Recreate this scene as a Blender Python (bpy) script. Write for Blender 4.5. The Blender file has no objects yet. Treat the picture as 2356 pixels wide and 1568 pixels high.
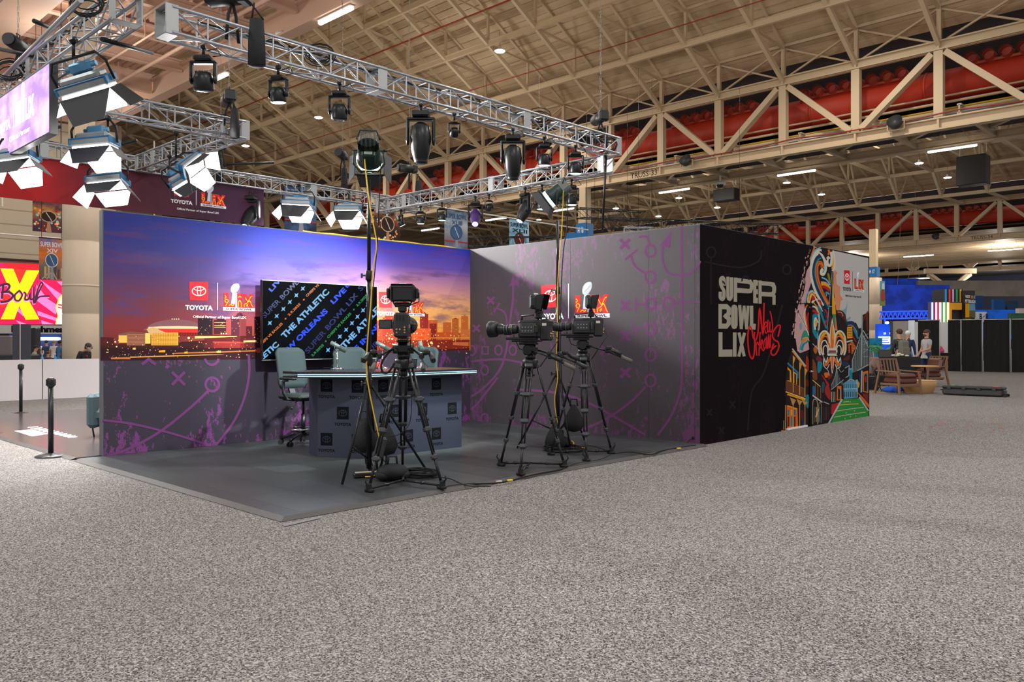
import bpy, math, random
from mathutils import Vector, Matrix
from mathutils.geometry import tessellate_polygon
random.seed(7)
PI = math.pi
SC = bpy.context.scene
COL = SC.collection

# ---------------------------------------------------------------- camera, world, exposure
TH = math.radians(43.96); CT, ST = math.cos(TH), math.sin(TH)
F, CX, HY, EYE = 1889.0, 1178.0, 782.0, 1.45
cd = bpy.data.cameras.new('camera'); cam = bpy.data.objects.new('camera', cd); COL.objects.link(cam)
cam.location = (0, 0, EYE); cam.rotation_euler = (PI/2, 0, TH)
cd.sensor_width = 36; cd.lens = 36*F/2356; cd.shift_y = -2/2356; cd.clip_start = .05; cd.clip_end = 600
SC.camera = cam
SC.view_settings.view_transform = 'Standard'; SC.view_settings.look = 'None'
SC.view_settings.gamma = 1; SC.view_settings.use_curve_mapping = False
SC.view_settings.exposure = 0.0
W = bpy.data.worlds.new('world'); SC.world = W; W.use_nodes = True
W.node_tree.nodes['Background'].inputs[0].default_value = (1.0, .98, .965, 1)
W.node_tree.nodes['Background'].inputs[1].default_value = .62

def lin(c): return tuple(((v/255)/12.92 if v/255 <= .04045 else ((v/255+.055)/1.055)**2.4) for v in c)
def area(name, loc, target, size, power, col=(1, .955, .91), sy=None, spread=PI):
    d = bpy.data.lights.new(name, 'AREA'); o = bpy.data.objects.new(name, d); COL.objects.link(o)
    d.energy = power; d.color = col; d.size = size; d.spread = spread
    if sy: d.shape = 'RECTANGLE'; d.size_y = sy
    o.location = loc
    o.rotation_euler = (Vector(target)-Vector(loc)).to_track_quat('-Z', 'Y').to_euler()
    return o
def spot(name, loc, target, power, col, angle=60, blend=.3, r=.12):
    d = bpy.data.lights.new(name, 'SPOT'); o = bpy.data.objects.new(name, d); COL.objects.link(o)
    d.energy = power; d.color = col; d.spot_size = math.radians(angle); d.spot_blend = blend; d.shadow_soft_size = r
    o.location = loc; o.rotation_euler = (Vector(target)-Vector(loc)).to_track_quat('-Z', 'Y').to_euler()
    return o
# rows of hall luminaires (the long strips under the low roof) and high bays, then added fill points
for x in (-32, -22.9, -13.9, -4.8, 4.2):
    area('strip_glow', (x, 15.3, 11.5), (x, 15.3, 0), 2.4, 330, sy=.3)
for x in (-13.9, -1, 11):
    area('strip_glow', (x, -3, 11.5), (x, -3, 0), 2.4, 520, sy=.3)
area('strip_glow', (-1.5, 6, 11.5), (-1.5, 6, 0), 2.4, 420, sy=.3)
for x in (-20, -29, -38):
    area('strip_glow', (x, 49.4, 11.4), (x, 49.4, 0), 2.4, 300, sy=.3)
for x, y, z in ((-35.7, 36, 19), (-15.5, 36, 19), (-55.9, 36, 19)):
    d = bpy.data.lights.new('high_bay_glow', 'SPOT'); o = bpy.data.objects.new('high_bay_glow', d); COL.objects.link(o)
    d.spot_size = 2.7; d.spot_blend = .6; d.energy = 2600; d.color = (1, .93, .82); d.shadow_soft_size = .35; o.location = (x, y, z-.5)
for x, y, z in ((-36, 72, 16), (-58, 72, 16), (-24, 80, 15.6)):
    d = bpy.data.lights.new('high_bay_glow', 'SPOT'); o = bpy.data.objects.new('high_bay_glow', d); COL.objects.link(o)
    d.spot_size = 2.7; d.spot_blend = .6; d.energy = 2600; d.color = (1, .93, .82); d.shadow_soft_size = .35; o.location = (x, y, z-.6)
for x, y, z, w in ((-48, 22, 13.5, 700), (-34, 24, 13.5, 700), (-22, 26, 13.5, 700), (-11, 30, 13.5, 700), (-62, 30, 13.5, 800), (-40, 34, 14.5, 550), (-26, 68, 14, 1400), (-44, 70, 14, 1400), (-64, 72, 14, 1400), (-30, 10, 10.8, 420), (-40, 12, 10.8, 420), (-20, 11, 10.8, 260), (-24, 5, 9.5, 260), (-44, 112, 11, 1500), (-72, 112, 11, 1500), (-34, 146, 10, 2000), (-26, 112, 10.5, 2000)):  # unseen fill points, added to brighten roof, column, low wall and far bays
    d = bpy.data.lights.new('fill_glow', 'POINT'); o = bpy.data.objects.new('fill_glow', d); COL.objects.link(o)
    d.energy = w; d.color = (1, .94, .86); d.shadow_soft_size = .5; o.location = (x, y, z)
# ---------------------------------------------------------------- pixel -> place
def ray(px, py):
    dx = (px-CX)/F
    return Vector((dx*CT-ST, dx*ST+CT, (HY-py)/F))
EY = Vector((0, 0, EYE))
def onX(px, py, X): r = ray(px, py); return EY+r*(X/r.x)
def onY(px, py, Y): r = ray(px, py); return EY+r*(Y/r.y)
def onZ(px, py, Z=0.): r = ray(px, py); return EY+r*((Z-EYE)/r.z)
def atD(px, py, D): return EY+ray(px, py)*D
def c2w(x, y): return Vector((x*CT-y*ST, x*ST+y*CT, 0))
YAW = lambda d: math.atan2(-d[0], d[1])          # rotation that turns +Y to d

# ---------------------------------------------------------------- materials
MATS = {}
def mat(name, rgb=(128, 128, 128), rough=.6, metal=0., emit=None, es=1., spec=None, bump=0., bs=40.):
    if name in MATS: return MATS[name]
    m = bpy.data.materials.new(name); m.use_nodes = True; nt = m.node_tree
    b = nt.nodes['Principled BSDF']
    b.inputs['Base Color'].default_value = lin(rgb)+(1,)
    b.inputs['Roughness'].default_value = rough; b.inputs['Metallic'].default_value = metal
    if spec is not None: b.inputs['Specular IOR Level'].default_value = spec
    if emit:
        b.inputs['Emission Color'].default_value = lin(emit)+(1,); b.inputs['Emission Strength'].default_value = es
    n = nt.nodes.new('ShaderNodeTexNoise'); n.inputs['Scale'].default_value = bs
    tc = nt.nodes.new('ShaderNodeTexCoord'); nt.links.new(tc.outputs['Object'], n.inputs['Vector'])
    if bump:
        bp = nt.nodes.new('ShaderNodeBump'); bp.inputs['Strength'].default_value = bump; bp.inputs['Distance'].default_value = .01
        nt.links.new(n.outputs['Fac'], bp.inputs['Height']); nt.links.new(bp.outputs[0], b.inputs['Normal'])
    else:
        mr = nt.nodes.new('ShaderNodeMapRange'); mr.inputs[3].default_value = max(0, rough-.06); mr.inputs[4].default_value = min(1, rough+.06)
        nt.links.new(n.outputs['Fac'], mr.inputs[0]); nt.links.new(mr.outputs[0], b.inputs['Roughness'])
    MATS[name] = m; return m
class NG:
    def __init__(s, name, rough=.7, spec=.3):
        s.m = bpy.data.materials.new(name); s.m.use_nodes = True; s.nt = s.m.node_tree
        s.b = s.nt.nodes['Principled BSDF']; s.b.inputs['Roughness'].default_value = rough
        s.b.inputs['Specular IOR Level'].default_value = spec; MATS[name] = s.m
        s.tc = s.n('TexCoord').outputs['Object']
    def n(s, t, **k):
        x = s.nt.nodes.new('ShaderNode'+t)
        for a, v in k.items(): setattr(x, a, v)
        return x
    def put(s, sock, v):
        if isinstance(v, bpy.types.NodeSocket): s.nt.links.new(v, sock)
        elif isinstance(v, tuple) and len(v) == 3 and sock.type == 'RGBA': sock.default_value = v+(1,)
        else: sock.default_value = v
    def math(s, op, a, b=0., c=None, clamp=False):
        x = s.n('Math', operation=op, use_clamp=clamp); s.put(x.inputs[0], a); s.put(x.inputs[1], b)
        if c is not None: s.put(x.inputs[2], c)
        return x.outputs[0]
    def mr(s, v, a, b, c=0., d=1., smooth=False):
        x = s.n('MapRange'); x.clamp = True
        if smooth: x.interpolation_type = 'SMOOTHSTEP'
        for i, q in enumerate((v, a, b, c, d)): s.put(x.inputs[i], q)
        return x.outputs[0]
    def mix(s, f, a, b, mode='MIX'):
        x = s.n('MixRGB', blend_type=mode); s.put(x.inputs[0], f); s.put(x.inputs[1], a); s.put(x.inputs[2], b); return x.outputs[0]
    def scale(s, vec, sc):
        x = s.n('Mapping'); s.put(x.inputs['Vector'], vec); x.inputs['Scale'].default_value = sc; return x.outputs[0]
    def noise(s, vec, sc, det=2., rough=.5):
        x = s.n('TexNoise'); s.put(x.inputs['Vector'], vec); x.inputs['Scale'].default_value = sc
        x.inputs['Detail'].default_value = det; x.inputs['Roughness'].default_value = rough; return x.outputs['Fac']
    def ramp(s, v, stops, interp='LINEAR'):
        x = s.n('ValToRGB'); x.color_ramp.interpolation = interp; e = x.color_ramp.elements
        while len(e) < len(stops): e.new(.5)
        for i, (p, c) in enumerate(stops): e[i].position = p; e[i].color = lin(c)+(1,)
        s.put(x.inputs[0], v); return x.outputs[0]
    def sep(s, v):
        x = s.n('SeparateXYZ'); s.put(x.inputs[0], v); return x.outputs
    def out(s, col): s.put(s.b.inputs['Base Color'], col); return s.m

BLK = mat('black_plastic', (22, 22, 24), .45)
BLKM = mat('black_metal', (26, 27, 29), .35, .3)
RUB = mat('black_rubber', (16, 16, 17), .8)
BAGM = mat('black_nylon', (24, 24, 27), .75, bump=.4, bs=60)
ALU = mat('aluminium', (172, 176, 182), .34, .85)
ALUD = mat('aluminium_plate', (170, 172, 172), .5, .5)
CHR = mat('chrome', (215, 215, 215), .15, 1)
STEEL = mat('beige_painted_steel', (206, 184, 152), .55)
STEELD = mat('beige_painted_steel_far', (196, 176, 146), .6)
DGREY = mat('dark_grey_metal', (60, 62, 66), .5, .3)
GREEN = mat('dark_green_enamel', (28, 62, 54), .4)
YEL = mat('yellow_cable', (235, 190, 30), .5)
HOT = mat('hot_white_lamp', (255, 255, 255), .5, emit=(255, 250, 245), es=14)
HOTC = mat('cool_white_lamp', (255, 255, 255), .5, emit=(205, 255, 245), es=9)
LEDW = mat('ceiling_lamp', (255, 255, 255), .5, emit=(255, 246, 235), es=9)
HIB = mat('high_bay_lamp', (255, 255, 255), .5, emit=(255, 240, 215), es=30)
PURL = mat('violet_lamp', (200, 120, 255), .5, emit=(190, 90, 255), es=14)

# ---------------------------------------------------------------- mesh builder
class MB:
    def __init__(s, M=None): s.v = []; s.f = []; s.mi = []; s.M = M or Matrix(); s.k = 0; s.sm = []
    def add(s, vs, fs, smooth=False):
        b = len(s.v); s.v += [s.M @ Vector(v) for v in vs]
        for f in fs: s.f.append([i+b for i in f]); s.mi.append(s.k); s.sm.append(smooth)
        return s
    def box(s, c, d, R=None):
        x, y, z = d[0]/2, d[1]/2, d[2]/2; c = Vector(c)
        vs = [Vector((a*x, b*y, e*z)) for a in (-1, 1) for b in (-1, 1) for e in (-1, 1)]
        if R is not None: vs = [R @ v for v in vs]
        return s.add([v+c for v in vs], [(0, 1, 3, 2), (4, 6, 7, 5), (0, 4, 5, 1), (2, 3, 7, 6), (0, 2, 6, 4), (1, 5, 7, 3)])
    def lo(s, a, b): return s.box([(a[i]+b[i])/2 for i in range(3)], [abs(b[i]-a[i]) for i in range(3)])
    def bbox(s, c, d, bev=.02, R=None):
        # box with chamfered edges
        x, y, z = d[0]/2, d[1]/2, d[2]/2; e = min(bev, x*.9, y*.9, z*.9); c = Vector(c); vs = []; idx = {}
        for a in (-1, 1):
            for b in (-1, 1):
                for g in (-1, 1):
                    for k in range(3):
                        p = Vector((a*(x-(0 if k == 0 else e)), b*(y-(0 if k == 1 else e)), g*(z-(0 if k == 2 else e))))
                        idx[(a, b, g, k)] = len(vs); vs.append((R @ p if R is not None else p)+c)
        fs = []
        for a in (-1, 1):
            fs.append([idx[(a, b, g, 0)] for b, g in ((-1, -1), (1, -1), (1, 1), (-1, 1))])
            fs.append([idx[(b, a, g, 1)] for b, g in ((-1, -1), (1, -1), (1, 1), (-1, 1))])
            fs.append([idx[(b, g, a, 2)] for b, g in ((-1, -1), (1, -1), (1, 1), (-1, 1))])
            for b in (-1, 1):
                fs.append([idx[(a, b, -1, 0)], idx[(a, b, 1, 0)], idx[(a, b, 1, 1)], idx[(a, b, -1, 1)]])
                fs.append([idx[(a, -1, b, 0)], idx[(a, 1, b, 0)], idx[(a, 1, b, 2)], idx[(a, -1, b, 2)]])
                fs.append([idx[(-1, a, b, 1)], idx[(1, a, b, 1)], idx[(1, a, b, 2)], idx[(-1, a, b, 2)]])
                for g in (-1, 1): fs.append([idx[(a, b, g, 0)], idx[(a, b, g, 1)], idx[(a, b, g, 2)]])
        return s.add(vs, fs)
    def bar(s, p, q, w, h=None, up=(0, 0, 1)):
        p, q = Vector(p), Vector(q); d = q-p; L = d.length
        if L < 1e-6: return s
        d.normalize(); u = Vector(up)
        if abs(d.dot(u)) > .99: u = Vector((1, 0, 0))
        x = d.cross(u).normalized(); z = x.cross(d).normalized()
        R = Matrix((x, d, z)).transposed()
        return s.box((p+q)/2, (w, L, h or w), R)
    def tube(s, p, q, r, r2=None, n=8, cap=True):
        p, q = Vector(p), Vector(q); d = (q-p)
        if d.length < 1e-6: return s
        d.normalize(); u = Vector((0, 0, 1)) if abs(d.z) < .9 else Vector((1, 0, 0))
        x = d.cross(u).normalized(); y = d.cross(x); r2 = r if r2 is None else r2
        vs = [p+(x*math.cos(2*PI*i/n)+y*math.sin(2*PI*i/n))*r for i in range(n)]+[q+(x*math.cos(2*PI*i/n)+y*math.sin(2*PI*i/n))*r2 for i in range(n)]
        fs = [(i, (i+1) % n, n+(i+1) % n, n+i) for i in range(n)]
        s.add(vs, fs, True)
        if cap: b = len(s.v)-2*n; s.f += [list(range(b, b+n)), list(range(b+n, b+2*n))]; s.mi += [s.k]*2; s.sm += [False]*2
        return s
    def path(s, pts, r, n=6, closed=False):
        P = [Vector(p) for p in pts]; N = len(P); rings = []; up = Vector((0, 0, 1))
        for i in range(N):
            a = P[i-1] if (i or closed) else P[0]; b = P[(i+1) % N] if (i < N-1 or closed) else P[-1]
            d = (b-a); d = d.normalized() if d.length > 1e-9 else Vector((1, 0, 0))
            u = up if abs(d.dot(up)) < .95 else Vector((1, 0, 0))
            x = d.cross(u).normalized()
            if rings and x.dot(px_) < 0: x = -x
            px_ = x; y = d.cross(x)
            rings.append([P[i]+(x*math.cos(2*PI*j/n)+y*math.sin(2*PI*j/n))*r for j in range(n)])
        vs = [v for g in rings for v in g]; fs = []
        for i in range(N if closed else N-1):
            k = (i+1) % N
            fs += [(i*n+j, i*n+(j+1) % n, k*n+(j+1) % n, k*n+j) for j in range(n)]
        if not closed: fs += [tuple(range(n)), tuple(range((N-1)*n, N*n))]
        return s.add(vs, fs, True)
    def lathe(s, prof, n=16, M=None, sx=1., sy=1.):
        vs = []; fs = []; m = len(prof)
        for r, z in prof: vs += [Vector((r*sx*math.cos(2*PI*i/n), r*sy*math.sin(2*PI*i/n), z)) for i in range(n)]
        for k in range(m-1): fs += [(k*n+i, k*n+(i+1) % n, (k+1)*n+(i+1) % n, (k+1)*n+i) for i in range(n)]
        if prof[0][0] > 1e-5: fs.append(tuple(range(n)))
        if prof[-1][0] > 1e-5: fs.append(tuple(range((m-1)*n, m*n)))
        if M is not None: vs = [M @ v for v in vs]
        return s.add(vs, fs, True)
    def ell(s, c, d, M=None, n=12, m=8):
        pr = [(max(math.sin(PI*k/m), 1e-4), -math.cos(PI*k/m)) for k in range(m+1)]
        T = Matrix.Translation(Vector(c)) @ (M if M is not None else Matrix()) @ Matrix.Diagonal((d[0]/2, d[1]/2, d[2]/2, 1))
        return s.lathe(pr, n, T)
    def disc(s, c, nrm, r, n=16):
        nrm = Vector(nrm).normalized(); return s.tube(Vector(c)-nrm*.003, Vector(c)+nrm*.003, r, n=n)
    def prism(s, pts, h0, h1, fn=None):
        # polygon (x,y) extruded z h0..h1; fn maps (x,y,z)->vector
        fn = fn or (lambda x, y, z: Vector((x, y, z))); n = len(pts)
        vs = [fn(x, y, h0) for x, y in pts]+[fn(x, y, h1) for x, y in pts]
        fs = [(i, (i+1) % n, n+(i+1) % n, n+i) for i in range(n)]
        tri = tessellate_polygon([[Vector((x, y, 0)) for x, y in pts]])
        fs += [tuple(t) for t in tri]+[tuple(n+i for i in t) for t in tri]
        return s.add(vs, fs)
    def build(s, name, m, parent=None, **tags):
        me = bpy.data.meshes.new(name); me.from_pydata([tuple(v) for v in s.v], [], s.f)
        for mm in (m if isinstance(m, (list, tuple)) else [m]): me.materials.append(mm)
        me.polygons.foreach_set('material_index', s.mi); me.polygons.foreach_set('use_smooth', s.sm); me.update()
        import bmesh
        bm = bmesh.new(); bm.from_mesh(me); bmesh.ops.recalc_face_normals(bm, faces=bm.faces); bm.to_mesh(me); bm.free()
        o = bpy.data.objects.new(name, me); COL.objects.link(o)
        if parent: o.parent = parent
        for k, v in tags.items(): o[k] = v
        return o
def thing(name, label, cat, loc=(0, 0, 0), rz=0., group=None, rot=None):
    o = bpy.data.objects.new(name, None); COL.objects.link(o); o.empty_display_size = .1
    o.location = loc; o.rotation_euler = rot if rot is not None else (0, 0, rz)
    o['label'] = label; o['category'] = cat
    if group: o['group'] = group
    return o
def tag(o, label, cat, group=None):
    o['label'] = label; o['category'] = cat
    if group: o['group'] = group
    return o
def dup(root, loc=None, rz=None, label=None, group=None, rot=None):
    def cp(o, par):
        c = o.copy(); COL.objects.link(c); c.parent = par
        for ch in o.children: cp(ch, c)
        return c
    r = cp(root, None)
    if loc is not None: r.location = loc
    if rz is not None: r.rotation_euler = (0, 0, rz)
    if rot is not None: r.rotation_euler = rot
    if label: r['label'] = label
    if group: r['group'] = group
    return r
def struct(name, mb, m): return mb.build(name, m, kind='structure')

# ---------------------------------------------------------------- flat prints on surfaces
_TX = {}
def get_text(t, off=0.):
    k = (t, off)
    if k in _TX: return _TX[k]
    cu = bpy.data.curves.new('t', 'FONT'); cu.body = t; cu.offset = off; cu.resolution_u = 3; cu.fill_mode = 'FRONT'
    o = bpy.data.objects.new('t', cu); COL.objects.link(o)
    dg = bpy.context.evaluated_depsgraph_get(); dg.update()
    me = bpy.data.meshes.new_from_object(o.evaluated_get(dg), depsgraph=dg)
    vs = [(v.co.x, v.co.y) for v in me.vertices]; fs = [tuple(p.vertices) for p in me.polygons]
    bpy.data.objects.remove(o); bpy.data.curves.remove(cu); bpy.data.meshes.remove(me)
    if vs:
        x0 = min(v[0] for v in vs); x1 = max(v[0] for v in vs); y0 = min(v[1] for v in vs); y1 = max(v[1] for v in vs)
        vs = [((a-x0)/(x1-x0), (b-y0)/(y1-y0)) for a, b in vs]
    _TX[k] = (vs, fs); return _TX[k]
def cr(pts, k=6, closed=False):
    P = [Vector(p) for p in pts]; n = len(P); out = []
    for i in range(n if closed else n-1):
        a = P[(i-1) % n] if (closed or i) else P[0]; b = P[i]; c = P[(i+1) % n]; d = P[(i+2) % n] if (closed or i+2 < n) else P[-1]
        for j in range(k):
            t = j/k; out.append(.5*((2*b)+(c-a)*t+(2*a-5*b+4*c-d)*t*t+(3*b-a-3*c+d)*t**3))
    if not closed: out.append(P[-1])
    return [tuple(p) for p in out]
class Print:
    def __init__(s, o, r, up=(0, 0, 1), base=.0006, step=.0002):
        s.o = Vector(o); s.r = Vector(r).normalized(); s.up = Vector(up); s.n = s.r.cross(s.up).normalized()
        s.mb = MB(); s.mats = []; s.base = base; s.step = step; s.c = 0; s.fn = lambda x, y: (x, y)
    def mk(s, m):
        if isinstance(m, tuple): m = mat('print_%d_%d_%d' % m, m, .8, spec=.12)
        s.c += 1
        if m not in s.mats: s.mats.append(m)
        s.mb.k = s.mats.index(m)
    def pp(s, px, py):
        r = ray(px, py); t = (s.o-EY).dot(s.n)/r.dot(s.n); p = EY+r*t-s.o
        return (p.dot(s.r), p.dot(s.up))
    def W(s, a, b, L): x, y = s.fn(a, b); return s.o+s.r*x+s.up*y+s.n*(s.base+L*s.step+s.c*4e-6)
    def poly(s, pts, m, L=0, smooth=False):
        if smooth: pts = cr(pts, 5, True)
        s.mk(m); tri = tessellate_polygon([[Vector((a, b, 0)) for a, b in pts]])
        s.mb.add([s.W(a, b, L) for a, b in pts], [tuple(t) for t in tri]); return s
    def rect(s, x0, y0, x1, y1, m, L=0): return s.poly([(x0, y0), (x1, y0), (x1, y1), (x0, y1)], m, L)
    def stroke(s, pts, w, m, L=0, closed=False, smooth=False, taper=False):
        if smooth: pts = cr(pts, 6, closed)
        P = [Vector(p) for p in pts]; n = len(P); s.mk(m); vs = []
        for i in range(n):
            a = P[i-1] if (i or closed) else P[i]; b = P[(i+1) % n] if (i < n-1 or closed) else P[i]
            d1 = (P[i]-a); d2 = (b-P[i]); d1 = d1.normalized() if d1.length > 1e-9 else None; d2 = d2.normalized() if d2.length > 1e-9 else None
            d = (d1 or d2)+(d2 or d1) if (d1 or d2) else Vector((1, 0))
            if d.length < 1e-6: d = d2
            d = d.normalized(); q = Vector((-d.y, d.x)); k = 1
            if d1 and d2: k = 1/max(.45, q.dot(Vector((-d1.y, d1.x))))
            ww = w*(1 if not taper else (.25+.75*math.sin(PI*min(1, max(0, i/(n-1))))))
            dz = s.n*(i*3e-6); vs += [s.W(*(P[i]+q*ww/2*k), L)+dz, s.W(*(P[i]-q*ww/2*k), L)+dz]
        fs = [(2*i, 2*i+1, 2*((i+1) % n)+1, 2*((i+1) % n)) for i in range(n if closed else n-1)]
        s.mb.add(vs, fs); return s
    def disc(s, x, y, r, m, L=0, n=10, ry=None):
        ry = ry or r
        return s.poly([(x+r*math.cos(2*PI*i/n), y+ry*math.sin(2*PI*i/n)) for i in range(n)], m, L)
    def ring(s, x, y, r, w, m, L=0, ry=None, n=24, a0=0., a1=2*PI):
        ry = ry or r; full = abs(a1-a0-2*PI) < 1e-6; k = n if full else n+1
        return s.stroke([(x+r*math.cos(a0+(a1-a0)*i/n), y+ry*math.sin(a0+(a1-a0)*i/n)) for i in range(k)], w, m, L, closed=full)
    def text(s, t, o, ux, uy, m, L=1, off=.02):
        vs, fs = get_text(t, off); s.mk(m)
        s.mb.add([s.W(o[0]+a*ux[0]+b*uy[0], o[1]+a*ux[1]+b*uy[1], L) for a, b in vs], fs); return s
    def tbox(s, t, x0, y0, x1, y1, m, L=1, off=.02): return s.text(t, (x0, y0), (x1-x0, 0), (0, y1-y0), m, L, off)
    def quad(s, t, bl, br, tl, m, L=1, off=.02):
        return s.text(t, bl, (br[0]-bl[0], br[1]-bl[1]), (tl[0]-bl[0], tl[1]-bl[1]), m, L, off)
    def build(s, name, parent=None, **tags): return s.mb.build(name, s.mats, parent, **tags)
# ================================================================ THE HALL
XW1, YW2, XW3, HW = -10.605, 9.934, -5.985, 3.05
# carpet
g = NG('speckled_carpet', .95, .1)
vo = g.n('TexVoronoi'); g.put(vo.inputs['Vector'], g.scale(g.tc, (1, 1, .01))); vo.inputs['Scale'].default_value = 140
n1 = g.sep(vo.outputs['Color'])[0]; n3 = g.noise(g.tc, .35, 3); n2 = g.noise(g.tc, 42, 3, .7)
c = g.ramp(n1, [(0, (36, 35, 37)), (.22, (68, 65, 65)), (.38, (122, 118, 115)), (.7, (164, 159, 154)), (1, (198, 192, 186))])
c = g.mix(g.mr(n2, .35, .62, .55, 0), c, lin((70, 66, 66)))
c = g.mix(g.mr(n3, .35, .65, 0, .22), c, lin((112, 106, 104)), 'MIX')
g.out(c)
bp = g.n('Bump'); bp.inputs['Strength'].default_value = .35; bp.inputs['Distance'].default_value = .006
g.put(bp.inputs['Height'], n1); g.put(g.b.inputs['Normal'], bp.outputs[0])
m = MB(); m.lo((-120, -20, -.3), (60, 170, 0)); struct('floor', m, MATS['speckled_carpet'])
# decks
g = NG('corrugated_deck', .6); g.out(g.mix(g.mr(g.noise(g.scale(g.tc, (.15, 1, 1)), 1.2, 3), .35, .7), lin((214, 190, 156)), lin((176, 152, 122)))); DECK = g.m
g = NG('pink_lit_low_deck', .6); g.out(g.mix(g.mr(g.noise(g.tc, .6, 3), .3, .7), lin((206, 168, 146)), lin((184, 146, 126)))); LDECK = g.m  # pink light on the low deck put into its beige
g = NG('dark_deck', .7); g.out(g.mix(g.noise(g.tc, .8, 2), lin((84, 82, 82)), lin((60, 58, 60)))); DDECK = g.m
def deck(name, y0, z0, y1, z1, x0, x1, pitch, dep, m, gr=.25):
    L = math.hypot(y1-y0, z1-z0); n = max(1, int(L/pitch)); dy, dz = (y1-y0)/L, (z1-z0)/L; pr = []
    nyz = (-dz, dy) if dy > 0 else (dz, -dy)
    if nyz[1] < 0: nyz = (-nyz[0], -nyz[1])
    for i in range(n):
        a = i*L/n; p = L/n
        for t, d in ((0, 0), (1-gr, 0), (1-gr*.75, dep), (1-gr*.25, dep)): pr.append((a+t*p, d))
    pr.append((L, 0)); vs = []; fs = []
    for a, d in pr:
        y = y0+dy*a+nyz[0]*d; z = z0+dz*a+nyz[1]*d; vs += [(x0, y, z), (x1, y, z)]
    for i in range(len(pr)-1): fs.append((2*i, 2*i+1, 2*i+3, 2*i+2))
    b = len(vs); vs += [(x0, y0+nyz[0]*.4, z0+nyz[1]*.4), (x1, y0+nyz[0]*.4, z0+nyz[1]*.4), (x0, y1+nyz[0]*.4, z1+nyz[1]*.4), (x1, y1+nyz[0]*.4, z1+nyz[1]*.4)]
    fs.append((b, b+1, b+3, b+2))
    mb = MB(); mb.add(vs, fs); return struct(name, mb, m)
SL = .577
def LZ(y): return 15.77+SL*(43.3-y)
deck('ceiling', 44.6, LZ(44.6)+2.05, 28.5, LZ(28.5)+2.05, -100, -3, .52, .07, DECK, .16)
deck('ceiling', 28.5, LZ(28.5)+2.05, 15.4, 22.0, -100, -3, .52, .07, DECK, .16)
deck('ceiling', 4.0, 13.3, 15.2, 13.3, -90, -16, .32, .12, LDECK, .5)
deck('ceiling', 44.9, 13.0, 50.2, 13.0, -110, -4, .3, .1, DDECK, .5)
deck('ceiling', 50.2, 20.4, 86, 20.2, -115, -6, .75, .1, DECK, .16)
deck('ceiling', 86, 20.2, 95, 17.6, -115, -6, .75, .1, DECK, .16)
deck('ceiling', 95.5, 12.9, 138, 12.9, -130, -10, .8, .1, DECK, .5)
deck('ceiling', 138.5, 12.6, 160, 12.6, -140, -16, 1.2, .1, DDECK, .5)
m = MB(); m.lo((-100, 15.1, 13.3), (-16, 15.35, 22)); m.lo((-110, 50.2, 13.1), (-4, 50.4, 20.4)); struct('wall_roof_step', m, DECK)
m = MB(); m.lo((-110, 46.6, 13.05), (-3, 46.8, 19)); m.lo((-125, 97.5, 13.05), (-8, 97.7, 18)); struct('wall_roof_shade', m, mat('roof_gap_shade', (38, 26, 24), .9))  # dark sheets put in for the shaded gap behind the trusses

# big roof trusses
def roof_truss(Y, x0, x1, xa, label, zb=11.97, zt=15.78, s=1., txt=None, tx=()):
    t = thing('roof_truss', label, 'roof truss', (0, Y, 0))
    for nm, z, w, h in (('top_chord', zt, .45, .5), ('bottom_chord', zb, .5, .62)):
        m = MB(); L = (x0+x1)/2
        m.box((L, 0, z-h/2+.05), (x1-x0, w, .07)); m.box((L, 0, z+h/2-.05), (x1-x0, w, .07)); m.box((L, 0, z), (x1-x0, .08, h))
        k = xa
        while k > x0: k -= 4
        while k < x1:
            if k > x0: m.box((k, 0, z), (.1, w-.06, h-.1))
            k += 4
        o = m.build(nm, STEEL, t)
    if txt:
        P = Print((0, Y-.045, 0), (1, 0, 0))
        for x in tx: P.tbox(txt, x, zb-.17, x+2.0, zb+.17, (50, 30, 26), 0, .0)
        P.mb.M = Matrix(); o = P.build('stencil', None); o.parent = t; o.location = (0, -Y, 0)
    k = xa
    while k-4 > x0: k -= 4
    i = round((k-xa)/4)
    vert = None
    while k < x1:
        m = MB(); m.box((0, 0, (zb+zt)/2), (.42, .36, zt-zb-.5))
        v = m.build('post', STEEL, t); v.location = (k, 0, 0)
        if i % 2 == 0:
            for sg in (-1, 1):
                m = MB(); m.bar((k+sg*.3, 0, zt-.35), (k+sg*3.75, 0, zb+.4), .3, .42, up=(0, 1, 0)); m.build('diagonal', STEEL, t)
        k += 4; i += 1
    return t
roof_truss(43.3, -92, -2, -12.8, 'beige steel roof truss stencilled TRUSS-33 with red duct behind', txt='TRUSS-33', tx=(onY(1452, 415, 43.3).x, onY(1061, 485, 43.3).x))
roof_truss(94, -118, -12, -30.1, 'more distant roof truss stencilled TRUSS-34 above the dark booth wall', txt='TRUSS-34', tx=(onY(2234, 555, 94).x,))
roof_truss(136, -135, -20, -40, 'farthest roof truss low above the black drapes on the right')

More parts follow.
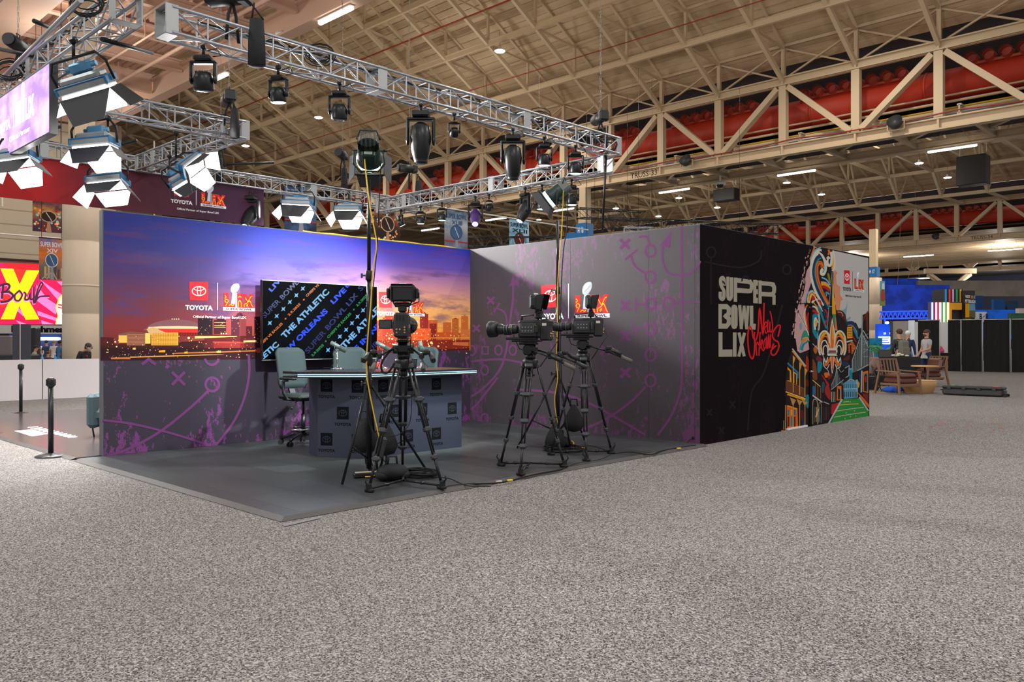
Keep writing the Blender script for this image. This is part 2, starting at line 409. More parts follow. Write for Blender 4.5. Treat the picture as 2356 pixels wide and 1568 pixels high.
# bay 1 rafters
def rafter(n=5):
    t = thing('roof_rafter', 'beige steel rafter truss under the sloping corrugated roof', 'rafter', (0, 43.3, 0), group='rafters of the sloping roof')
    m = MB(); m.bar((0, -.1, 15.85), (0, -3.65*n, 15.77+2.106*n), .2, .26); m.build('lower_chord', STEEL, t)
    m = MB(); m.bar((0, .4, 17.62), (0, -3.65*n, 17.72+2.106*n), .18, .2); m.build('upper_chord', STEEL, t)
    for i in range(n+1):
        y, z = -3.65*i, 15.77+2.106*i
        m = MB(); m.bar((0, y, z+(.2 if i == 0 else 0)), (0, y, z+1.9), .14 if i else .2); m.build('post', STEEL, t)
        if i < n: m = MB(); m.bar((0, y-3.65, z+2.106), (0, y, z+1.85), .12); m.build('brace', STEEL, t)
    return t
RX = [-24.8+4*k for k in range(-17, 6)]
r0 = rafter(); r0.location.x = RX[0]
for x in RX[1:]: dup(r0, (x, 43.3, 0))
for i in range(1, 5):
    y, z = 43.3-3.65*i, 15.77+2.106*i
    m = MB(); m.box((0, 0, 0), (98, .2, .3)); m.box((0, 0, .15), (98, .3, .04))
    tag(m.build('roof_purlin', STEEL), 'long beige purlin crossing the rafters at their lower chord', 'purlin', 'lower purlins of the sloping roof').location = (-52, y, z)
for i in range(0, 10):
    y, z = 43.3-3.65*i/2, 17.78+2.106*i/2
    m = MB(); m.box((0, 0, 0), (98, .12, .16))
    tag(m.build('roof_purlin', STEEL), 'thin beige purlin tight under the corrugated sloping roof', 'purlin', 'upper purlins of the sloping roof').location = (-52, y, z)
t = thing('cross_bracing', 'row of X braces standing on the truss stencilled TRUSS-33', 'bracing', (0, 43.3, 0))
for x in RX[:-1]:
    for a, b, yo_ in ((15.95, 17.6, 0), (17.6, 15.95, .1)):
        m = MB(); m.bar((x+.1, yo_, a), (x+3.9, yo_, b), .09); m.build('brace', STEEL, t)
m = MB(); m.tube((-92, 33.9, 21.0), (-3, 33.9, 21.0), .05); m.tube((-92, 38.2, 18.4), (-3, 38.2, 18.4), .03)
tag(m.build('sprinkler_pipe', mat('dark_red_pipe', (150, 50, 38), .5)), 'thin dark red sprinkler pipe running under the sloping roof', 'pipe')

# bay 2 rafters
def rafter2():
    t = thing('roof_rafter', 'distant cranked rafter truss beyond the nearer roof truss', 'rafter', (0, 0, 0), group='rafters of the far roof bay')
    for nm, pts, w in (('lower_chord', [(50.5, 17.5), (68, 17.5), (84, 17.5), (86.6, 15.4), (94, 15.6)], .24), ('upper_chord', [(50.5, 19.9), (86, 19.7), (94, 17.4)], .2)):
        m = MB()
        for a, b in zip(pts, pts[1:]): m.bar((0,)+a, (0,)+b, w)
        m.build(nm, STEELD, t)
    for a, b in (((84, 17.5), (81, 19.8)), ((86.6, 15.4), (89.4, 18.5)), ((86.6, 15.4), (84.6, 19.6)), ((75, 17.5), (78, 19.8)), ((66, 17.5), (69, 19.8)), ((75, 17.5), (72, 19.8)), ((66, 17.5), (63, 19.8)), ((57, 17.5), (60, 19.8)), ((57, 17.5), (54, 19.8)), ((84, 17.5), (84, 19.7))):
        m = MB(); m.bar((0,)+a, (0,)+b, .17); m.build('web', STEELD, t)
    return t
r2 = rafter2(); xs = [-29.4+4*k for k in range(-16, 4)]; r2.location.x = xs[0]
for x in xs[1:]: dup(r2, (x, 0, 0))
for y, z in ((84, 17.55), (86.6, 15.45), (72, 17.55), (60, 17.55), (51, 17.4), (84.6, 19.6), (89.4, 18.55), (78, 19.75), (69, 19.75)):
    m = MB(); m.box((0, 0, 0), (104, .26, .32))
    tag(m.build('roof_purlin', STEELD), 'long beige purlin under the far roof bay', 'purlin', 'purlins of the far roof bay').location = (-62, y, z)

# edge beams, flat-roof joists, pipes
def beam(label, a, b, w, h, m=STEEL, name='roof_beam', grp=None):
    a, b = Vector(a), Vector(b); c = (a+b)/2; d = b-a; L = d.length; R = Matrix.Rotation(math.atan2(d.y, d.x), 3, 'Z')
    mb = MB(); mb.box((0, 0, h/2-.04), (L, w, .08), R); mb.box((0, 0, -h/2+.04), (L, w, .08), R); mb.box((0, 0, 0), (L, w*.35, h-.1), R)
    o = mb.build(name, m); o.location = c; return tag(o, label, 'beam', grp)
PK = mat('pink_lit_beige_steel', (206, 172, 150), .55)  # beige steel with the low roof's pink light put into its colour
beam('large beige edge beam dividing the low flat roof from the sloping roof', (-90, 15.35, 12.6), (-14, 15.35, 12.6), .5, .9, PK)
beam('edge beam of the low dark deck above the fluorescent strips', (-105, 50.1, 12.5), (-4, 50.1, 12.5), .4, .5)
beam('wide pinkish beam high at the upper left edge', (-60, 8.0, 12.4), (-16, 8.0, 12.4), 1.3, .9, PK)
for i, x in enumerate((-19, -22, -25, -28, -31, -34, -37, -40, -43, -46, -50)):
    beam('deep beam under the low flat roof', (x, 8.6, 12.95), (x, 15.2, 12.95), .25, .5 if i != 6 else 1.0, PK, 'roof_joist', 'joists of the low flat roof')
for i in range(25):
    x = -8-4*i
    beam('slender joist under the low dark deck', (x, 43.6, 12.65), (x, 50, 12.65), .2, .5, STEELD, 'roof_joist', 'joists of the low dark deck')
m = MB()
for i in range(24): m.bar((-8-4*i, 44.9, 12.75), (-12-4*i, 48.9, 12.75), .2)
tag(m.build('deck_bracing', STEELD), 'diagonal flat bracing under the low dark deck', 'bracing')
for i, (y, z, r, lab) in enumerate(((10.2, 12.3, .08, 'widest of the pipes hung under the low flat roof'), (10.7, 12.3, .05, 'second pipe hung under the low flat roof'), (11.3, 12.35, .06, 'middle pipe hung under the low flat roof'), (12.1, 12.3, .04, 'thin pipe hung under the low flat roof'), (13.4, 12.3, .07, 'pipe hung closest to the edge beam of the low roof'))):
    m = MB(); m.tube((-70, y, z), (-16, y, z), r)
    for x in range(-66, -16, 6): m.bar((x, y-.0, z), (x, y, 13.2), .03)
    tag(m.build('ceiling_pipe', PK), lab, 'pipe')
for i, (z, y, r, mm, lab) in enumerate(((12.75, 44.2, .1, STEEL, 'thick beige pipe run through the truss in front of the red duct'), (13.25, 44.3, .07, STEEL, 'beige pipe above the pipe bundle in the near truss'), (12.55, 43.9, .06, ALUD, 'grey conduit low in the near truss'), (12.95, 44.4, .05, mat('yellow_gas_pipe', (214, 168, 40), .5), 'yellow gas pipe running through the near truss'), (13.6, 44.4, .05, STEEL, 'thin beige pipe just under the red duct'))):
    m = MB(); m.tube((-88, y, z), (-3, y, z), r); tag(m.build('ceiling_pipe', mm), lab, 'pipe')
m = MB(); m.path([(-60+i*2, 42.98, 12.33+(.0 if i % 4 else .12)) for i in range(28)], .035)
tag(m.build('alarm_wire', mat('dark_red_pipe')), 'thin red alarm conduit clipped along the near truss bottom chord', 'conduit')
# red ducts
RED = mat('red_duct', (196, 58, 34), .5); REDD = mat('red_duct_nozzle', (178, 74, 54), .6)
def duct(Y, x0, x1, z, r, xs, label):
    t = thing('air_duct', label, 'duct', (0, Y, 0))
    m = MB(); m.tube((x0, 0, z), (x1, 0, z), r, n=24)
    x = x0
    while x < x1: m.tube((x, 0, z), (x+.12, 0, z), r+.04, n=24); x += 6
    m.build('duct_tube', RED, t)
    for x in xs:
        m = MB(); m.box((x, -r*.55, z+r*.82), (3.0, .5, .12)); m.build('nozzle_saddle', REDD, t)
        for k in range(4):
            m = MB(); a = Vector((x-1.1+k*.75, -r*.2, z+r*.95)); b = a+Vector((0, -.85, .12))
            m.tube(a, b, .27, n=14, cap=False); m.tube(b-Vector((0, .0, 0)), b+Vector((0, -.05, 0)), .31, n=14, cap=False); m.tube(b+Vector((0, .35, 0)), b+Vector((0, .7, 0)), .26, n=14)
            m.build('nozzle', REDD, t)
    return t
nx = [onY(p, y, 45.2).x for p, y in ((1436, 310), (1599, 275), (1700, 250), (1907, 210), (2031, 182), (2301, 118))]
nx += [-40.5, -46, -50.5, -55, -59]
duct(45.5, -92, -3, 14.35, .85, nx, 'large red spiral air duct behind the nearer roof truss')
nx = [onY(p, y, 95.5).x for p, y in ((1810, 538), (1907, 520), (2044, 510), (2178, 497), (2255, 485), (1770, 540))]
duct(96, -116, -14, 14.4, .8, nx, 'more distant red air duct behind the truss stencilled TRUSS-34')
# floodlight cans on trusses
def flood(px, py, Y, lab):
    p = onY(px, py, Y); t = thing('floodlight', lab, 'floodlight', p)
    m = MB(); m.lathe([(.12, -.2), (.3, -.05), (.36, .2), (.38, .25)], 16, Matrix.Rotation(-.5, 4, 'X') @ Matrix.Rotation(PI/2, 4, 'X')); m.build('reflector', DGREY, t)
    m = MB(); m.bar((-.4, 0, -.3), (-.4, 0, .1), .05); m.bar((.4, 0, -.3), (.4, 0, .1), .05); m.bar((-.4, 0, -.3), (.4, 0, -.3), .05); m.build('bracket', STEEL, t)
flood(1580, 372, 42.9, 'grey round floodlight on the near truss above the stencil TRUSS-33')
flood(2061, 285, 42.9, 'grey round floodlight on the near truss towards the right edge')
flood(2154, 545, 93.6, 'small distant round floodlight on the truss stencilled TRUSS-34')

# strips and high bays
def strip(p, L, label, grp=None):
    up = (13.3 if p.y < 20 else 13.0 if p.y < 60 else 18.6 if p.y < 93 else 12.9)-p.z
    t = thing('strip_light', label, 'light', p, group=grp)
    m = MB(); m.bbox((0, 0, .05), (L, .2, .08), .03); m.build('housing', mat('white_enamel', (225, 225, 222), .4), t)
    m = MB(); m.bbox((0, 0, -.03), (L, .16, .1), .04); m.build('diffuser', LEDW, t)
    m = MB(); m.tube((-L*.4, 0, .1), (-L*.2, 0, up), .012); m.tube((L*.4, 0, .1), (L*.2, 0, up), .012); m.build('hanger', STEEL, t)
for px, py, Y, L, lab in ((772, 35, 15.3, 1.9, 'bright strip light at top centre beside the surveillance dome'), (497, 181, 15.3, 1.9, 'strip light at the corner of the low roof on the left'),
        (2190, 341, 49.3, 2.5, 'rightmost strip light beyond the near truss'), (1832, 397, 49.3, 2.5, 'strip light right of the dome camera pole'), (1551, 438, 49.3, 2.5, 'strip light below the stencil TRUSS-33'),
        (1292, 482, 49.3, 2.5, 'strip light right behind the angled stage lamp'), (1141, 503, 49.3, 2.5, 'strip light above the two rightmost hanging banners'), (990, 527, 49.3, 2.5, 'strip light between the football banners'),
        (2312, 574, 99, 3.2, 'distant strip light at the right edge'), (2113, 588, 99, 3.2, 'distant strip light above the blue column sign'), (2115, 640, 120, 3.6, 'far strip light above the blue hall'), (2090, 680, 90, 2.8, 'low strip light in front of the blue wall'), (1820, 614, 105, 3, 'far strip light just over the dark booth wall')):
    if py > 610 and px < 2000: continue
    strip(onY(px, py, Y), L, lab)
def highbay(p, label, s=1.):
    t = thing('high_bay_lamp', label, 'light', p)
    m = MB(); m.lathe([(.08*s, .3*s), (.12*s, .12*s), (.36*s, .02*s), (.38*s, 0)], 20); m.build('housing', mat('white_enamel'), t)
    m = MB(); m.lathe([(.34*s, -.01), (.3*s, -.05*s), (.02, -.07*s)], 20); m.build('lens', HIB, t)
    m = MB(); m.tube((0, 0, .3*s), (0, 0, 1.2), .012); m.build('cord', BLK, t)
for px, py, Y, lab in ((1150, 117, 36, 'round high bay lamp at top centre under the sloping roof'), (733, 270, 36, 'round high bay lamp between the two lighting trusses'), (565, 335, 36, 'round high bay lamp near the truss corner on the left'),
        (2115, 375, 72, 'round high bay lamp highest on the right'), (2180, 408, 80, 'round high bay lamp farthest right'), (1810, 420, 72, 'round high bay lamp under the middle strip light'), (1890, 447, 80, 'round high bay lamp right of the middle of the far bay'),
        (1562, 455, 72, 'round high bay lamp under the leftmost strip of the right side'), (1650, 477, 80, 'round high bay lamp just below the hanging projector'), (1515, 497, 80, 'lowest round high bay lamp, left of the black truss'), (1417, 479, 72, 'tiny round lamp beside the beige column'), (1240, 505, 80, 'tiny round lamp behind the stand pole')):
    highbay(onY(px, py, Y), lab, .95)

# columns
STN = mat('column_stone', (216, 196, 172), .5); BLUS = mat('blue_sign', (0, 108, 176), .5)
def column(px, Y, zw, zs0, zs1, ztop, label, txt, r=.62, th=.3, D=None):
    p = onY(px, 700, Y) if D is None else atD(px, 700, D); p.z = 0
    t = thing('hall_column', label, 'column', p)
    m = MB(); m.lathe([(r, 0), (r, zw*.33-.02), (r-.02, zw*.33), (r, zw*.33+.02), (r, zw*.66-.02), (r-.02, zw*.66), (r, zw*.66+.02), (r, zw)], 28); m.build('shaft', STN, t)
    m = MB(); m.lo((-th, -th, zw), (th, th, ztop)); m.build('upper_post', STEEL, t)
    m = MB(); m.lo((-th-.12, -th-.12, zs0), (th+.12, th+.12, zs1)); o = m.build('sign_band', BLUS, t)
    P = Print((0, -th-.125, 0), (1, 0, 0)); P.tbox(txt, -th*.8, zs0+.3, th*.8, zs1-.25, (240, 245, 250)); P.mb.M = Matrix(); q = P.build('lettering', t)
    return t
column(1345, 43.3, 8.2, 8.3, 9.3, 11.7, 'beige square post with blue sign band reading H 16 behind the grey wall', 'H 16')
column(2010, 78, 7.2, 7.3, 8.2, 11.7, 'beige column with blue sign band beside the mural wall', 'H 17', r=.72)
column(1429, 70, 7.2, 7.25, 7.6, 11.7, 'distant beige post with thin blue band left of the black truss', ' ')
t = column(188, 20, 6.9, 6.95, 7.1, 12.2, 'thick round beige column rising behind the low white wall', ' ', r=.55, D=26)
m = MB(); m.lathe([(.56, 0), (.575, .03), (.56, .06)], 28); o = m.build('seam_ring', STN, t); o.location.z = 1.45+(782-660)/1889*26

# dome cameras
for px, py, Y, lab in ((1657, 425, 49, 'white dome camera on a pole under the low dark deck'), (648, 83, 15.3, 'white dome camera on the edge beam at top left')):
    t = thing('dome_camera', lab, 'camera', onY(px, py, Y)); s = 1.6 if Y > 20 else 1
    m = MB(); m.lathe([(.05*s, .16*s), (.22*s, .1*s), (.22*s, 0)], 18); m.tube((0, 0, .1*s), (0, 0, .9 if Y > 20 else .25), .04*s); m.build('mount', mat('white_enamel'), t)
    m = MB(); m.ell((0, 0, 0), (.3*s, .3*s, .26*s)); m.build('dome', BLK, t)
# hanging projector and loudspeaker in the far bay
for px, py, d, lab, mm in ((1671, 449, (2.4, 1.2, 1.2), 'black box projector hanging in the far bay', BLK), (2239, 393, (2.2, 1.4, 2.4), 'black loudspeaker box hanging at the far right', BLK)):
    t = thing('hanging_box', lab, 'projector' if px < 2000 else 'loudspeaker', onY(px, py, 75))
    m = MB(); m.bbox((0, 0, 0), d, .06); m.build('casing', mm, t)
    m = MB()
    for a in (-1, 1): m.tube((a*d[0]*.45, 0, d[2]/2), (a*d[0]*.45, 0, 2.6), .03)
    m.build('hanger', STEELD, t)
# ================================================================ THE BOOTH
WT = .1
WHT = (238, 238, 238)
# ---- sunset wall
g = NG('sunset_print', .6, .25)
sp = g.sep(g.tc); Y, Z = sp[1], sp[2]
s_ = g.mr(Y, 3.76, 9.93); v = g.mr(Z, 1.3, 3.05)
A = g.ramp(v, [(0, (120, 34, 30)), (.18, (134, 44, 46)), (.36, (112, 48, 66)), (.56, (76, 44, 98)), (.78, (46, 44, 118)), (1, (34, 42, 122))])
B = g.ramp(v, [(0, (196, 78, 60)), (.2, (208, 88, 84)), (.38, (178, 96, 134)), (.58, (134, 108, 196)), (.8, (78, 76, 190)), (1, (36, 48, 168))])
C = g.ramp(v, [(0, (246, 136, 40)), (.2, (252, 166, 70)), (.42, (240, 168, 112)), (.6, (190, 126, 146)), (.78, (98, 72, 160)), (1, (22, 40, 156))])
col = g.mix(g.mr(s_, .08, .48, smooth=True), A, B); col = g.mix(g.mr(s_, .44, .74, smooth=True), col, C)
vec = g.scale(g.tc, (1, .85, 3.4)); cl = g.noise(vec, 1.5, 4, .6)
band = g.math('MULTIPLY', g.mr(Z, 1.55, 1.8, smooth=True), g.mr(Z, 2.75, 2.5, smooth=True))
col = g.mix(g.math('MULTIPLY', g.math('MULTIPLY', g.mr(cl, .5, .62), band), .62), col, lin((72, 58, 116)))
cl2 = g.noise(g.scale(g.tc, (1, .5, 5)), 2.2, 3)
col = g.mix(g.math('MULTIPLY', g.mr(cl2, .55, .68), .3), col, lin((110, 50, 70)))
def playbook(g, base, pur, U, Z, lowz, sd):
    v1 = g.n('Mapping'); g.put(v1.inputs['Vector'], g.tc); v1.inputs['Scale'].default_value = (1.6, 1.6, .75); v1.inputs['Location'].default_value = (sd, sd*.7, sd*.3)
    a = g.noise(v1.outputs[0], 9, 4, .75); b_ = g.noise(v1.outputs[0], 1.1, 2, .5)
    thr = g.math('ADD', g.mr(b_, .38, .62, .69, .495), g.mr(Z, lowz-.18, lowz+.35, -.13, .03))
    return g.mix(g.math('GREATER_THAN', a, thr), base, pur)
low = playbook(g, lin((56, 48, 62)), lin((112, 56, 112)), Y, Z, .05, 3.1)
jag = g.math('ADD', Z, g.mr(g.noise(g.scale(g.tc, (1, 2, .2)), 3), 0, 1, -.02, .02))
col = g.mix(g.math('GREATER_THAN', jag, 1.27), low, col)
PUR = (112, 60, 112)
g.out(col); SUN = g.m
EDGE = mat('booth_edge_grey', (88, 88, 94), .6)
def wallbox(name, label, lo, hi, face, fm, em):
    t = thing(name, label, 'exhibition wall')
    m = MB(); m.lo(lo, hi); o = m.build('panel_frame', em, t)
    m = MB(); m.add(face, [(0, 1, 2, 3)]); m.build('printed_face', fm, t)
    return t
e = .003
wall1 = wallbox('booth_wall', 'tall exhibition wall printed with a sunset city skyline above purple playbook marks', (XW1-WT, 3.76, 0.03), (XW1, YW2+.1, HW),
    [(XW1+e, 3.775, .03), (XW1+e, YW2-.001, .03), (XW1+e, YW2-.001, HW-.01), (XW1+e, 3.775, HW-.01)], SUN, EDGE)
P = Print((XW1+e, 0, 0), (0, 1, 0)); pp = P.pp; P.fn = pp
rnd = random.Random(3)
# logo group, in photo pixels of the sunset wall (426..586 x 648..736)
def logo(P, fn, dark=False, txt=True, L0=4):
    old = P.fn; P.fn = fn; w = WHT if not dark else (30, 28, 30); RD = (236, 60, 66) if not dark else (200, 22, 36)
    P.poly([(435, 647.5), (478.5, 648.5), (478.5, 691.5), (436, 690)], RD, L0)
    for a, b, c, d, k in ((457.5, 669.3, 15.6, 10.3, 2.1), (457.5, 663.3, 11.5, 4.6, 1.7), (457.7, 669, 4.2, 9.8, 1.7)):
        P.ring(a, b, c, k, WHT, L0+1, ry=d, n=28)
    P.quad('TOYOTA', (426, 712.5), (489.5, 714), (426, 701), w, L0, .045)
    P.poly([(499.3, 650), (500.9, 650), (500.9, 713), (499.3, 713)], w, L0)
    # LIX lettering
    RL, YG = (226, 52, 52) if not dark else (186, 30, 20), (240, 200, 50) if not dark else (220, 130, 30)
    P.poly([(514.5, 673.2), (526, 673.6), (526, 698), (540, 698.6), (540, 706.5), (515.5, 706)], RL, L0)
    P.poly([(545.5, 675), (557, 675.5), (557, 707.5), (546, 707)], RL, L0)
    P.poly([(556, 675.5), (566, 676), (570, 683.5), (574.5, 676), (584, 676.5), (577, 691), (584, 708), (573, 708), (569, 699), (565, 707.5), (556, 707.5), (563, 691.5)], RL, L0)
    for pts in ([(517, 679), (520, 683), (516.5, 686)], [(521, 696), (517, 692), (520, 688), (525, 691), (523, 696), (519, 703)], [(526, 703), (531, 700), (535, 703), (538, 700)],
                [(548, 684), (551.5, 681), (555, 684)], [(547.5, 706), (549, 694), (551.5, 691), (554, 694), (555.5, 706)], [(564, 684), (570, 693), (576, 683), (580, 681)], [(562, 706), (562, 700), (568, 697), (574, 692), (579, 702), (582, 706)], [(566, 703), (570, 700), (568, 705)]):
        P.stroke(pts, 1.5, YG, L0+1, smooth=True)
    P.poly([(534.5, 672), (541.5, 672.5), (540.5, 699), (531.5, 698)], (206, 214, 224), L0+1)
    P.poly([(541.5, 672.5), (545, 673), (545.5, 707), (541, 707)], (150, 166, 186), L0+1)
    P.poly([(532, 672), (530.3, 666), (532, 659), (537, 653.5), (544, 651.8), (549, 653), (550.6, 658), (549, 665), (544, 671), (538, 673.5)], (196, 204, 212), L0+2, smooth=True)
    P.poly([(533.5, 668), (534, 661), (539, 655.5), (546, 653.8), (542, 660), (536, 666)], (238, 242, 246), L0+3, smooth=True)
    P.stroke([(535, 668), (541, 664), (548, 658)], .7, (120, 132, 146), L0+4)
    P.poly([(513, 706), (586, 708.5), (586, 716), (513, 714)], (222, 226, 232), L0+2)
    P.quad('SUPER BOWL', (519, 712.4), (580, 714.3), (519, 708), (92, 40, 60), L0+3, .035)
    if txt: P.quad('Official Partner of Super Bowl LIX', (444, 732.8), (566, 735), (444, 725), w, L0, .02)
    P.fn = old
o1 = pp(426, 714); u1 = pp(586, 714)[0]-o1[0]
def logo_fn(s0, z0, width):
    # same artwork, placed with its TOYOTA baseline start at (s0, z0)
    k = width/u1
    def fn(x, y): a, b = pp(x, y); return (s0+(a-o1[0])*k, z0+(b-o1[1])*k)
    return fn
# city: dome, towers, lights
def bld(x0, x1, yt, yb, c, win=None, L=1, n=0, wl=L if False else 2):
    P.poly([(x0, yt), (x1, yt+.0), (x1, yb), (x0, yb)], c, L)
    if win:
        for _ in range(n):
            x = rnd.uniform(x0+1, x1-2); y = rnd.uniform(yt+1.5, yb-2); P.poly([(x, y), (x+rnd.uniform(.8, 2.2), y), (x+1, y+1), (x, y+1)], win, L+1)
DK, YW = (66, 30, 38), (250, 190, 90)
P.poly([(231, 792), (360, 790), (480, 782), (590, 780), (590, 822), (231, 828)], (70, 34, 34), 0)
P.poly([(231, 775), (262, 776), (262, 792), (231, 794)], (84, 34, 34), 1)
# dome
P.poly([(338, 754), (350, 744), (375, 737), (405, 734.5), (440, 738), (462, 748), (472, 755), (470, 762), (340, 760)], (140, 92, 96), 2, smooth=True)
P.poly([(342, 752), (370, 750), (410, 749.5), (450, 750.5), (470, 753.5), (470, 756), (340, 755.5)], (255, 214, 170), 3)
P.poly([(340, 756), (470, 756), (468, 765), (345, 764)], (226, 58, 50), 3)
P.poly([(372, 764), (470, 765), (476, 772), (380, 772)], (130, 36, 36), 2)
for x in range(386, 470, 6): P.poly([(x, 766), (x+1, 766), (x+1.6, 771), (x+.6, 771)], (190, 60, 50), 3)
for x in (396, 401, 406, 411): P.disc(x, 733.5, 1.5, (255, 230, 190), 4)
P.poly([(337, 757), (352, 752), (385, 766), (345, 770)], (228, 178, 120), 3)
P.poly([(272, 768), (300, 762), (345, 766), (345, 776), (272, 774)], (128, 84, 76), 1)
bld(273, 292, 771, 788, (248, 196, 92)); bld(292, 334, 768, 794, (176, 112, 84))
bld(334, 346, 766, 790, (255, 210, 110), L=2); bld(348, 410, 764.5, 794, (250, 186, 74), L=2)
for y in range(768, 793, 3): P.poly([(350, y), (408, y), (408, y+.9), (350, y+.9)], (206, 122, 40), 3)
for x in range(352, 408, 4): P.poly([(x, 765), (x+.9, 765), (x+.9, 794), (x, 794)], (212, 132, 50), 4)
for y in range(771, 793, 3): P.poly([(294, y), (333, y), (333, y+.8), (294, y+.8)], (120, 70, 54), 3)
bld(455, 489, 731, 770, (52, 34, 44), YW, 3, 14); bld(492, 520, 736, 768, (78, 36, 44), YW, 3, 10); bld(499, 516, 733, 737, (60, 34, 44), L=3)
for y in (741, 748, 752): P.poly([(493, y), (519, y), (519, y+1), (493, y+1)], (255, 200, 130), 4)
bld(532, 552, 727, 772, (92, 40, 56), YW, 3, 10); bld(551, 566, 724, 772, (150, 66, 70), L=3)
P.poly([(541, 728), (546, 720), (552, 717.5), (558, 722), (560, 730), (541, 730)], (92, 44, 60), 4)
bld(566, 580, 750, 776, (92, 34, 44), YW, 3, 5); bld(585, 606, 728, 800, (56, 26, 36), YW, 3, 16)
P.poly([(470, 769), (590, 772), (590, 800), (470, 800)], (104, 38, 40), 2)
bld(491, 562, 785, 800, (150, 48, 48), L=4); P.poly([(489, 785), (564, 786), (562, 789), (491, 788.5)], (206, 70, 66), 5)
P.poly([(448, 772.5), (545, 772.5), (545, 774), (448, 778.5)], (255, 214, 130), 4)
P.poly([(231, 800), (590, 800), (590, 826), (231, 829)], (54, 28, 34), 3)
P.poly([(400, 811), (590, 805), (590, 808), (400, 814)], (200, 110, 60), 4)
P.poly([(300, 820), (470, 815), (520, 815), (470, 817), (300, 822.5)], (250, 170, 80), 5)
for x0, x1, y, c in ((365, 380, 806, (255, 170, 40)), (424, 432, 809, (255, 180, 50)), (255, 300, 822, (200, 120, 60)), (305, 312, 800, (250, 200, 120)), (498, 508, 807, (255, 180, 90)), (560, 590, 783, (255, 200, 140))): P.poly([(x0, y), (x1, y-1), (x1, y+4), (x0, y+4)], c, 6)
for _ in range(150):
    x = rnd.uniform(233, 588); y = rnd.uniform(772, 822) if x > 415 or rnd.random() < .6 else rnd.uniform(796, 824)
    r = rnd.choice((.5, .7, .9, 1.3)); P.disc(x, y, r, rnd.choice(((255, 214, 140), (255, 180, 90), (255, 236, 200), (230, 110, 60))), 7, n=6)
for x, y, r in ((434, 777, 3), (265, 786, 2.3), (268, 797, 2), (440, 783, 1.6), (247, 787, 1.5), (509, 767, 1.6), (514, 767, 1.6), (520, 767, 1.6)): P.disc(x, y, r, (255, 226, 160), 8, n=8)
# right of the screen: orange city
P.poly([(866, 762), (900, 758), (950, 754), (1000, 764), (1080, 766), (1080, 804), (866, 806)], (196, 74, 34), 0)
for x0, x1, yt, c, n in ((866, 880, 737, (196, 72, 50), 4), (880, 920, 730, (170, 58, 44), 8), (885, 915, 726, (160, 56, 44), 3), (966, 985, 722, (150, 44, 40), 10), (985, 1006, 736, (204, 90, 52), 4), (988, 1004, 744, (140, 40, 36), 3),
        (1019, 1038, 741, (200, 96, 50), 6), (1040, 1055, 733, (196, 96, 44), 4), (1061, 1077, 727, (206, 104, 46), 4), (951, 991, 755, (228, 92, 44), 0), (1003, 1045, 764, (206, 82, 40), 0), (1060, 1081, 757, (214, 112, 60), 3)):
    bld(x0, x1, yt, 785, c, (255, 216, 130), 1, n)
P.poly([(966, 722), (976, 717), (985, 725), (985, 730), (966, 726)], (146, 44, 40), 2); P.poly([(1066, 727), (1069, 723.5), (1072, 727)], (206, 104, 46), 2); P.poly([(1041, 733), (1048, 731), (1054, 733)], (120, 44, 40), 2)
for y in range(760, 780, 3): P.poly([(953, y), (977, y), (977, y+1), (953, y+1)], (190, 62, 36), 3)
P.poly([(991, 776), (1080, 776), (1080, 777.6), (991, 777.6)], (255, 170, 70), 4); P.poly([(866, 783), (1080, 781), (1080, 806), (866, 810)], (140, 42, 30), 3)
P.poly([(1042, 787), (1078, 787), (1078, 796), (1042, 793)], (214, 110, 60), 4); P.poly([(866, 806), (1080, 801), (1080, 805), (866, 812)], (70, 30, 44), 4)
for _ in range(170):
    x = rnd.uniform(868, 1080); y = rnd.uniform(764, 806); P.disc(x, y, rnd.choice((.5, .7, 1., 1.4)), rnd.choice(((255, 214, 120), (255, 160, 60), (255, 236, 190), (250, 120, 50))), 7, n=6)
for x, y, r in ((992, 788, 3.2), (964, 788, 2.6), (987, 796, 2.4), (1008, 796, 2.3), (1073, 812, 1.5), (895, 778, 2.2), (902, 779, 2), (1043, 782, 1.4), (896, 805, 3)): P.disc(x, y, r, (255, 232, 150), 8, n=8)
logo(P, pp); a = pp(865, 726.5); b = pp(977, 728); logo(P, logo_fn(a[0], a[1], b[0]-a[0]))
# playbook marks on the lower half
def X(x, y, r, w, sy=1., c=PUR):
    P.stroke([(x-r, y-r*sy), (x+r, y+r*sy)], w, c, 1); P.stroke([(x-r, y+r*sy), (x+r, y-r*sy)], w, c, 2)
X(410, 870, 15, 7); X(660, 890, 14, 7)
P.stroke([(326, 838), (342, 826), (358, 838)], 7, PUR, 1); P.stroke([(342, 826), (352, 835)], 7, PUR, 2)
P.ring(488, 884, 15.5, 6, PUR, 1, ry=15.5); P.ring(487, 823, 15.5, 6, PUR, 1, a0=.1, a1=PI-.1)
P.stroke([(479, 898), (440, 935), (371, 990), (300, 1030), (243, 1050)], 6, PUR, 3, smooth=True)
P.stroke([(237, 966), (300, 974), (371, 990), (440, 1010), (490, 1028)], 5.5, PUR, 2, smooth=True)
P.stroke([(572, 815), (573, 860), (562, 915), (540, 965), (512, 1005), (492, 1028)], 5.5, PUR, 1, smooth=True)
X(1096, 0, 0, 0) if False else None
for pts in ([(1064, 1000), (1075, 960)],): pass
P.build('printed_graphics', wall1)
# yellow light cable lying on the wall top
m = MB(); m.path([(XW1-.05, y, HW+.012+.006*math.sin(y*9)) for y in [6.6+.16*i for i in range(20)]], .012)
tag(m.build('cable', YEL), 'yellow cable lying along the top edge of the sunset wall', 'cable')

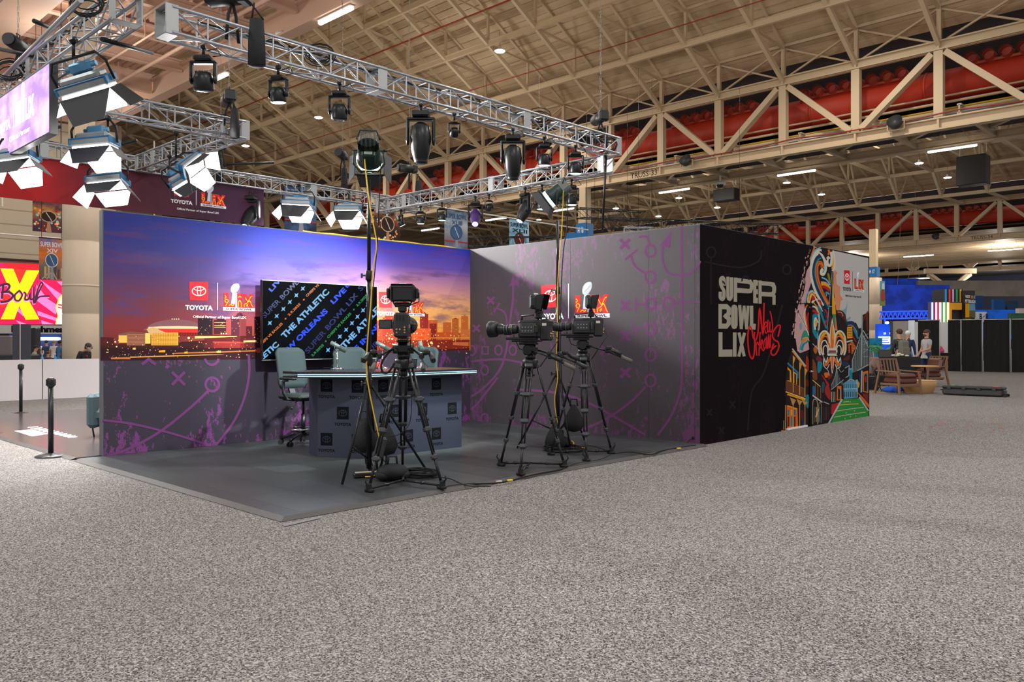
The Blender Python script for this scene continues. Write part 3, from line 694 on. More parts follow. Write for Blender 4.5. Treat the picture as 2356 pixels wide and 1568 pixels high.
# ---- grey wall
g = NG('playbook_print', .55, .35); sp = g.sep(g.tc)
g.out(playbook(g, lin((64, 57, 62)), lin((96, 56, 92)), sp[0], sp[2], .1, 1.3)); PLAY = g.m
g = NG('dark_playbook_print', .9, .06); sp = g.sep(g.tc)
g.out(playbook(g, lin((19, 12, 15)), lin((27, 16, 23)), sp[1], sp[2], .1, 5.7)); DPLAY = g.m
wall2 = wallbox('booth_wall', 'dark grey exhibition wall printed with purple play diagrams and a sponsor logo', (XW1, YW2, .0), (XW3-.1, YW2+.1, HW),
    [(XW1+.001, YW2-e, .0), (XW3, YW2-e, .0), (XW3, YW2-e, HW-.01), (XW1+.001, YW2-e, HW-.01)], PLAY, EDGE)
P = Print((0, YW2-e, 0), (1, 0, 0)); P.fn = P.pp
P2 = (106, 62, 102)
a = P.pp(1237, 737); b = P.pp(1403, 731)
lg = logo_fn(a[0], a[1], (b[0]-a[0])*1.0)
logo(P, lg)
def XX(x, y, r, w): P.stroke([(x-r, y-r), (x+r, y+r)], w, P2, 1); P.stroke([(x-r, y+r), (x+r, y-r)], w, P2, 2)
for x, y, r in ((1439, 703, 11), (1439, 772, 11), (1439, 857, 11), (1129, 691, 8), (1096, 755, 8), (1147, 753, 8), (1438, 561, 11), (1392, 805, 11), (1197, 753, 8)): XX(x, y, r, r*.65)
for x, y in ((1497, 577), (1497, 637), (1497, 757), (1497, 816), (1497, 875), (1539, 697)): P.ring(x, y, 12, 5, P2, 1, ry=13.5)
for x, y in ((1147, 805), (1180, 805), (1115, 851), (1115, 962), (1086, 806)): P.ring(x, y, 8, 4, P2, 1, ry=11)
P.stroke([(1487, 686), (1508, 686), (1508, 710), (1487, 710)], 5, P2, 1, closed=True); P.stroke([(1109, 797), (1123, 797), (1123, 814), (1109, 814)], 3.5, P2, 1, closed=True)
P.stroke([(1463, 686), (1463, 716)], 4.5, P2, 1); P.stroke([(1463, 700), (1487, 699)], 4.5, P2, 2); P.stroke([(1456, 740), (1464, 772)], 4.5, P2, 1); P.stroke([(1460, 757), (1486, 752)], 4.5, P2, 2)
P.stroke([(1568, 520), (1569, 620), (1569, 760), (1569, 860), (1564, 905), (1545, 955), (1513, 1001)], 5.5, P2, 1, smooth=True)
P.stroke([(1552, 697), (1611, 694)], 5, P2, 2)
P.stroke([(1526, 565), (1524, 595), (1535, 625), (1560, 633), (1585, 630), (1605, 612), (1611, 600)], 5, P2, 2, smooth=True); P.poly([(1518, 565), (1541, 570), (1545, 531)], P2, 2)
P.stroke([(1438, 597), (1467, 574)], 5, P2, 1); P.stroke([(1452, 588), (1462, 612), (1486, 629)], 5, P2, 2, smooth=True); P.stroke([(1470, 545), (1488, 545), (1495, 562)], 5, P2, 2, smooth=True)
P.stroke([(1486, 889), (1450, 925), (1400, 960), (1350, 984), (1290, 1004)], 5.5, P2, 3, smooth=True)
P.stroke([(1190, 895), (1280, 903), (1350, 925), (1412, 957), (1485, 1000)], 5.5, P2, 2, smooth=True); P.poly([(1182, 894), (1196, 887), (1196, 902)], P2, 2)
P.stroke([(1084, 912), (1115, 890), (1150, 850), (1166, 800), (1172, 750), (1180, 690), (1181, 655)], 5, P2, 2, smooth=True); P.poly([(1173, 657), (1188, 657), (1181, 630)], P2, 3)
P.stroke([(1084, 942), (1105, 920), (1145, 868)], 5, P2, 2, smooth=True); P.stroke([(1084, 831), (1150, 826), (1200, 834), (1240, 850)], 5, P2, 3, smooth=True)
P.stroke([(1145, 710), (1162, 720), (1168, 760), (1166, 800)], 4, P2, 3, smooth=True); P.stroke([(1137, 718), (1150, 697)], 4, P2, 3)
P.build('printed_graphics', wall2)
m = MB()
for s in (XW1+.98*2.35, XW1+.98*3.85, XW3-.08): m.lo((s, YW2-e-.0015, 0), (s+.004, YW2-e, HW-.02))
m.build('panel_seam', mat('seam_dark', (30, 26, 30)), wall2)
t = thing('cable_hole_cover', 'small round hole in the grey wall with a cable coming out at its foot', 'cable hole', (onY(1594, 1007, YW2-.01)))
m = MB(); m.tube((0, 0, 0), (0, .006, 0), .022, n=14); m.build('grommet', BLK, t)
m = MB(); m.path([(0, -.005, 0), (-.04, -.02, -.03), (-.1, -.04, -.1), (-.18, -.08, -.12)], .005); m.build('cable', RUB, t)

# ---- mural wall
YE = 16.05
wall3 = wallbox('booth_wall', 'dark outer wall with SUPER BOWL LIX lettering, a hidden door and a colourful mural', (XW3-.1, YW2, .0), (XW3, YE, HW),
    [(XW3+e, YW2, .0), (XW3+e, YE, .0), (XW3+e, YE, HW-.005), (XW3+e, YW2, HW-.005)], DPLAY, EDGE)
P = Print((XW3+e, 0, 0), (0, 1, 0)); pw = P.pp
C6 = lambda x, y: pw(1640+x/7.129, 620+y/7.129)
P.fn = C6; LT = (152, 146, 130)
def lt(pts, w, **k): P.stroke(pts, w, LT, 1, **k)
lt([(186, 262), (186, 180), (170, 135), (150, 130), (128, 160), (130, 235), (150, 290), (180, 345), (182, 440), (165, 482), (145, 485), (122, 450), (122, 362)], 54, smooth=True)
lt([(247, 116), (247, 440), (258, 475), (277, 486), (295, 470), (306, 440), (306, 125)], 52)
lt([(370, 526), (370, 130)], 56); lt([(345, 168), (560, 195), (605, 200), (624, 235), (624, 300), (610, 345), (580, 350), (345, 335)], 78)
P.poly([(398, 213), (590, 236), (606, 250), (606, 300), (592, 314), (398, 298)], (19, 12, 15), 2)
lt([(690, 168), (690, 548)], 56); lt([(665, 215), (740, 222)], 90); lt([(665, 362), (738, 362)], 84); lt([(665, 505), (740, 508)], 90)
P.poly([(712, 264), (742, 266), (742, 320), (712, 318)], (19, 12, 15), 2); P.poly([(712, 402), (742, 404), (742, 456), (712, 455)], (19, 12, 15), 2)
lt([(775, 178), (775, 556)], 52); lt([(752, 218), (940, 236), (985, 245), (1003, 290), (1000, 360), (975, 408), (752, 396)], 72); lt([(985, 395), (1003, 430), (1003, 576)], 52)
P.poly([(800, 256), (950, 270), (974, 290), (974, 350), (960, 368), (800, 354)], (19, 12, 15), 2)
lt([(120, 562), (120, 968)], 56); lt([(95, 605), (215, 605), (252, 640), (252, 720), (220, 762), (252, 800), (252, 880), (215, 925), (95, 925)], 86)
P.poly([(148, 648), (222, 650), (230, 680), (218, 718), (148, 718)], (19, 12, 15), 2); P.poly([(148, 806), (218, 806), (232, 845), (218, 884), (148, 884)], (19, 12, 15), 2)
lt([(326, 640), (326, 910), (338, 942), (351, 948), (368, 940), (380, 905), (380, 640), (368, 606), (352, 600), (336, 606)], 52, closed=True)
lt([(440, 580), (468, 975)], 52); lt([(468, 975), (512, 590)], 40); lt([(512, 590), (552, 978)], 42); lt([(552, 978), (578, 590)], 46)
lt([(634, 590), (634, 982)], 58); lt([(610, 930), (702, 936)], 96)
lt([(126, 1025), (126, 1425)], 64); lt([(96, 1368), (320, 1366)], 116); lt([(358, 1028), (358, 1424)], 60)
lt([(428, 1030), (515, 1420)], 50); lt([(520, 1034), (425, 1424)], 50)
RS = (206, 20, 30)
def rs(pts, w=22): P.stroke(pts, w, RS, 3, smooth=True)
rs([(700, 1170), (740, 1020), (768, 640), (820, 1060), (840, 545)], 24); rs([(845, 960), (890, 900), (870, 855), (845, 920), (870, 1040), (905, 1000)], 17)
rs([(905, 820), (895, 990), (920, 1010), (935, 860), (935, 1000), (960, 1020), (980, 950), (965, 800), (938, 680)], 18)
rs([(685, 1020), (665, 1120), (640, 990), (600, 930), (575, 1060), (578, 1240), (605, 1400), (650, 1460), (680, 1350), (685, 1180), (670, 1100)], 24)
rs([(700, 1180), (720, 1410)], 20); rs([(715, 1230), (735, 1185), (750, 1240)], 16); rs([(775, 1020), (755, 1410)], 20); rs([(780, 1290), (815, 1180), (800, 1150), (785, 1240), (825, 1330), (845, 1290)], 17)
rs([(865, 1120), (835, 1200), (840, 1290), (868, 1260), (880, 1100), (885, 1300)], 17); rs([(895, 1290), (915, 1060), (920, 1290), (945, 1060), (940, 1280)], 17)
rs([(1068, 1100), (1105, 930), (1060, 920), (1000, 1000), (975, 1080), (1010, 1150), (1070, 1190), (1080, 1280), (1030, 1380), (975, 1400), (955, 1330), (1030, 1250), (970, 1290), (1000, 1210)], 24)
# faint playbook
FP = (28, 18, 25); P.fn = pw
for x, y, r in ((1636, 580, 10), (1660, 655, 7), (1810, 620, 9), (1715, 645, 8)): P.ring(x, y, r, 3.5, FP, 0, ry=r*1.2)
P.stroke([(1622, 602), (1700, 615), (1745, 600), (1752, 575)], 3.5, FP, 0, smooth=True); P.stroke([(1636, 594), (1636, 700)], 3.5, FP, 0); P.stroke([(1720, 990), (1730, 900), (1760, 850), (1800, 700)], 4, FP, 0, smooth=True)
for x, y in ((1632, 948), (1685, 930), (1660, 990)): P.stroke([(x-6, y-8), (x+6, y+8)], 4, FP, 0); P.stroke([(x-6, y+8), (x+6, y-8)], 4, FP, 0)
# ---- mural, traced as curves
MA = lambda x, y: pw(1780+x/6.817, 560+y/6.817)
P.fn = MA; yo = 1431.6
K_, NV, TL, CY, OR, YL, GD, RR, CR, BR, PKK, GRY, LB = (30, 20, 24), (22, 48, 78), (16, 122, 140), (96, 170, 186), (206, 98, 26), (214, 176, 92), (214, 148, 20), (170, 28, 32), (196, 192, 178), (96, 40, 20), (188, 144, 146), (178, 174, 172), (110, 150, 170)
def p(c, pts, L=1, sm=True): P.poly(pts, c, L, smooth=sm)
def q(c, w, pts, L=2, sm=True, tp=False): P.stroke(pts, w, c, L, smooth=sm, taper=tp)
p(PKK, [(625, 40), (600, 150), (565, 230), (570, 340), (520, 420), (490, 560), (500, 620), (465, 800), (400, 930), (350, 1060), (330, 1260), (320, 1480), (345, yo+60), (370, yo+250), (420, yo+290), (600, yo+260), (620, 1000), (640, 500), (680, 60)], 0, False)
rnd = random.Random(5)
for i in range(46):
    t_ = i/45; x = 560-250*t_+rnd.uniform(-45, 10); y = 60+1340*t_; h = rnd.uniform(30, 110)
    p(PKK if i % 3 else K_, [(x, y), (x+rnd.uniform(8, 22), y+6), (x+rnd.uniform(0, 14), y+h), (x-rnd.uniform(4, 10), y+h*.8)], 1 if i % 3 else 2, False)
p(GRY, [(880, 98), (1485, 228), (1485, 1080), (1390, 1120), (1370, 1330), (1335, 1330), (1290, 1240), (1150, 1230), (1080, 1080), (1000, 1040), (960, 700), (900, 500)], 0, False)
p((200, 130, 96), [(960, 420), (1000, 450), (990, 480), (975, 500), (990, 640), (1045, 680), (1040, 800), (1090, 880), (1050, 900), (1035, 1050), (985, 1060), (930, 900), (920, 500)], 1, False)
p(LB, [(1160, 900), (1140, 1100), (1130, 1220), (1100, 1180), (1060, 1060), (1130, 1010)], 1); p(LB, [(1180, 1150), (1210, 1170), (1140, 1230), (1130, 1210)], 1)
# dark ground of the lower mural
p(K_, [(620, 60), (920, 100), (935, 400), (940, 700), (980, 1040), (1120, 1100), (1150, 1230), (1330, 1330), (1485, 1300), (1485, yo+560), (1485, yo+1100), (1350, yo+900), (1060, yo+1000), (890, yo+1250), (840, yo+1400), (120, yo+1520), (200, yo+1200), (190, yo+1000), (170, yo+860), (215, yo+440), (290, yo+210), (400, yo+290), (560, yo+230), (500, 1200), (480, 940), (590, 600), (570, 300)], 1, False)
# big feather plume
q(OR, 26, [(640, 60), (600, 170), (590, 240)], 2); q(CY, 22, [(740, 60), (640, 120), (585, 300), (585, 520), (640, 700), (760, 860), (860, 1020)], 2)
q(CR, 66, [(750, 120), (690, 130), (625, 250), (595, 420), (620, 600), (690, 790), (800, 960)], 3, tp=False)
q(NV, 44, [(735, 190), (680, 220), (640, 320), (625, 480), (680, 700), (780, 900), (850, 1010)], 4)
q(TL, 24, [(745, 230), (700, 250), (660, 340), (650, 480), (690, 640), (790, 860), (860, 990)], 5)
q(OR, 50, [(770, 390), (735, 300), (690, 330), (680, 470), (720, 660), (800, 840), (860, 950)], 6); q(BR, 9, [(765, 380), (730, 330), (700, 380), (705, 520), (760, 700), (860, 920)], 7); q(BR, 7, [(748, 300), (700, 300), (672, 400), (690, 600), (790, 820)], 7)
q(CR, 44, [(700, 110), (760, 180), (800, 270), (810, 400), (780, 480), (745, 470), (750, 420), (775, 400)], 8); q(CY, 14, [(790, 330), (800, 400), (775, 450)], 9)
q(K_, 20, [(720, 120), (780, 170), (830, 260)], 8)
q(CR, 40, [(900, 130), (910, 230), (895, 330), (860, 345), (838, 290), (850, 220), (875, 240)], 5); q(CR, 26, [(930, 110), (955, 250), (945, 380), (915, 430)], 5); q(GD, 26, [(925, 150), (940, 260), (915, 400)], 4); q(OR, 30, [(855, 95), (870, 130), (855, 180)], 5)
p((120, 120, 30), [(840, 480), (870, 475), (890, 600), (870, 610)], 4); q(CY, 22, [(750, 530), (830, 570), (880, 650)], 4); q(PKK, 16, [(740, 600), (810, 610), (870, 660)], 5); q(GD, 60, [(740, 630), (810, 645), (880, 720)], 4); q(RR, 44, [(760, 670), (820, 690), (880, 740)], 5)
q(TL, 22, [(800, 790), (830, 760), (870, 790)], 5); q(LB, 14, [(820, 830), (840, 770), (865, 800)], 6)
# mast and obelisk
p(K_, [(905, 440), (925, 440), (870, 1300), (835, 1380), (855, 1100)], 6, False); q(LB, 9, [(915, 440), (865, 1000), (835, 1380)], 7, False); q(LB, 12, [(868, 985), (918, 985)], 8, False)
p((206, 172, 100), [(925, 480), (945, 850), (975, 960), (915, 930)], 5, False); p(GD, [(915, 850), (955, 850), (975, 1110), (915, 1100)], 6, False); p((40, 130, 84), [(915, 1100), (968, 1110), (955, 1310)], 6, False); p((196, 110, 66), [(965, 1090), (1000, 1370), (960, 1360)], 6, False)
p((80, 30, 20), [(985, 1060), (1040, 1045), (1100, 1080), (1140, 1200), (1130, 1240), (1080, 1170), (1010, 1110)], 6); q((200, 130, 96), 12, [(1000, 1075), (1060, 1080), (1085, 1140)], 7)
p(NV, [(1140, 1230), (1230, 1215), (1290, 1270), (1330, 1380), (1310, 1430), (1240, 1300), (1150, 1290)], 6); q((140, 120, 100), 16, [(1160, 1290), (1220, 1280), (1290, 1360), (1310, 1450)], 7)
# left flourish
q(CY, 16, [(500, 930), (520, 800), (580, 740), (620, 740)], 3); q(CR, 14, [(530, 900), (545, 800), (600, 750), (650, 790)], 4); q(OR, 16, [(550, 900), (560, 820), (600, 770), (660, 830)], 5); q(YL, 44, [(545, 930), (570, 830), (610, 800), (650, 870)], 4); p(RR, [(590, 870), (600, 810), (635, 830), (650, 880), (610, 890)], 6)
q(CR, 34, [(600, 930), (660, 870), (720, 960), (780, 1060)], 5); q(RR, 34, [(690, 900), (720, 900), (740, 960)], 6); q(CR, 26, [(560, 1000), (640, 990), (700, 1080), (715, 1220), (700, 1360)], 5); q(RR, 40, [(590, 1060), (640, 1060), (690, 1110)], 6); q(GD, 14, [(620, 920), (680, 1000), (700, 1080)], 7)
q(TL, 60, [(690, 1150), (640, 1130), (610, 1220), (630, 1360), (690, 1480)], 5); q(CR, 28, [(690, 1240), (655, 1170), (640, 1250), (650, 1350)], 6); p(GD, [(655, 1190), (685, 1220), (670, 1300), (650, 1270)], 7); p(CY, [(645, 1215), (660, 1220), (655, 1245), (642, 1240)], 8)
q(RR, 24, [(545, 1080), (530, 1200), (560, 1400)], 3); q(CR, 18, [(500, 1020), (475, 1120), (500, 1260), (550, 1440)], 3); q(OR, 20, [(530, 960), (490, 1050), (520, 1260), (545, 1400)], 2); q(GRY, 26, [(380, 1090), (450, 1210), (540, 1400)], 3, False); q(K_, 6, [(380, 1060), (550, 1390)], 4, False)
q(TL, 34, [(700, 960), (740, 1080), (790, 1230), (830, 1330)], 4); q(NV, 26, [(740, 950), (790, 1080), (830, 1200)], 5); q(RR, 24, [(800, 1030), (840, 1120), (800, 1290)], 5); q(BR, 36, [(870, 1120), (880, 1250), (850, 1350)], 5); q(LB, 12, [(700, 1060), (715, 1200), (690, 1420), (690, 1600)], 6)
p((40, 130, 110), [(440, 1440), (480, 1360), (540, 1400), (560, 1480), (480, 1500), (430, 1520)], 3); p((190, 120, 60), [(430, 1530), (500, 1470), (555, 1490), (470, 1560)], 4)
q(TL, 56, [(430, yo+240), (460, yo+140), (555, yo+70)], 3); q(GD, 16, [(450, yo+60), (520, yo+40), (560, yo+90)], 4); q(CY, 10, [(420, yo+260), (440, yo+150), (540, yo+60)], 4)
p((110, 140, 160), [(405, 1260), (440, 1250), (440, 1330), (415, 1350)], 3)
# fleur-de-lis
for sx in (1, -1):
    f = lambda pts: [(915+sx*(x-915), y) for x, y in pts]
    q(CR, 26, f([(1100, 1750), (1128, 1640), (1110, 1450), (1040, 1370), (975, 1420), (950, 1560)]), 9); q(GD, 40, f([(1085, 1700), (1100, 1560), (1060, 1440), (1010, 1400), (970, 1450), (955, 1600)]), 8); q(OR, 22, f([(1090, 1720), (1095, 1560), (1045, 1460), (985, 1480), (955, 1640)]), 9)
    q(CR, 18, f([(1060, 1745), (1090, 1650), (1070, 1540), (1020, 1520), (985, 1590), (960, 1650)]), 10); q(K_, 28, f([(1040, 1700), (1060, 1620), (1020, 1560), (985, 1620)]), 9); q(CR, 16, f([(985, 1720), (990, 1630), (1020, 1595), (1055, 1640), (1048, 1740)]), 11)
    q(CR, 16, f([(985, 1780), (1010, 1860), (1040, 1800)]), 11); q(OR, 40, f([(940, 1790), (975, 1850), (1010, 1900), (1030, 1870)]), 10); q(CR, 12, f([(1045, 1780), (1050, 1900), (1000, 1960), (960, 1890)]), 11)
p(CR, [(915, 1160), (950, 1330), (970, 1460), (950, 1650), (890, 1650), (870, 1460), (885, 1330)], 10, False); p(OR, [(915, 1240), (940, 1400), (945, 1520), (930, 1650), (900, 1650), (890, 1500), (895, 1380)], 11); p(GD, [(915, 1260), (940, 1400), (940, 1510), (915, 1500)], 12, False)
p(CR, [(845, 1640), (985, 1640), (1000, 1690), (980, 1740), (1000, 1760), (845, 1760), (835, 1740), (850, 1700)], 12, False); p((110, 40, 24), [(858, 1675), (975, 1675), (975, 1700), (858, 1700)], 13, False); p(K_, [(850, 1705), (980, 1705), (980, 1720), (850, 1720)], 13, False)
p(OR, [(890, 1770), (940, 1770), (935, 1940), (915, 1960), (895, 1930)], 12, False); q(CR, 10, [(890, 1770), (900, 1930), (915, 2030), (930, 1940), (945, 1770)], 13)
# skyline building and bridge
p(OR, [(1165, yo+150), (1235, yo+100), (1290, yo+190), (1230, yo+300), (1175, yo+280)], 6, False); p(GD, [(1150, 1310), (1230, 1300), (1235, 1480), (1150, 1490)], 7, False)
for y in range(1330, 1480, 26): q(BR, 7, [(1165, y), (1225, y-3)], 8, False)
for y in range(int(yo)+130, int(yo)+280, 24): q(BR, 6, [(1170, y+10), (1270, y)], 8, False)
q(GRY, 24, [(1145, yo+110), (1235, yo+85)], 9, False); q(TL, 30, [(1250, 1330), (1300, 1440), (1320, yo+60)], 7); q(RR, 16, [(1230, 1440), (1290, yo+110)], 8)
p((80, 36, 26), [(1080, yo+400), (1150, yo+330), (1220, yo+310), (1180, yo+390)], 6); p(NV, [(1070, yo+430), (1150, yo+420), (1170, yo+470), (1090, yo+490)], 6)
p(K_, [(1195, yo+160), (1215, yo+160), (1225, yo+520), (1190, yo+520)], 9, False); p(BR, [(1400, 1150), (1480, 1050), (1480, 1370), (1400, 1370)], 6, False); p(K_, [(1400, 1250), (1440, 1130), (1460, 1370), (1400, 1370)], 7, False)
BRG = (150, 164, 166)
q(BRG, 16, [(1385, 1100), (1378, yo+500)], 9, False); q(BRG, 14, [(1400, 1360), (1480, yo+60)], 9, False); q(BRG, 10, [(1385, 1370), (1230, yo+400), (1230, yo+590)], 9, False); q(BRG, 10, [(1395, 1430), (1485, yo+200)], 9, False)
for i in range(9): x = 1240+i*16; q(BRG, 5, [(x, yo+395-i*46), (x+4, yo+590-i*6)], 9, False)
for i in range(6): x = 1400+i*15; q(BRG, 5, [(x, yo-10+i*20), (x+3, yo+520-i*8)], 9, False)
for i in range(6): q(BRG, 5, [(1400, yo+40+i*60), (1482, yo+90+i*50 if i % 2 else yo-20+i*60)], 9, False)
q(BRG, 12, [(1100, yo+560), (1485, yo+460)], 9, False) if False else q(BRG, 14, [(1310, yo+560), (1485, yo+465)], 10, False); q(BRG, 12, [(1115, yo+520), (1180, yo+480), (1175, yo+640), (1125, yo+670)], 10, False); q(BRG, 10, [(900, yo+860), (1095, yo+700)], 9, False)
q(BRG, 9, [(990, yo+470), (985, yo+790)], 9, False); q(BRG, 7, [(990, yo+470), (960, yo+650), (900, yo+790)], 9); q(BRG, 7, [(1000, yo+480), (1050, yo+580), (1100, yo+550)], 9)
for i in range(12): x = 905+i*16; q(BRG, 3.5, [(x, yo+790-max(0, (80-abs(x-990)))*3.2), (x, yo+850-i*11)], 9, False)
# cathedral
CB = (84, 140, 166)
p(CB, [(1090, yo+760), (1180, yo+700), (1250, yo+700), (1320, yo+740), (1315, yo+980), (1100, yo+1005)], 7, False); p(TL, [(1185, yo+540), (1230, yo+540), (1232, yo+700), (1182, yo+700)], 8, False); p((70, 160, 180), [(1180, yo+520), (1232, yo+520), (1232, yo+545), (1180, yo+545)], 9, False)
for x in (1110, 1140, 1170, 1205, 1240, 1275, 1300):
    p(K_, [(x-5, yo+890), (x+5, yo+890), (x+6, yo+970), (x-5, yo+975)], 9, False); p(NV, [(x-4, yo+770), (x+4, yo+770), (x+4, yo+830), (x-4, yo+835)], 9, False)
q((150, 190, 206), 8, [(1090, yo+850), (1315, yo+835)], 9, False); q(CR, 6, [(1160, yo+720), (1205, yo+690), (1255, yo+715)], 10); p((130, 160, 176), [(1285, yo+700), (1318, yo+700), (1318, yo+980), (1290, yo+980)], 8, False)
# street
p((44, 132, 50), [(1075, yo+1010), (1340, yo+990), (1485, yo+1200), (1485, yo+1275), (890, yo+1385)], 7, False); q(GRY, 22, [(1340, yo+975), (1485, yo+1190)], 8, False); q(GRY, 26, [(1070, yo+1005), (860, yo+1390)], 8, False)
for a, b in (((1040, yo+1100), (1330, yo+1080)), ((980, yo+1195), (1410, yo+1135)), ((940, yo+1290), (1440, yo+1210)), ((1090, yo+1055), (1180, yo+1045))): q(YL if a[0] > 1000 else GRY, 11, [a, ((a[0]+b[0])/2, (a[1]+b[1])/2-4), b], 9)
for x, y in ((1205, 1050), (1140, 1220), (1270, 1190), (1205, 1280), (1290, 1270), (1120, 1310)): q(YL, 9, [(x, yo+y-8), (x-8, yo+y+10)], 9, False)
p((196, 96, 46), [(1320, yo+900), (1485, yo+1080), (1485, yo+1140), (1380, yo+1010)], 8); p((120, 30, 24), [(1390, yo+920), (1480, yo+920), (1480, yo+1060), (1400, yo+960)], 7, False)
p(RR, [(905, yo+1090), (1060, yo+1050), (960, yo+1230), (900, yo+1250)], 6, False)
# right house
p(OR, [(1395, yo+580), (1480, yo+560), (1480, yo+910), (1395, yo+890)], 8, False); p(K_, [(1415, yo+620), (1465, yo+600), (1470, yo+890), (1415, yo+880)], 9, False); q(TL, 12, [(1465, yo+890), (1465, yo+650), (1440, yo+600), (1415, yo+640)], 10); p(RR, [(1425, yo+650), (1450, yo+660), (1450, yo+740), (1425, yo+720)], 10); q((150, 176, 186), 22, [(1380, yo+560), (1372, yo+900)], 9, False)
q(NV, 24, [(1325, yo+620), (1350, yo+640), (1350, yo+720)], 8); p(GD, [(1320, yo+730), (1345, yo+760), (1330, yo+830), (1318, yo+800)], 8)
p(OR, [(990, yo+800), (1060, yo+800), (1060, yo+1020), (985, yo+1030)], 8, False); p(K_, [(1005, yo+840), (1040, yo+840), (1040, yo+1010), (1008, yo+1010)], 9, False); q(CY, 8, [(1040, yo+1010), (1042, yo+870), (1020, yo+830)], 10)
for x in (905, 930, 955): q(CR, 8, [(x, yo+890), (x+3, yo+1050)], 8, False)
# middle houses
for pts, c in (([(600, yo+380), (660, yo+470), (680, yo+700), (600, yo+650)], (120, 60, 30)), ([(690, yo+420), (760, yo+440), (740, yo+560), (690, yo+590)], TL), ([(750, yo+620), (860, yo+760), (850, yo+800), (760, yo+650)], RR), ([(790, yo+600), (850, yo+590), (870, yo+650), (810, yo+670)], OR),
        ([(820, yo+790), (860, yo+800), (890, yo+900), (880, yo+1020), (800, yo+900)], (150, 40, 34)), ([(660, yo+160), (690, yo+200), (660, yo+300), (620, yo+230)], (170, 90, 30)), ([(690, yo+330), (760, yo+380), (740, yo+420), (660, yo+390)], (110, 30, 50)),
        ([(600, yo+820), (640, yo+810), (640, yo+930), (600, yo+940)], (16, 96, 150)), ([(510, yo+330), (550, yo+400), (545, yo+560), (505, yo+560)], (150, 44, 20)), ([(760, yo+740), (800, yo+760), (780, yo+900), (750, yo+880)], (40, 70, 90)), ([(850, yo+650), (900, yo+600), (920, yo+640), (860, yo+700)], (110, 30, 30)), ([(500, yo+700), (550, yo+720), (550, yo+800), (500, yo+800)], (90, 20, 16))): p(c, pts, 4)
q(YL, 12, [(600, yo+700), (730, yo+810)], 6, False); q(GD, 8, [(600, yo+720), (600, yo+940)], 6, False); q(GRY, 22, [(605, yo+945), (760, yo+1055)], 6, False); q(GRY, 12, [(780, yo+1050), (870, yo+1085)], 6, False)
for x in (650, 690, 735): q((150, 90, 40), 9, [(x, yo+760+(x-650)*.8), (x, yo+1000)], 5, False)
q((170, 160, 130), 9, [(612, yo+1400), (612, yo+1060), (650, yo+1010), (685, yo+1080), (685, yo+1400)], 6); q((150, 140, 110), 7, [(705, yo+1380), (705, yo+1100), (725, yo+1060), (745, yo+1120), (740, yo+1380)], 6)
for x, c in ((640, (90, 90, 120)), (665, GD), (715, (20, 110, 150)), (775, (80, 30, 40)), (800, (70, 60, 90)), (825, (96, 40, 40)), (850, (60, 30, 40))): q(c, 10, [(x, yo+1370-(x-640)*.2), (x+6, yo+1130)], 5, False)
q(YL, 20, [(660, yo+1290), (690, yo+1190), (700, yo+1160)], 6); q(GRY, 9, [(520, 1490), (700, yo+230), (790, yo+370), (780, yo+480), (850, yo+560), (870, yo+640)], 8)
# left balcony house
p(GD, [(215, yo+500), (270, yo+560), (280, yo+740), (215, yo+720)], 3, False); q((30, 110, 160), 26, [(215, yo+440), (300, yo+520), (375, yo+590), (372, yo+680)], 4, False); p(GD, [(310, yo+570), (365, yo+610), (365, yo+780), (310, yo+750)], 3, False); p(K_, [(322, yo+600), (350, yo+620), (350, yo+770), (322, yo+760)], 5, False); p(K_, [(215, yo+540), (250, yo+570), (250, yo+720), (215, yo+710)], 5, False)
q(GRY, 18, [(290, yo+215), (500, yo+490)], 6, False); q((200, 130, 40), 22, [(290, yo+250), (495, yo+510)], 5, False)
for x, y0, y1 in ((303, 330, 900), (405, 430, 940), (488, 520, 970)): q((196, 150, 70), 12, [(x, yo+y0), (x, yo+y1)], 7, False); p((190, 140, 60), [(x-6, yo+y0-10), (x+36, yo+y0+30), (x+8, yo+y0+120)], 6, False)
p((112, 60, 34), [(185, yo+720), (490, yo+860), (490, yo+980), (190, yo+880)], 4, False)
for i in range(17): x = 195+i*18; q(K_, 4, [(x, yo+735+i*7), (x, yo+885+i*5)], 5, False)
q((160, 96, 50), 8, [(200, yo+715), (490, yo+850)], 6, False); q(YL, 16, [(185, yo+890), (495, yo+1000)], 6, False); q(GD, 26, [(210, yo+930), (495, yo+1020)], 5, False)
for x in (303, 405, 488): q((190, 140, 70), 12, [(x, yo+1040+(x-303)*.1), (x, yo+1470-(x-303)*.15)], 6, False); p((180, 130, 70), [(x-50, yo+980+(x-303)*.2), (x+45, yo+1020+(x-303)*.2), (x+5, yo+1100), (x-12, yo+1100)], 5, False)
p(OR, [(200, yo+1100), (370, yo+1150), (380, yo+1440), (210, yo+1480)], 3, False); q(GD, 20, [(215, yo+1110), (360, yo+1160)], 4, False)
for x, c in ((230, (20, 120, 150)), (278, GD), (328, (30, 100, 150))): p(c, [(x-14, yo+1170), (x+14, yo+1170), (x+14, yo+1260), (x-14, yo+1260)], 4, False); p((96, 26, 20) if x != 278 else TL, [(x-14, yo+1280), (x+14, yo+1280), (x+14, yo+1430), (x-14, yo+1440)], 4, False)
p((90, 20, 50), [(425, yo+1190), (465, yo+1200), (460, yo+1330), (430, yo+1340)], 3); p(NV, [(440, yo+1340), (470, yo+1300), (475, yo+1440), (450, yo+1450)], 3); p(TL, [(500, yo+960), (550, yo+950), (545, yo+1130), (510, yo+1120)], 3)
q(YL, 8, [(180, yo+1100), (180, yo+1500)], 4, False); q(GRY, 6, [(155, yo+1340), (155, yo+1480)], 4, False); p(OR, [(115, yo+1495), (165, yo+1490), (165, yo+1520), (115, yo+1520)], 4, False)
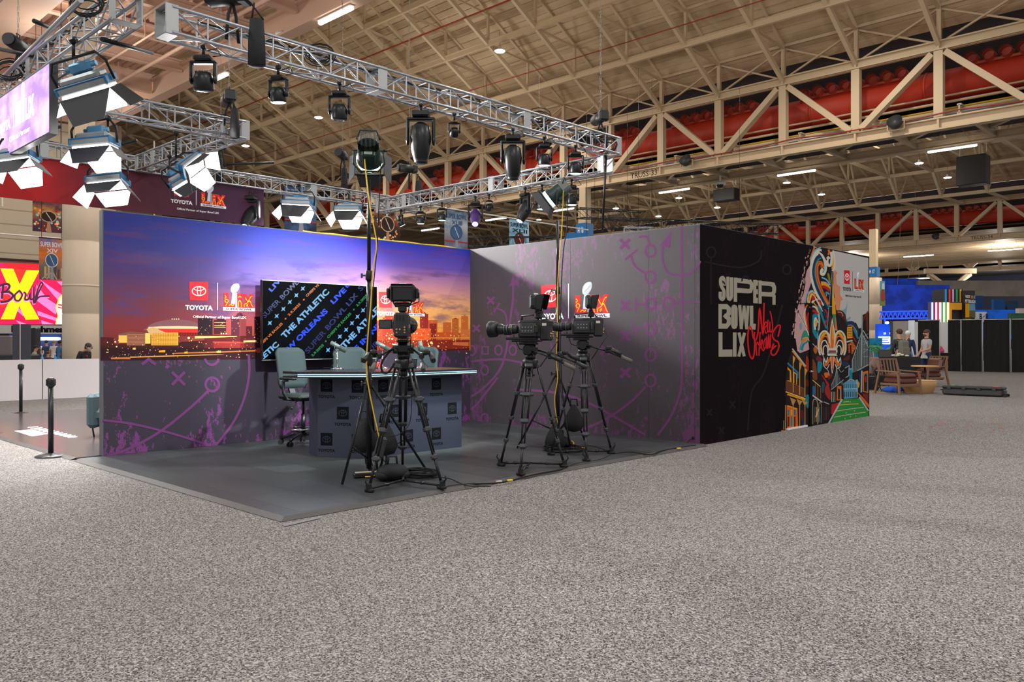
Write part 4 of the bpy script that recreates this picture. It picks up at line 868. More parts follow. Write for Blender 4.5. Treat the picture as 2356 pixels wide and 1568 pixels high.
# logo on the mural
P.fn = pw; a = pw(1939, 669); b = pw(1987.5, 673); logo(P, logo_fn(a[0], a[1], (b[0]-a[0])*1.0), dark=True)
P.build('printed_graphics', wall3)
# hidden door in the wall
t = wall3
P = Print((XW3+e, 0, 0), (0, 1, 0), base=.02); P.fn = MA
P.poly([(556, 945), (590, 948), (592, yo+1440), (548, yo+1450)], (8, 8, 9), 0); P.poly([(210, 925), (590, 940), (590, 950), (210, 935)], (10, 8, 9), 0); P.build('door_gap', t)
ph = MA(560, yo+570); m = MB(); m.tube((XW3, ph[0], ph[1]), (XW3+.06, ph[0], ph[1]), .012); m.tube((XW3+.06, ph[0]-.09, ph[1]), (XW3+.06, ph[0]+.02, ph[1]), .014); m.build('door_handle', CHR, t)
a = onX(1811, 989, XW3+.02); b = onX(1857, 981, XW3+.02); m = MB(); m.lo((XW3+.005, a.y, .005), (XW3+.03, b.y, .035)); m.build('door_sweep', mat('white_enamel'), t)

# ---- studio floor
g = NG('dark_studio_tiles', .38, .5)
bk = g.n('TexBrick'); g.put(bk.inputs['Vector'], g.tc); bk.inputs['Scale'].default_value = 1.0
for i, vv in ((4, 1.0), (5, .0025), (6, .1), (7, 0.), (8, .92), (9, .46)):
    try: bk.inputs[i].default_value = vv
    except Exception: pass
bk.inputs['Scale'].default_value = 1.0; bk.inputs['Mortar Size'].default_value = .006; bk.inputs['Brick Width'].default_value = .92; bk.inputs['Row Height'].default_value = .46
bk.inputs['Color1'].default_value = lin((74, 78, 79))+(1,); bk.inputs['Color2'].default_value = lin((54, 57, 58))+(1,); bk.inputs['Mortar'].default_value = lin((24, 24, 26))+(1,)
g.out(g.mix(g.mr(g.noise(g.tc, 2.2, 3), .3, .7, 0, .3), bk.outputs[0], lin((50, 52, 53)))); TILE = g.m
FX0, FX1, FY0 = XW1, -5.93, 3.5
t = thing('raised_floor', 'dark grey tiled studio floor inside the booth, edged with a sloped trim', 'floor platform')
m = MB(); m.lo((FX0, FY0, .0), (FX1, YW2-.004, .028)); m.build('tiles', TILE, t)
m = MB(); wd = .07
m.add([(FX1, FY0-0, .028), (FX1+wd, FY0-wd, .004), (FX1+wd, YW2, .004), (FX1, YW2, .028), (FX1, FY0, 0), (FX1, YW2, 0)], [(0, 1, 2, 3)])
m.add([(FX0, FY0, .028), (FX0, FY0-wd, .004), (FX1+wd, FY0-wd, .004), (FX1, FY0, .028)], [(0, 1, 2, 3)]); m.build('edge_trim', mat('rubber_edge', (74, 70, 68), .6), t)
g = NG('glossy_dark_floor', .22, .5); g.out(g.mix(g.noise(g.tc, 1.5), lin((84, 76, 76)), lin((66, 58, 60)))); GLF = g.m
t = thing('raised_floor', 'glossy dark floor of the neighbouring booth behind the sunset wall', 'floor platform')
m = MB(); m.lo((-18.2, FY0, 0), (XW1-.11, 14, .026)); m.build('tiles', GLF, t)
m = MB(); m.add([(-18.2, FY0, .026), (-18.2, FY0-wd, .004), (XW1-.11, FY0-wd, .004), (XW1-.11, FY0, .026)], [(0, 1, 2, 3)]); m.build('edge_trim', mat('rubber_edge'), t)
P = Print((0, 0, .026), (0, 1, 0), up=(-1, 0, 0)); P.fn = lambda x, y: (lambda p_: (p_.y, -p_.x))(onZ(x, y, .028))
P.poly([(32.5, 990.3), (74, 987), (112, 997), (74, 1003)], WHT, 1); [P.disc(x, y, 2.2, (80, 70, 72), 2, ry=.6) for x, y in ((46, 991), (59, 990), (76, 990), (58, 993.5), (89, 994), (101, 998), (77, 999), (65, 995.5))]; [P.stroke([(64+k*9.5, 982.5+k*2.35), (88+k*9.5, 980.3+k*2.35)], 1.3, WHT, 1) for k in range(10)]; [P.stroke([(70+k*9.5, 984.5+k*2.3), (92+k*9.5, 985+k*2.1)], 1.5, WHT, 1) for k in range(10)]
P.build('floor_lettering', t)
# tape scraps at the corner
m = MB(); a = onZ(648, 1207); b = onZ(735, 1190); m.add([tuple(a+Vector((0, 0, .006))), tuple(onZ(655, 1212)+Vector((0, 0, .006))), tuple(onZ(738, 1193)+Vector((0, 0, .006))), tuple(b+Vector((0, 0, .006)))], [(0, 1, 2, 3)])
m.add([tuple(v+Vector((0, 0, -.004))) for v in (a, onZ(655, 1212), onZ(738, 1193), b)], [(0, 1, 2, 3)])
tag(m.build('tape_strip', mat('grey_tape', (120, 118, 120), .6)), 'strip of grey tape on the carpet at the front corner of the booth floor', 'tape')
# ================================================================ THE LIGHTING RIG
ZT = 5.2; wires_top = 12.4
def box_truss(label, a, b, s=.3, mm=ALU, rc=.022, cat='truss', plates=True, seg=.42, wires=0):
    a, b = Vector(a), Vector(b); L = (b-a).length; t = thing('lighting_truss', label, cat, a, math.atan2((b-a).y, (b-a).x))
    h = s/2
    for y, z in ((h, h), (-h, h), (h, -h), (-h, -h)):
        m = MB(); m.tube((0, y, z), (L, y, z), rc, n=10); m.build('chord', mm, t)
    m = MB(); n = max(1, int(L/seg)); d = L/n
    for i in range(n):
        x = i*d
        for y in (-h, h):
            m.tube((x, y, -h), (x, y, h), rc*.5, n=6, cap=False)
            m.tube((x, y, -h if i % 2 else h), (x+d, y, h if i % 2 else -h), rc*.5, n=6, cap=False)
        for z in (-h, h):
            m.tube((x, -h, z), (x, h, z), rc*.5, n=6, cap=False)
        m.tube((x, -h if i % 2 else h, -h), (x+d, h if i % 2 else -h, -h), rc*.5, n=6, cap=False)
        m.tube((x, -h if i % 2 else h, h), (x+d, h if i % 2 else -h, h), rc*.5, n=6, cap=False)
    m.build('lattice', mm, t)
    for k in range(wires):
        x = L*(k+.5)/wires; m = MB(); m.tube((x, 0, h), (x, 0, wires_top-a.z), .006, n=6); m.build('suspension_cable', BLKM, t)
    if plates:
        xs_ = [0, L]+[k*3.05 for k in range(1, int(L/3.05)+1) if k*3.05 < L-.5]
        for x in xs_:
            m = MB()
            for y in (-h, h): m.bbox((x, y, 0), (.16, .02, s+.06), .008)
            for z in (-h, h): m.bbox((x, 0, z+(.02 if z > 0 else -.02)), (.16, s, .012), .005)
            m.build('end_plate', ALUD, t)
    return t
T1a, T1b = (-9.67, 4.15, ZT), (-9.67, 12.85, ZT)
box_truss('long silver box truss crossing from upper left to the centre above the studio', T1a, T1b)
box_truss('silver box truss running left from the far end of the long one, lamps beneath', (-9.85, 12.85, ZT-.32), (-17.0, 12.85, ZT-.32))
box_truss('big silver box truss at the top left corner carrying the purple screen', (-9.6, 3.66, ZT), (-17.5, 3.66, ZT))
box_truss('silver box truss from the top left corner to the middle corner with black hoist bag', (-13.75, 3.85, ZT), (-13.75, 7.25, ZT))
box_truss('short silver box truss behind the tilted lamp, joining two longer ones', (-13.95, 7.15, ZT), (-17.8, 7.15, ZT))
box_truss('rearmost silver box truss with clamps above the sponsor banner', (-18, 2.2, ZT), (-18, 14.8, ZT))
P = None
# black truss lines
def at2(px, py, D): return atD(px, py, D)
box_truss('black box truss seen above the grey booth wall at right', atD(1395, 513, 34), atD(1798, 512, 36), s=.42, mm=BLKM, plates=False, seg=.5, wires=2)
box_truss('black truss parallel behind the beige post', atD(1330, 490, 36), atD(1480, 492, 37), s=.42, mm=BLKM, plates=False, seg=.5, wires=2)
box_truss('black truss low behind the rightmost hanging banners', atD(1060, 556, 34), atD(1300, 552, 34), s=.4, mm=BLKM, plates=False, seg=.5, wires=2)
box_truss('angled silver truss link hanging left of the beige post top', atD(1436, 532, 33), atD(1482, 485, 33), s=.3, plates=False, seg=.4, wires=1)

def hoist(p, label, bag=True, rz=.6, up=6.8, chain=True, s=1.):
    t = thing('chain_hoist', label, 'hoist', p, rz)
    m = MB(); m.tube((-.26*s, 0, .0), (.1*s, 0, .0), .105*s, n=16); m.tube((-.3*s, 0, 0), (-.26*s, 0, 0), .09*s, n=16); m.bbox((.13*s, 0, 0), (.14*s, .2*s, .2*s), .03); m.build('motor_body', BLK, t)
    m = MB(); m.path([(.02, 0, .1*s), (.05, 0, .17*s), (-.05, 0, .17*s), (-.02, 0, .1*s)], .012); m.build('hook', DGREY, t)
    m = MB(); m.path([(0, 0, -.08), (.02, .05, -.25), (.04, .08, -.5*s)], .02); m.path([(0, 0, -.08), (-.03, -.05, -.25), (-.04, -.08, -.5*s)], .02); m.build('sling', BAGM, t)
    if bag:
        m = MB(); m.lathe([(.06*s, -.78*s), (.105*s, -.76*s), (.1*s, -.5*s), (.08*s, -.28*s), (.07*s, -.26*s)], 8, Matrix.Translation((.26*s, .05, 0)), sy=.8); m.path([(.2*s, .05, -.27*s), (.24*s, .03, -.1)], .012); m.path([(.34*s, .05, -.27*s), (.2*s, .03, -.1)], .012); m.build('chain_bag', BAGM, t)
    if chain:
        m = MB(); k = int(up/.09)
        for i in range(k):
            z = .18*s+i*.09; q = .012
            m.bar((-q, 0, z), (-q, 0, z+.08), .007) if i % 2 else m.bar((0, -q, z), (0, -q, z+.08), .007)
            m.bar((q, 0, z), (q, 0, z+.08), .007) if i % 2 else m.bar((0, q, z), (0, q, z+.08), .007)
        m.build('chain', mat('chain_steel', (120, 116, 110), .4, .7), t)
    return t
hoist(onX(535, 8, -9.67)+Vector((0, 0, .1)), 'black chain hoist above the long truss at the top edge, with a long chain bag', s=1.15, chain=False)
hoist(onX(527, 224, -13.75), 'black chain hoist hanging in mid air left of centre beside a chain bag', rz=-.3, up=7)
hoist(onX(1382, 270, -9.67), 'black chain hoist over the far end of the long truss', bag=False, rz=-.5, up=7)
hoist(onY(942, 388, 12.85), 'black chain hoist with slings at the left end of the truss with the violet lamp', up=7, rz=1.2)
hoist(onX(788, 378, -18)+Vector((0, 0, .25)), 'black chain hoist and bag half hidden behind the lamp stand top', up=6, s=1.1, rz=2.2)
hoist(onX(508, 330, -18), 'dark chain bag and hoist hanging behind the middle truss corner', up=6, s=1.1, rz=2.6)
hoist(onY(42, 104, 3.9), 'black chain hoist at far left above the big corner truss', bag=False, rz=2.4, up=5)

def headlamp(p, label, kind='wash', yaw=0., tilt=0., lens=None, s=1.):
    s *= .76 if kind == 'wash' else .82
    t = thing('moving_head_lamp', label, 'stage light', p, yaw)
    m = MB(); m.bbox((0, 0, -.05), (.28*s, .22*s, .09*s), .02); m.tube((0, 0, -.01), (0, 0, .08), .02); m.bbox((0, 0, .09), (.06, .06, .05), .01); m.build('base', BLKM, t)
    w, h = (.19*s, .3*s) if kind == 'wash' else (.2*s, .36*s)
    y = MB()
    for a in (-1, 1): y.bbox((a*w, 0, -.12*s-h/2), (.05*s, .11*s, h), .018); y.ell((a*w, 0, -.1*s-h), (.06*s, .15*s, .15*s))
    y.bbox((0, 0, -.125*s), (2*w+.05*s, .12*s, .05*s), .018); y.build('yoke', BLKM, t)
    R = Matrix.Translation((0, 0, -.1*s-h)) @ Matrix.Rotation(tilt, 4, 'X')
    hd = MB()
    if kind == 'wash':
        hd.lathe([(.03*s, .13*s), (.12*s, .11*s), (.155*s, .02*s), (.16*s, -.15*s), (.15*s, -.17*s)], 18, R)
        for i in range(9): hd.box(R @ Vector((-.1*s+i*.025*s, 0, .12*s)), (.008*s, .16*s, .03*s), R.to_3x3())
        rr, zz = .145*s, -.172*s
    else:
        hd.lathe([(.06*s, .28*s), (.14*s, .22*s), (.165*s, .05*s), (.15*s, -.15*s), (.115*s, -.28*s), (.1*s, -.32*s), (.11*s, -.34*s)], 18, R)
        rr, zz = .085*s, -.343*s
    hd.build('head', BLKM if lens is not PURL else mat('violet_lit_shell', (60, 30, 90), .4), t)
    l = MB(); l.lathe([(rr, zz), (rr*.8, zz-.01*s), (.001, zz-.015*s)], 18, R); l.build('lens', lens or mat('dark_lens', (40, 60, 66), .1, .2), t)
    c = MB(); c.path([(.05, .0, .05), (.14, .06, .1), (.2, .03, .0), (.12, -.02, -.03)], .007); c.build('cable', RUB, t)
    return t
def wash(px, py, X=None, Y=None, **k):
    p = onX(px, py, X) if X is not None else onY(px, py, Y); return p
TOP1 = ZT-.15-.12; TOP2 = ZT-.32-.15-.12
def under(px, X=None, Y=None, z=TOP1):
    # point at the truss underside whose picture column is px
    r = ray(px, 700); tt = X/r.x if X is not None else Y/r.y
    return Vector((r.x*tt, r.y*tt, z))
WHL = mat('white_lens_lit', (255, 255, 255), .5, emit=(200, 255, 240), es=7)
for px, kind, yaw, tilt, ln, s, lab in (
        (468, 'wash', (0.77), .15, None, 1.0, 'large unlit wash lamp, first under the long truss from the left'), (640, 'wash', .5, .12, WHL, .85, 'lit wash lamp with bright lens, second under the long truss'),
        (781, 'wash', .77, .1, None, .95, 'unlit wash lamp under the long truss just left of the green-cased lamp'), (968, 'spot', .77, .05, None, 1.2, 'largest black spot lamp in the middle of the long truss'),
        (1045, 'wash', .9, .6, None, .6, 'small tilted lamp right of the largest black spot lamp'), (1180, 'spot', .77, .1, None, 1.15, 'black spot lamp right of the middle with a silver-marked head'),
        (1252, 'wash', .77, .08, WHL, .9, 'lit wash lamp under the long truss above the angled stage lamp'), (1324, 'wash', .77, .08, WHL, .95, 'lit wash lamp nearest the far end of the long truss')):
    headlamp(under(px, X=-9.67), lab, kind, yaw, tilt, ln, s)
for px, kind, yaw, tilt, ln, s, lab in (
        (922, 'wash', -.3, .5, HOTC, .7, 'leftmost small lit lamp under the short truss, tilted right'), (968, 'wash', .77, .05, WHL, .75, 'second small lit wash lamp under the short truss'),
        (1017, 'wash', .77, .05, WHL, .75, 'third small lit wash lamp under the short truss'), (1094, 'spot', .77, -.75, PURL, .95, 'spot lamp glowing violet under the short truss'),
        (1125, 'wash', 1.2, .8, None, .6, 'small tilted dark lamp right of the violet one'), (1208, 'spot', -.3, -.5, HOTC, 1.0, 'black spot lamp with a small white beam left of the angled stage lamp'),
        (1247, 'wash', .77, .05, WHL, .95, 'wash lamp behind the barn doors of the angled stage lamp'), (1315, 'wash', .77, .05, WHL, .95, 'lit wash lamp partly behind another at the truss junction')):
    headlamp(under(px, Y=12.85, z=TOP2), lab, kind, yaw, tilt, ln, s)
headlamp(under(575, X=-17.9, z=4.85), 'black spot lamp with a small bright lens in front of the sponsor banner', 'spot', .6, -.7, HOTC, 1.3)

# soft panel lights with barn doors
PGREY = mat('panel_light_grey', (150, 156, 160), .4, .3); PBLUE = mat('panel_light_blue', (30, 108, 158), .45); DOOR = mat('barn_door_black', (40, 41, 46), .5); DOORW = mat('barn_door_inner', (225, 225, 228), .5)
def panel(p, direction, label, w=.72, h=.4, roll=0., es=None, doors=(.9, .9, .8, .8), hang=None, pw=170):
    d = Vector(direction).normalized(); xr = Vector((CT, ST, 0)); xr = (xr-d*xr.dot(d)).normalized(); q = Matrix((xr, d, xr.cross(d))).transposed().to_quaternion()
    if roll: q = q @ Matrix.Rotation(roll, 3, 'Y').to_quaternion()
    t = thing('panel_light', label, 'stage light', p); t.rotation_mode = 'XYZ'; t.rotation_euler = q.to_euler()
    # local: +Y emits, X width, Z height
    m = MB(); m.bbox((0, -.09, 0), (w, .12, h), .03); m.bbox((0, -.18, 0), (w*.8, .1, h*.75), .03); m.build('housing', PGREY, t)
    m = MB()
    for a in (-1, 1): m.bbox((a*w*.49, -.1, 0), (.03, .1, h+.01), .01); m.bbox((0, -.14, a*h*.46), (w*.98, .02, .03), .006)
    m.bbox((0, -.24, h*.2), (w*.4, .04, .03), .01); m.build('blue_trim', PBLUE, t)
    m = MB(); m.bbox((.0, -.3, h*.25), (w*.42, .12, .12), .02); m.tube((-w*.3, -.3, h*.25), (w*.3, -.3, h*.25), .035, n=10); m.build('power_supply', mat('psu_blue_grey', (90, 150, 190), .4, .3), t)
    m = MB(); m.box((0, -.02, 0), (w*.9, .02, h*.86)); m.build('diffuser', HOT, t)
    if pw:
        ld = bpy.data.lights.new('panel_glow', 'AREA'); lo_ = bpy.data.objects.new('panel_glow', ld); COL.objects.link(lo_); ld.energy = pw; ld.color = (1, .98, .96); ld.shape = 'RECTANGLE'; ld.size = w*.85; ld.size_y = h*.8
        lo_.parent = t; lo_.location = (0, .02, 0); lo_.rotation_euler = (PI/2, 0, 0)
    for i, (a, L) in enumerate(zip(((0, 1), (0, -1), (1, 0), (-1, 0)), doors)):
        if not L: continue
        ln_ = h*L if i < 2 else h*.8*L; wv = w if i < 2 else h
        ax, az = a; base = Vector((ax*w/2, 0, az*h/2)); tip = base+Vector((ax*ln_*.55, ln_*.83, az*ln_*.55)); sd = Vector((0, 0, 1)) if i > 1 else Vector((1, 0, 0))
        k0, k1 = wv/2, wv/2*(.62 if i < 2 else 1.35)
        n_ = (tip-base).cross(sd).normalized()*.004
        for nm, off, mm in (('barn_door', n_*(1 if (Vector((ax, 0, az)).dot(n_) > 0) else -1), DOOR), ('barn_door_inner', n_*(-1 if (Vector((ax, 0, az)).dot(n_) > 0) else 1)*.4, DOORW)):
            m = MB(); th = off*.8
            vs = [base-sd*k0+off, base+sd*k0+off, tip+sd*k1+off, tip-sd*k1+off]; vs += [v+th for v in vs]
            m.add(vs, [(0, 1, 2, 3), (4, 5, 6, 7), (0, 1, 5, 4), (1, 2, 6, 5), (2, 3, 7, 6), (3, 0, 4, 7)]); m.build(nm, mm, t)
    m = MB(); m.path([(-w/2-.03, -.07, 0), (-w/2-.03, -.3, 0), (-w/2+.05, -.42, 0), (w/2-.05, -.42, 0), (w/2+.03, -.3, 0), (w/2+.03, -.07, 0)], .018); m.build('yoke', BLKM, t)
    if hang is not None:
        b = MB(); top = q.to_matrix() @ Vector((0, -.42, 0)); hang = max(.15, 5.03-p.z-top.z); inv = q.to_matrix().inverted()
        b.tube(inv @ top, inv @ (top+Vector((0, 0, hang))), .02, n=8); b.bbox(inv @ (top+Vector((0, 0, hang))), (.08, .08, .1), .02); b.build('hanging_clamp', BLKM, t)
    return t
D3 = lambda x, y, z: c2w(x, y)+Vector((0, 0, z))
panel(atD(208, 213, 10.0), D3(.3, .5, -1), 'panel light seen from behind with blue trim, highest at upper left', .66, .3, hang=.35, doors=(1.1, 1.2, 1.3, .8), pw=60)
panel(atD(220, 345, 11.6), D3(.1, .0, -1), 'dazzling panel light with open barn doors under the purple screen edge', .57, .33, hang=.6)
panel(atD(248, 430, 13.15), D3(.12, -.25, -1), 'dazzling panel light in front of the red banner', .58, .34, hang=.8, doors=(.7, .8, .9, 1))
panel(atD(42, 378, 12.0), D3(.15, -.15, -1), 'dazzling panel light at the left edge below the purple screen', .52, .32, hang=.6)
panel(atD(450, 385, 14.15), D3(.92, -.2, -.45), 'tilted panel light hanging at the middle truss corner', .46, .3, roll=-.3, hang=.45, pw=900, doors=(1, 1, 1, 1))
panel(atD(420, 425, 16.2), D3(.5, .5, -.9), 'smaller panel light turned away over the sponsor banner lettering', .44, .26, roll=-.6, hang=.4)
panel(atD(685, 478, 20.3), D3(-.05, -.12, -1), 'left one of two white panel lights over the sunset wall', .74, .46, hang=.55, doors=(.7, .9, .8, .8))
panel(atD(801, 492, 21.3), D3(0, -.22, -1), 'right one of two white panel lights over the sunset wall', .68, .46, hang=.55, doors=(.7, .9, .8, .8))

# clamps and pipes on the left trusses
for a, b, lab in ((atD(112, 62, 10.6), atD(78, 48, 10.3), 'short black pipe clamped on the big corner truss'), (atD(0, 113, 11.5), atD(75, 128, 11.2), 'dark round pipe sticking in from the left edge'), (atD(235, 90, 9.6), atD(350, 122, 10.6), 'black round pipe sticking right out of the corner truss'),
                  (atD(60, 300, 14.5), atD(138, 292, 14.2), 'black pipe end under the purple screen'), (atD(225, 345, 15.5), atD(315, 322, 15.6), 'black pipe crossing behind the dazzling panel light'), (atD(520, 378, 19), atD(630, 374, 19.5), 'black pipe end over the rearmost truss'),
                  (atD(1398, 290, 16.0), atD(1386, 530, 16.0), 'thick black cable dropping from the far end of the long truss')):
    m = MB(); m.tube(a, b, .028 if 'cable' not in lab else .022, n=10); tag(m.build('black_pipe' if 'cable' not in lab else 'drop_cable', BLKM), lab, 'pipe' if 'cable' not in lab else 'cable')
m = MB(); m.tube(atD(0, 185, 12.2), atD(186, 0, 8.6), .03, n=10); tag(m.build('silver_pipe', ALU), 'shiny round pipe parallel to the big corner truss', 'pipe')
for i, (x0, y0, z0, ax, L, lab) in enumerate(((-9.85, 4.6, ZT+.17, 1, 7.9, 'black cable bundle running on top of the long truss'), (-9.5, 3.55, ZT+.17, 0, -7.5, 'black cable bundle on top of the corner truss'), (-13.75, 4.2, ZT+.17, 1, 2.9, 'black cables tied along the middle truss'), (-18.0, 3, ZT+.17, 1, 11.5, 'black cables on top of the rearmost truss'), (-10.2, 12.85, ZT-.14, 0, -6.5, 'cables on the top of the truss with the violet lamp'))):
    rnd = random.Random(i); m = MB()
    for k in range(3):
        pts = []
        for j in range(41):
            u = j/40*L; pts.append((x0+(u if ax == 0 else rnd.uniform(-.04, .04)+k*.03), y0+(u if ax == 1 else rnd.uniform(-.04, .04)+k*.03), z0+rnd.uniform(-.03, .05)))
        m.path(cr(pts, 2), .009)
    tag(m.build('cable_bundle', RUB), lab, 'cable')
for i, (px, py, D, lab) in enumerate(((22, 155, 11.6, 'coil of black cable hanging on the corner truss'), (118, 3, 9.0, 'black cable pile on the corner truss at the top edge'), (1240, 265, 14.5, 'cable loop on the long truss over the lit wash lamps'), (1395, 330, 15.8, 'cable tangle inside the far end of the long truss'), (735, 120, 11.2, 'black cable loops on the long truss beside its bright strip light'))):
    m = MB(); rnd = random.Random(20+i); p = atD(px if i != 1 else 200, py, D)
    for k in range(5):
        r = rnd.uniform(.1, .17); m.path([p+Vector((r*1.3*math.cos(a)*.7, r*math.cos(a)*.9, r*.8*math.sin(a)-.02*k)) for a in [j*PI/6 for j in range(12)]], .008, closed=True)
    tag(m.build('cable_coil', RUB), lab, 'cable')

# screen hanging on the corner truss
t = thing('hanging_screen', 'purple lit screen with a pale logo hanging from the corner truss', 'screen', (-11.7, 3.5, 4.6))
m = MB(); m.lo((-4.6, 0, -.47), (0, .1, .47)); m.build('cabinet', mat('screen_cabinet', (52, 54, 58), .5), t)
g = NG('lilac_screen', .4); nz = g.noise(g.scale(g.tc, (1, 1, 1.5)), 1.8, 4)
lc = g.mix(g.mr(nz, .4, .62), lin((170, 130, 205)), lin((214, 190, 236))); g.out(lc); g.put(g.b.inputs['Emission Color'], lc); g.b.inputs['Emission Strength'].default_value = 1.0
m = MB(); m.lo((-4.58, -.004, -.45), (-.02, 0, .45)); m.build('display', g.m, t)
P = Print((0, 0, 0), (1, 0, 0), base=.006); LGW = mat('screen_logo_white', (250, 246, 240), .6, emit=(255, 244, 235), es=1.1)
P.mk(LGW); P.rect(-1.45, -.12, -1.22, .2, LGW, 1); P.rect(-1.18, -.12, -1.05, .34, LGW, 1); P.ring(-1.11, .36, .05, .05, LGW, 2); P.quad('LIX', (-1.0, -.12), (-.62, -.12), (-1.0, .18), LGW, 1, .06)
P.rect(-1.55, -.12, -1.54, .26, LGW, 1); P.quad('Official Partner', (-1.75, -.3), (-.8, -.3), (-1.75, -.22), LGW, 1); P.quad('TOYOTA', (-2.5, -.1), (-1.7, -.1), (-2.5, .05), LGW, 1, .05); P.build('screen_logo', t)
# banner behind the sunset wall
g = NG('red_to_plum_banner', .6, .25); sp = g.sep(g.tc)
c = g.ramp(g.mr(sp[1], 2.5, 11.5), [(0, (206, 44, 30)), (.3, (190, 36, 36)), (.42, (96, 34, 48)), (.7, (60, 34, 54)), (1, (92, 44, 82))])
g.out(g.mix(g.mr(g.noise(g.tc, 1.4, 3), .4, .7, 0, .3), c, lin((50, 24, 44))))
t = thing('header_banner', 'long red and plum sponsor banner hanging behind the sunset wall', 'banner')
yb = onX(607, 480, -17.9).y; m = MB(); m.lo((-17.93, 1.5, 4.18), (-17.9, yb, 5.04)); m.build('fabric', g.m, t)
P = Print((-17.9, 0, 0), (0, 1, 0)); a = P.pp(393, 467); b = P.pp(520, 477); logo(P, logo_fn(a[0], a[1], b[0]-a[0])); P.build('printed_logo', t)
m = MB(); m.tube((-17.915, 1.5, 5.06), (-17.915, yb+.02, 5.06), .02); m.build('top_pole', ALU, t)
# ================================================================ STUDIO FURNITURE AND EQUIPMENT
# ---- wall screen
t = thing('wall_screen', 'large black television on the sunset wall showing diagonal blue and orange lettering', 'television')
TX_ = XW1+.26; a = onX(603, 643, TX_); b = onX(868, 659, TX_); ty0, ty1, tz0, tz1 = a.y, b.y, 1.165, 2.285
m = MB(); m.bbox(((TX_-.03), (ty0+ty1)/2, (tz0+tz1)/2), (.06, ty1-ty0, tz1-tz0), .008); m.bbox((TX_-.07, (ty0+ty1)/2, (tz0+tz1)/2), (.06, (ty1-ty0)*.7, (tz1-tz0)*.7), .02); m.build('cabinet', mat('tv_black', (14, 14, 16), .3), t)
m = MB(); m.lo((XW1+.003, ty0+.6, 1.45), (XW1+.03, ty1-.6, 2.0))
for yy in (ty0+.75, ty1-.75):
    for zz in (1.55, 1.9): m.lo((XW1+.03, yy-.03, zz-.02), (TX_-.09, yy+.03, zz+.02))
m.build('wall_bracket', DGREY, t)
m = MB(); m.lo((TX_, ty0+.012, tz0+.018), (TX_+.003, ty1-.012, tz1-.012)); m.build('display', mat('tv_glass', (3, 4, 6), .12, emit=(6, 8, 12), es=.2, spec=.12), t)
m = MB()
for z in (tz0+.008, tz1-.005): m.lo((TX_-.01, ty0, z-.004), (TX_+.005, ty1, z+.004))
m.build('silver_rim', ALUD, t)
P = Print((TX_+.003, 0, 0), (0, 1, 0)); Q = P.pp
def em(nm, c, s=1.): return mat('tv_'+nm, (8, 9, 12), .25, emit=c, es=s)
LBL, BLU2, ORG, GRN, OUTL = em('pale_blue', (130, 195, 250), .8), em('blue', (20, 70, 245), 1.2), em('orange', (235, 120, 30), .9), em('green', (20, 150, 70), .9), em('outline_blue', (30, 50, 160), .8)
SCX = lambda x, y: Q(590+x/3.563, 620+y/3.563)
P.fn = SCX; ymin, ymax, zmin, zmax = ty0+.016, ty1-.016, tz0+.022, tz1-.016
def tvt(t_, p0, p1, h, mm, off=.03, L=1):
    # text along p0->p1 (crop px), cap height h perpendicular; clipped at the screen border
    d = Vector(p1)-Vector(p0); u = d.normalized(); n_ = Vector((u.y, -u.x))*h
    vs, fs = get_text(t_, off); P.mk(mm); pts = []
    for x_, y_ in vs:
        a_ = SCX(p0[0]+d.x*x_+n_.x*y_, p0[1]+d.y*x_+n_.y*y_); pts.append(a_)
    def clip(pg):
        for ax, lim, sg in ((0, ymin, 1), (0, ymax, -1), (1, zmin, 1), (1, zmax, -1)):
            out = []
            for i in range(len(pg)):
                a, b = pg[i-1], pg[i]; ia, ib = (a[ax]-lim)*sg >= 0, (b[ax]-lim)*sg >= 0
                if ia != ib: t_2 = (lim-a[ax])/(b[ax]-a[ax]); out.append((a[0]+(b[0]-a[0])*t_2, a[1]+(b[1]-a[1])*t_2))
                if ib: out.append(b)
            pg = out
            if not pg: break
        return pg
    for f in list(fs):
        pg = [pts[i] for i in f]
        if all(ymin < q_[0] < ymax and zmin < q_[1] < zmax for q_ in pg): continue
        pg = clip(pg)
        if len(pg) > 2: P.mb.add([P.o+P.r*x_+P.up*y_+P.n*(P.base+L*P.step+P.c*4e-6) for x_, y_ in pg], [tuple(range(len(pg)))])
    b_ = len(P.mb.v); ok = []
    for f in fs:
        c_ = [pts[i] for i in f]
        if all(ymin < q_[0] < ymax and zmin < q_[1] < zmax for q_ in c_): ok.append(f)
    P.mb.add([P.o+P.r*x_+P.up*y_+P.n*(P.base+L*P.step+P.c*4e-6) for x_, y_ in pts], ok)
tvt('LIVE', (125, 185), (235, 60), 38, BLU2); tvt('THE ATHLETIC', (232, 568), (602, 188), 50, LBL, .04); tvt('NEW ORLEANS', (205, 740), (590, 345), 44, BLU2, .04); tvt('LIVE', (632, 285), (742, 172), 42, BLU2, .04); tvt('IN', (745, 152), (790, 106), 42, BLU2, .04)
tvt('ATHLETIC', (-80, 860), (190, 620), 46, LBL, .04); tvt('THE ATHLETIC', (722, 650), (1100, 245), 50, LBL, .04); tvt('LIVE IN NEW', (740, 760), (1100, 380), 42, BLU2, .04)
for s_, a_, b_ in (('SUPER BOWL', (70, 400), (350, 110)), ('SUPER BOWL LIX', (425, 690), (835, 215)), ('SUPER', (905, 710), (1080, 540)), ('SUPER', (855, 180), (1030, 20))):
    tvt(s_, a_, b_, 42, OUTL, .012, 1); tvt(s_, (a_[0]+2, a_[1]-3), (b_[0]+2, b_[1]-3), 37, mat('tv_letter_black', (4, 5, 8), .3), -.012, 3)
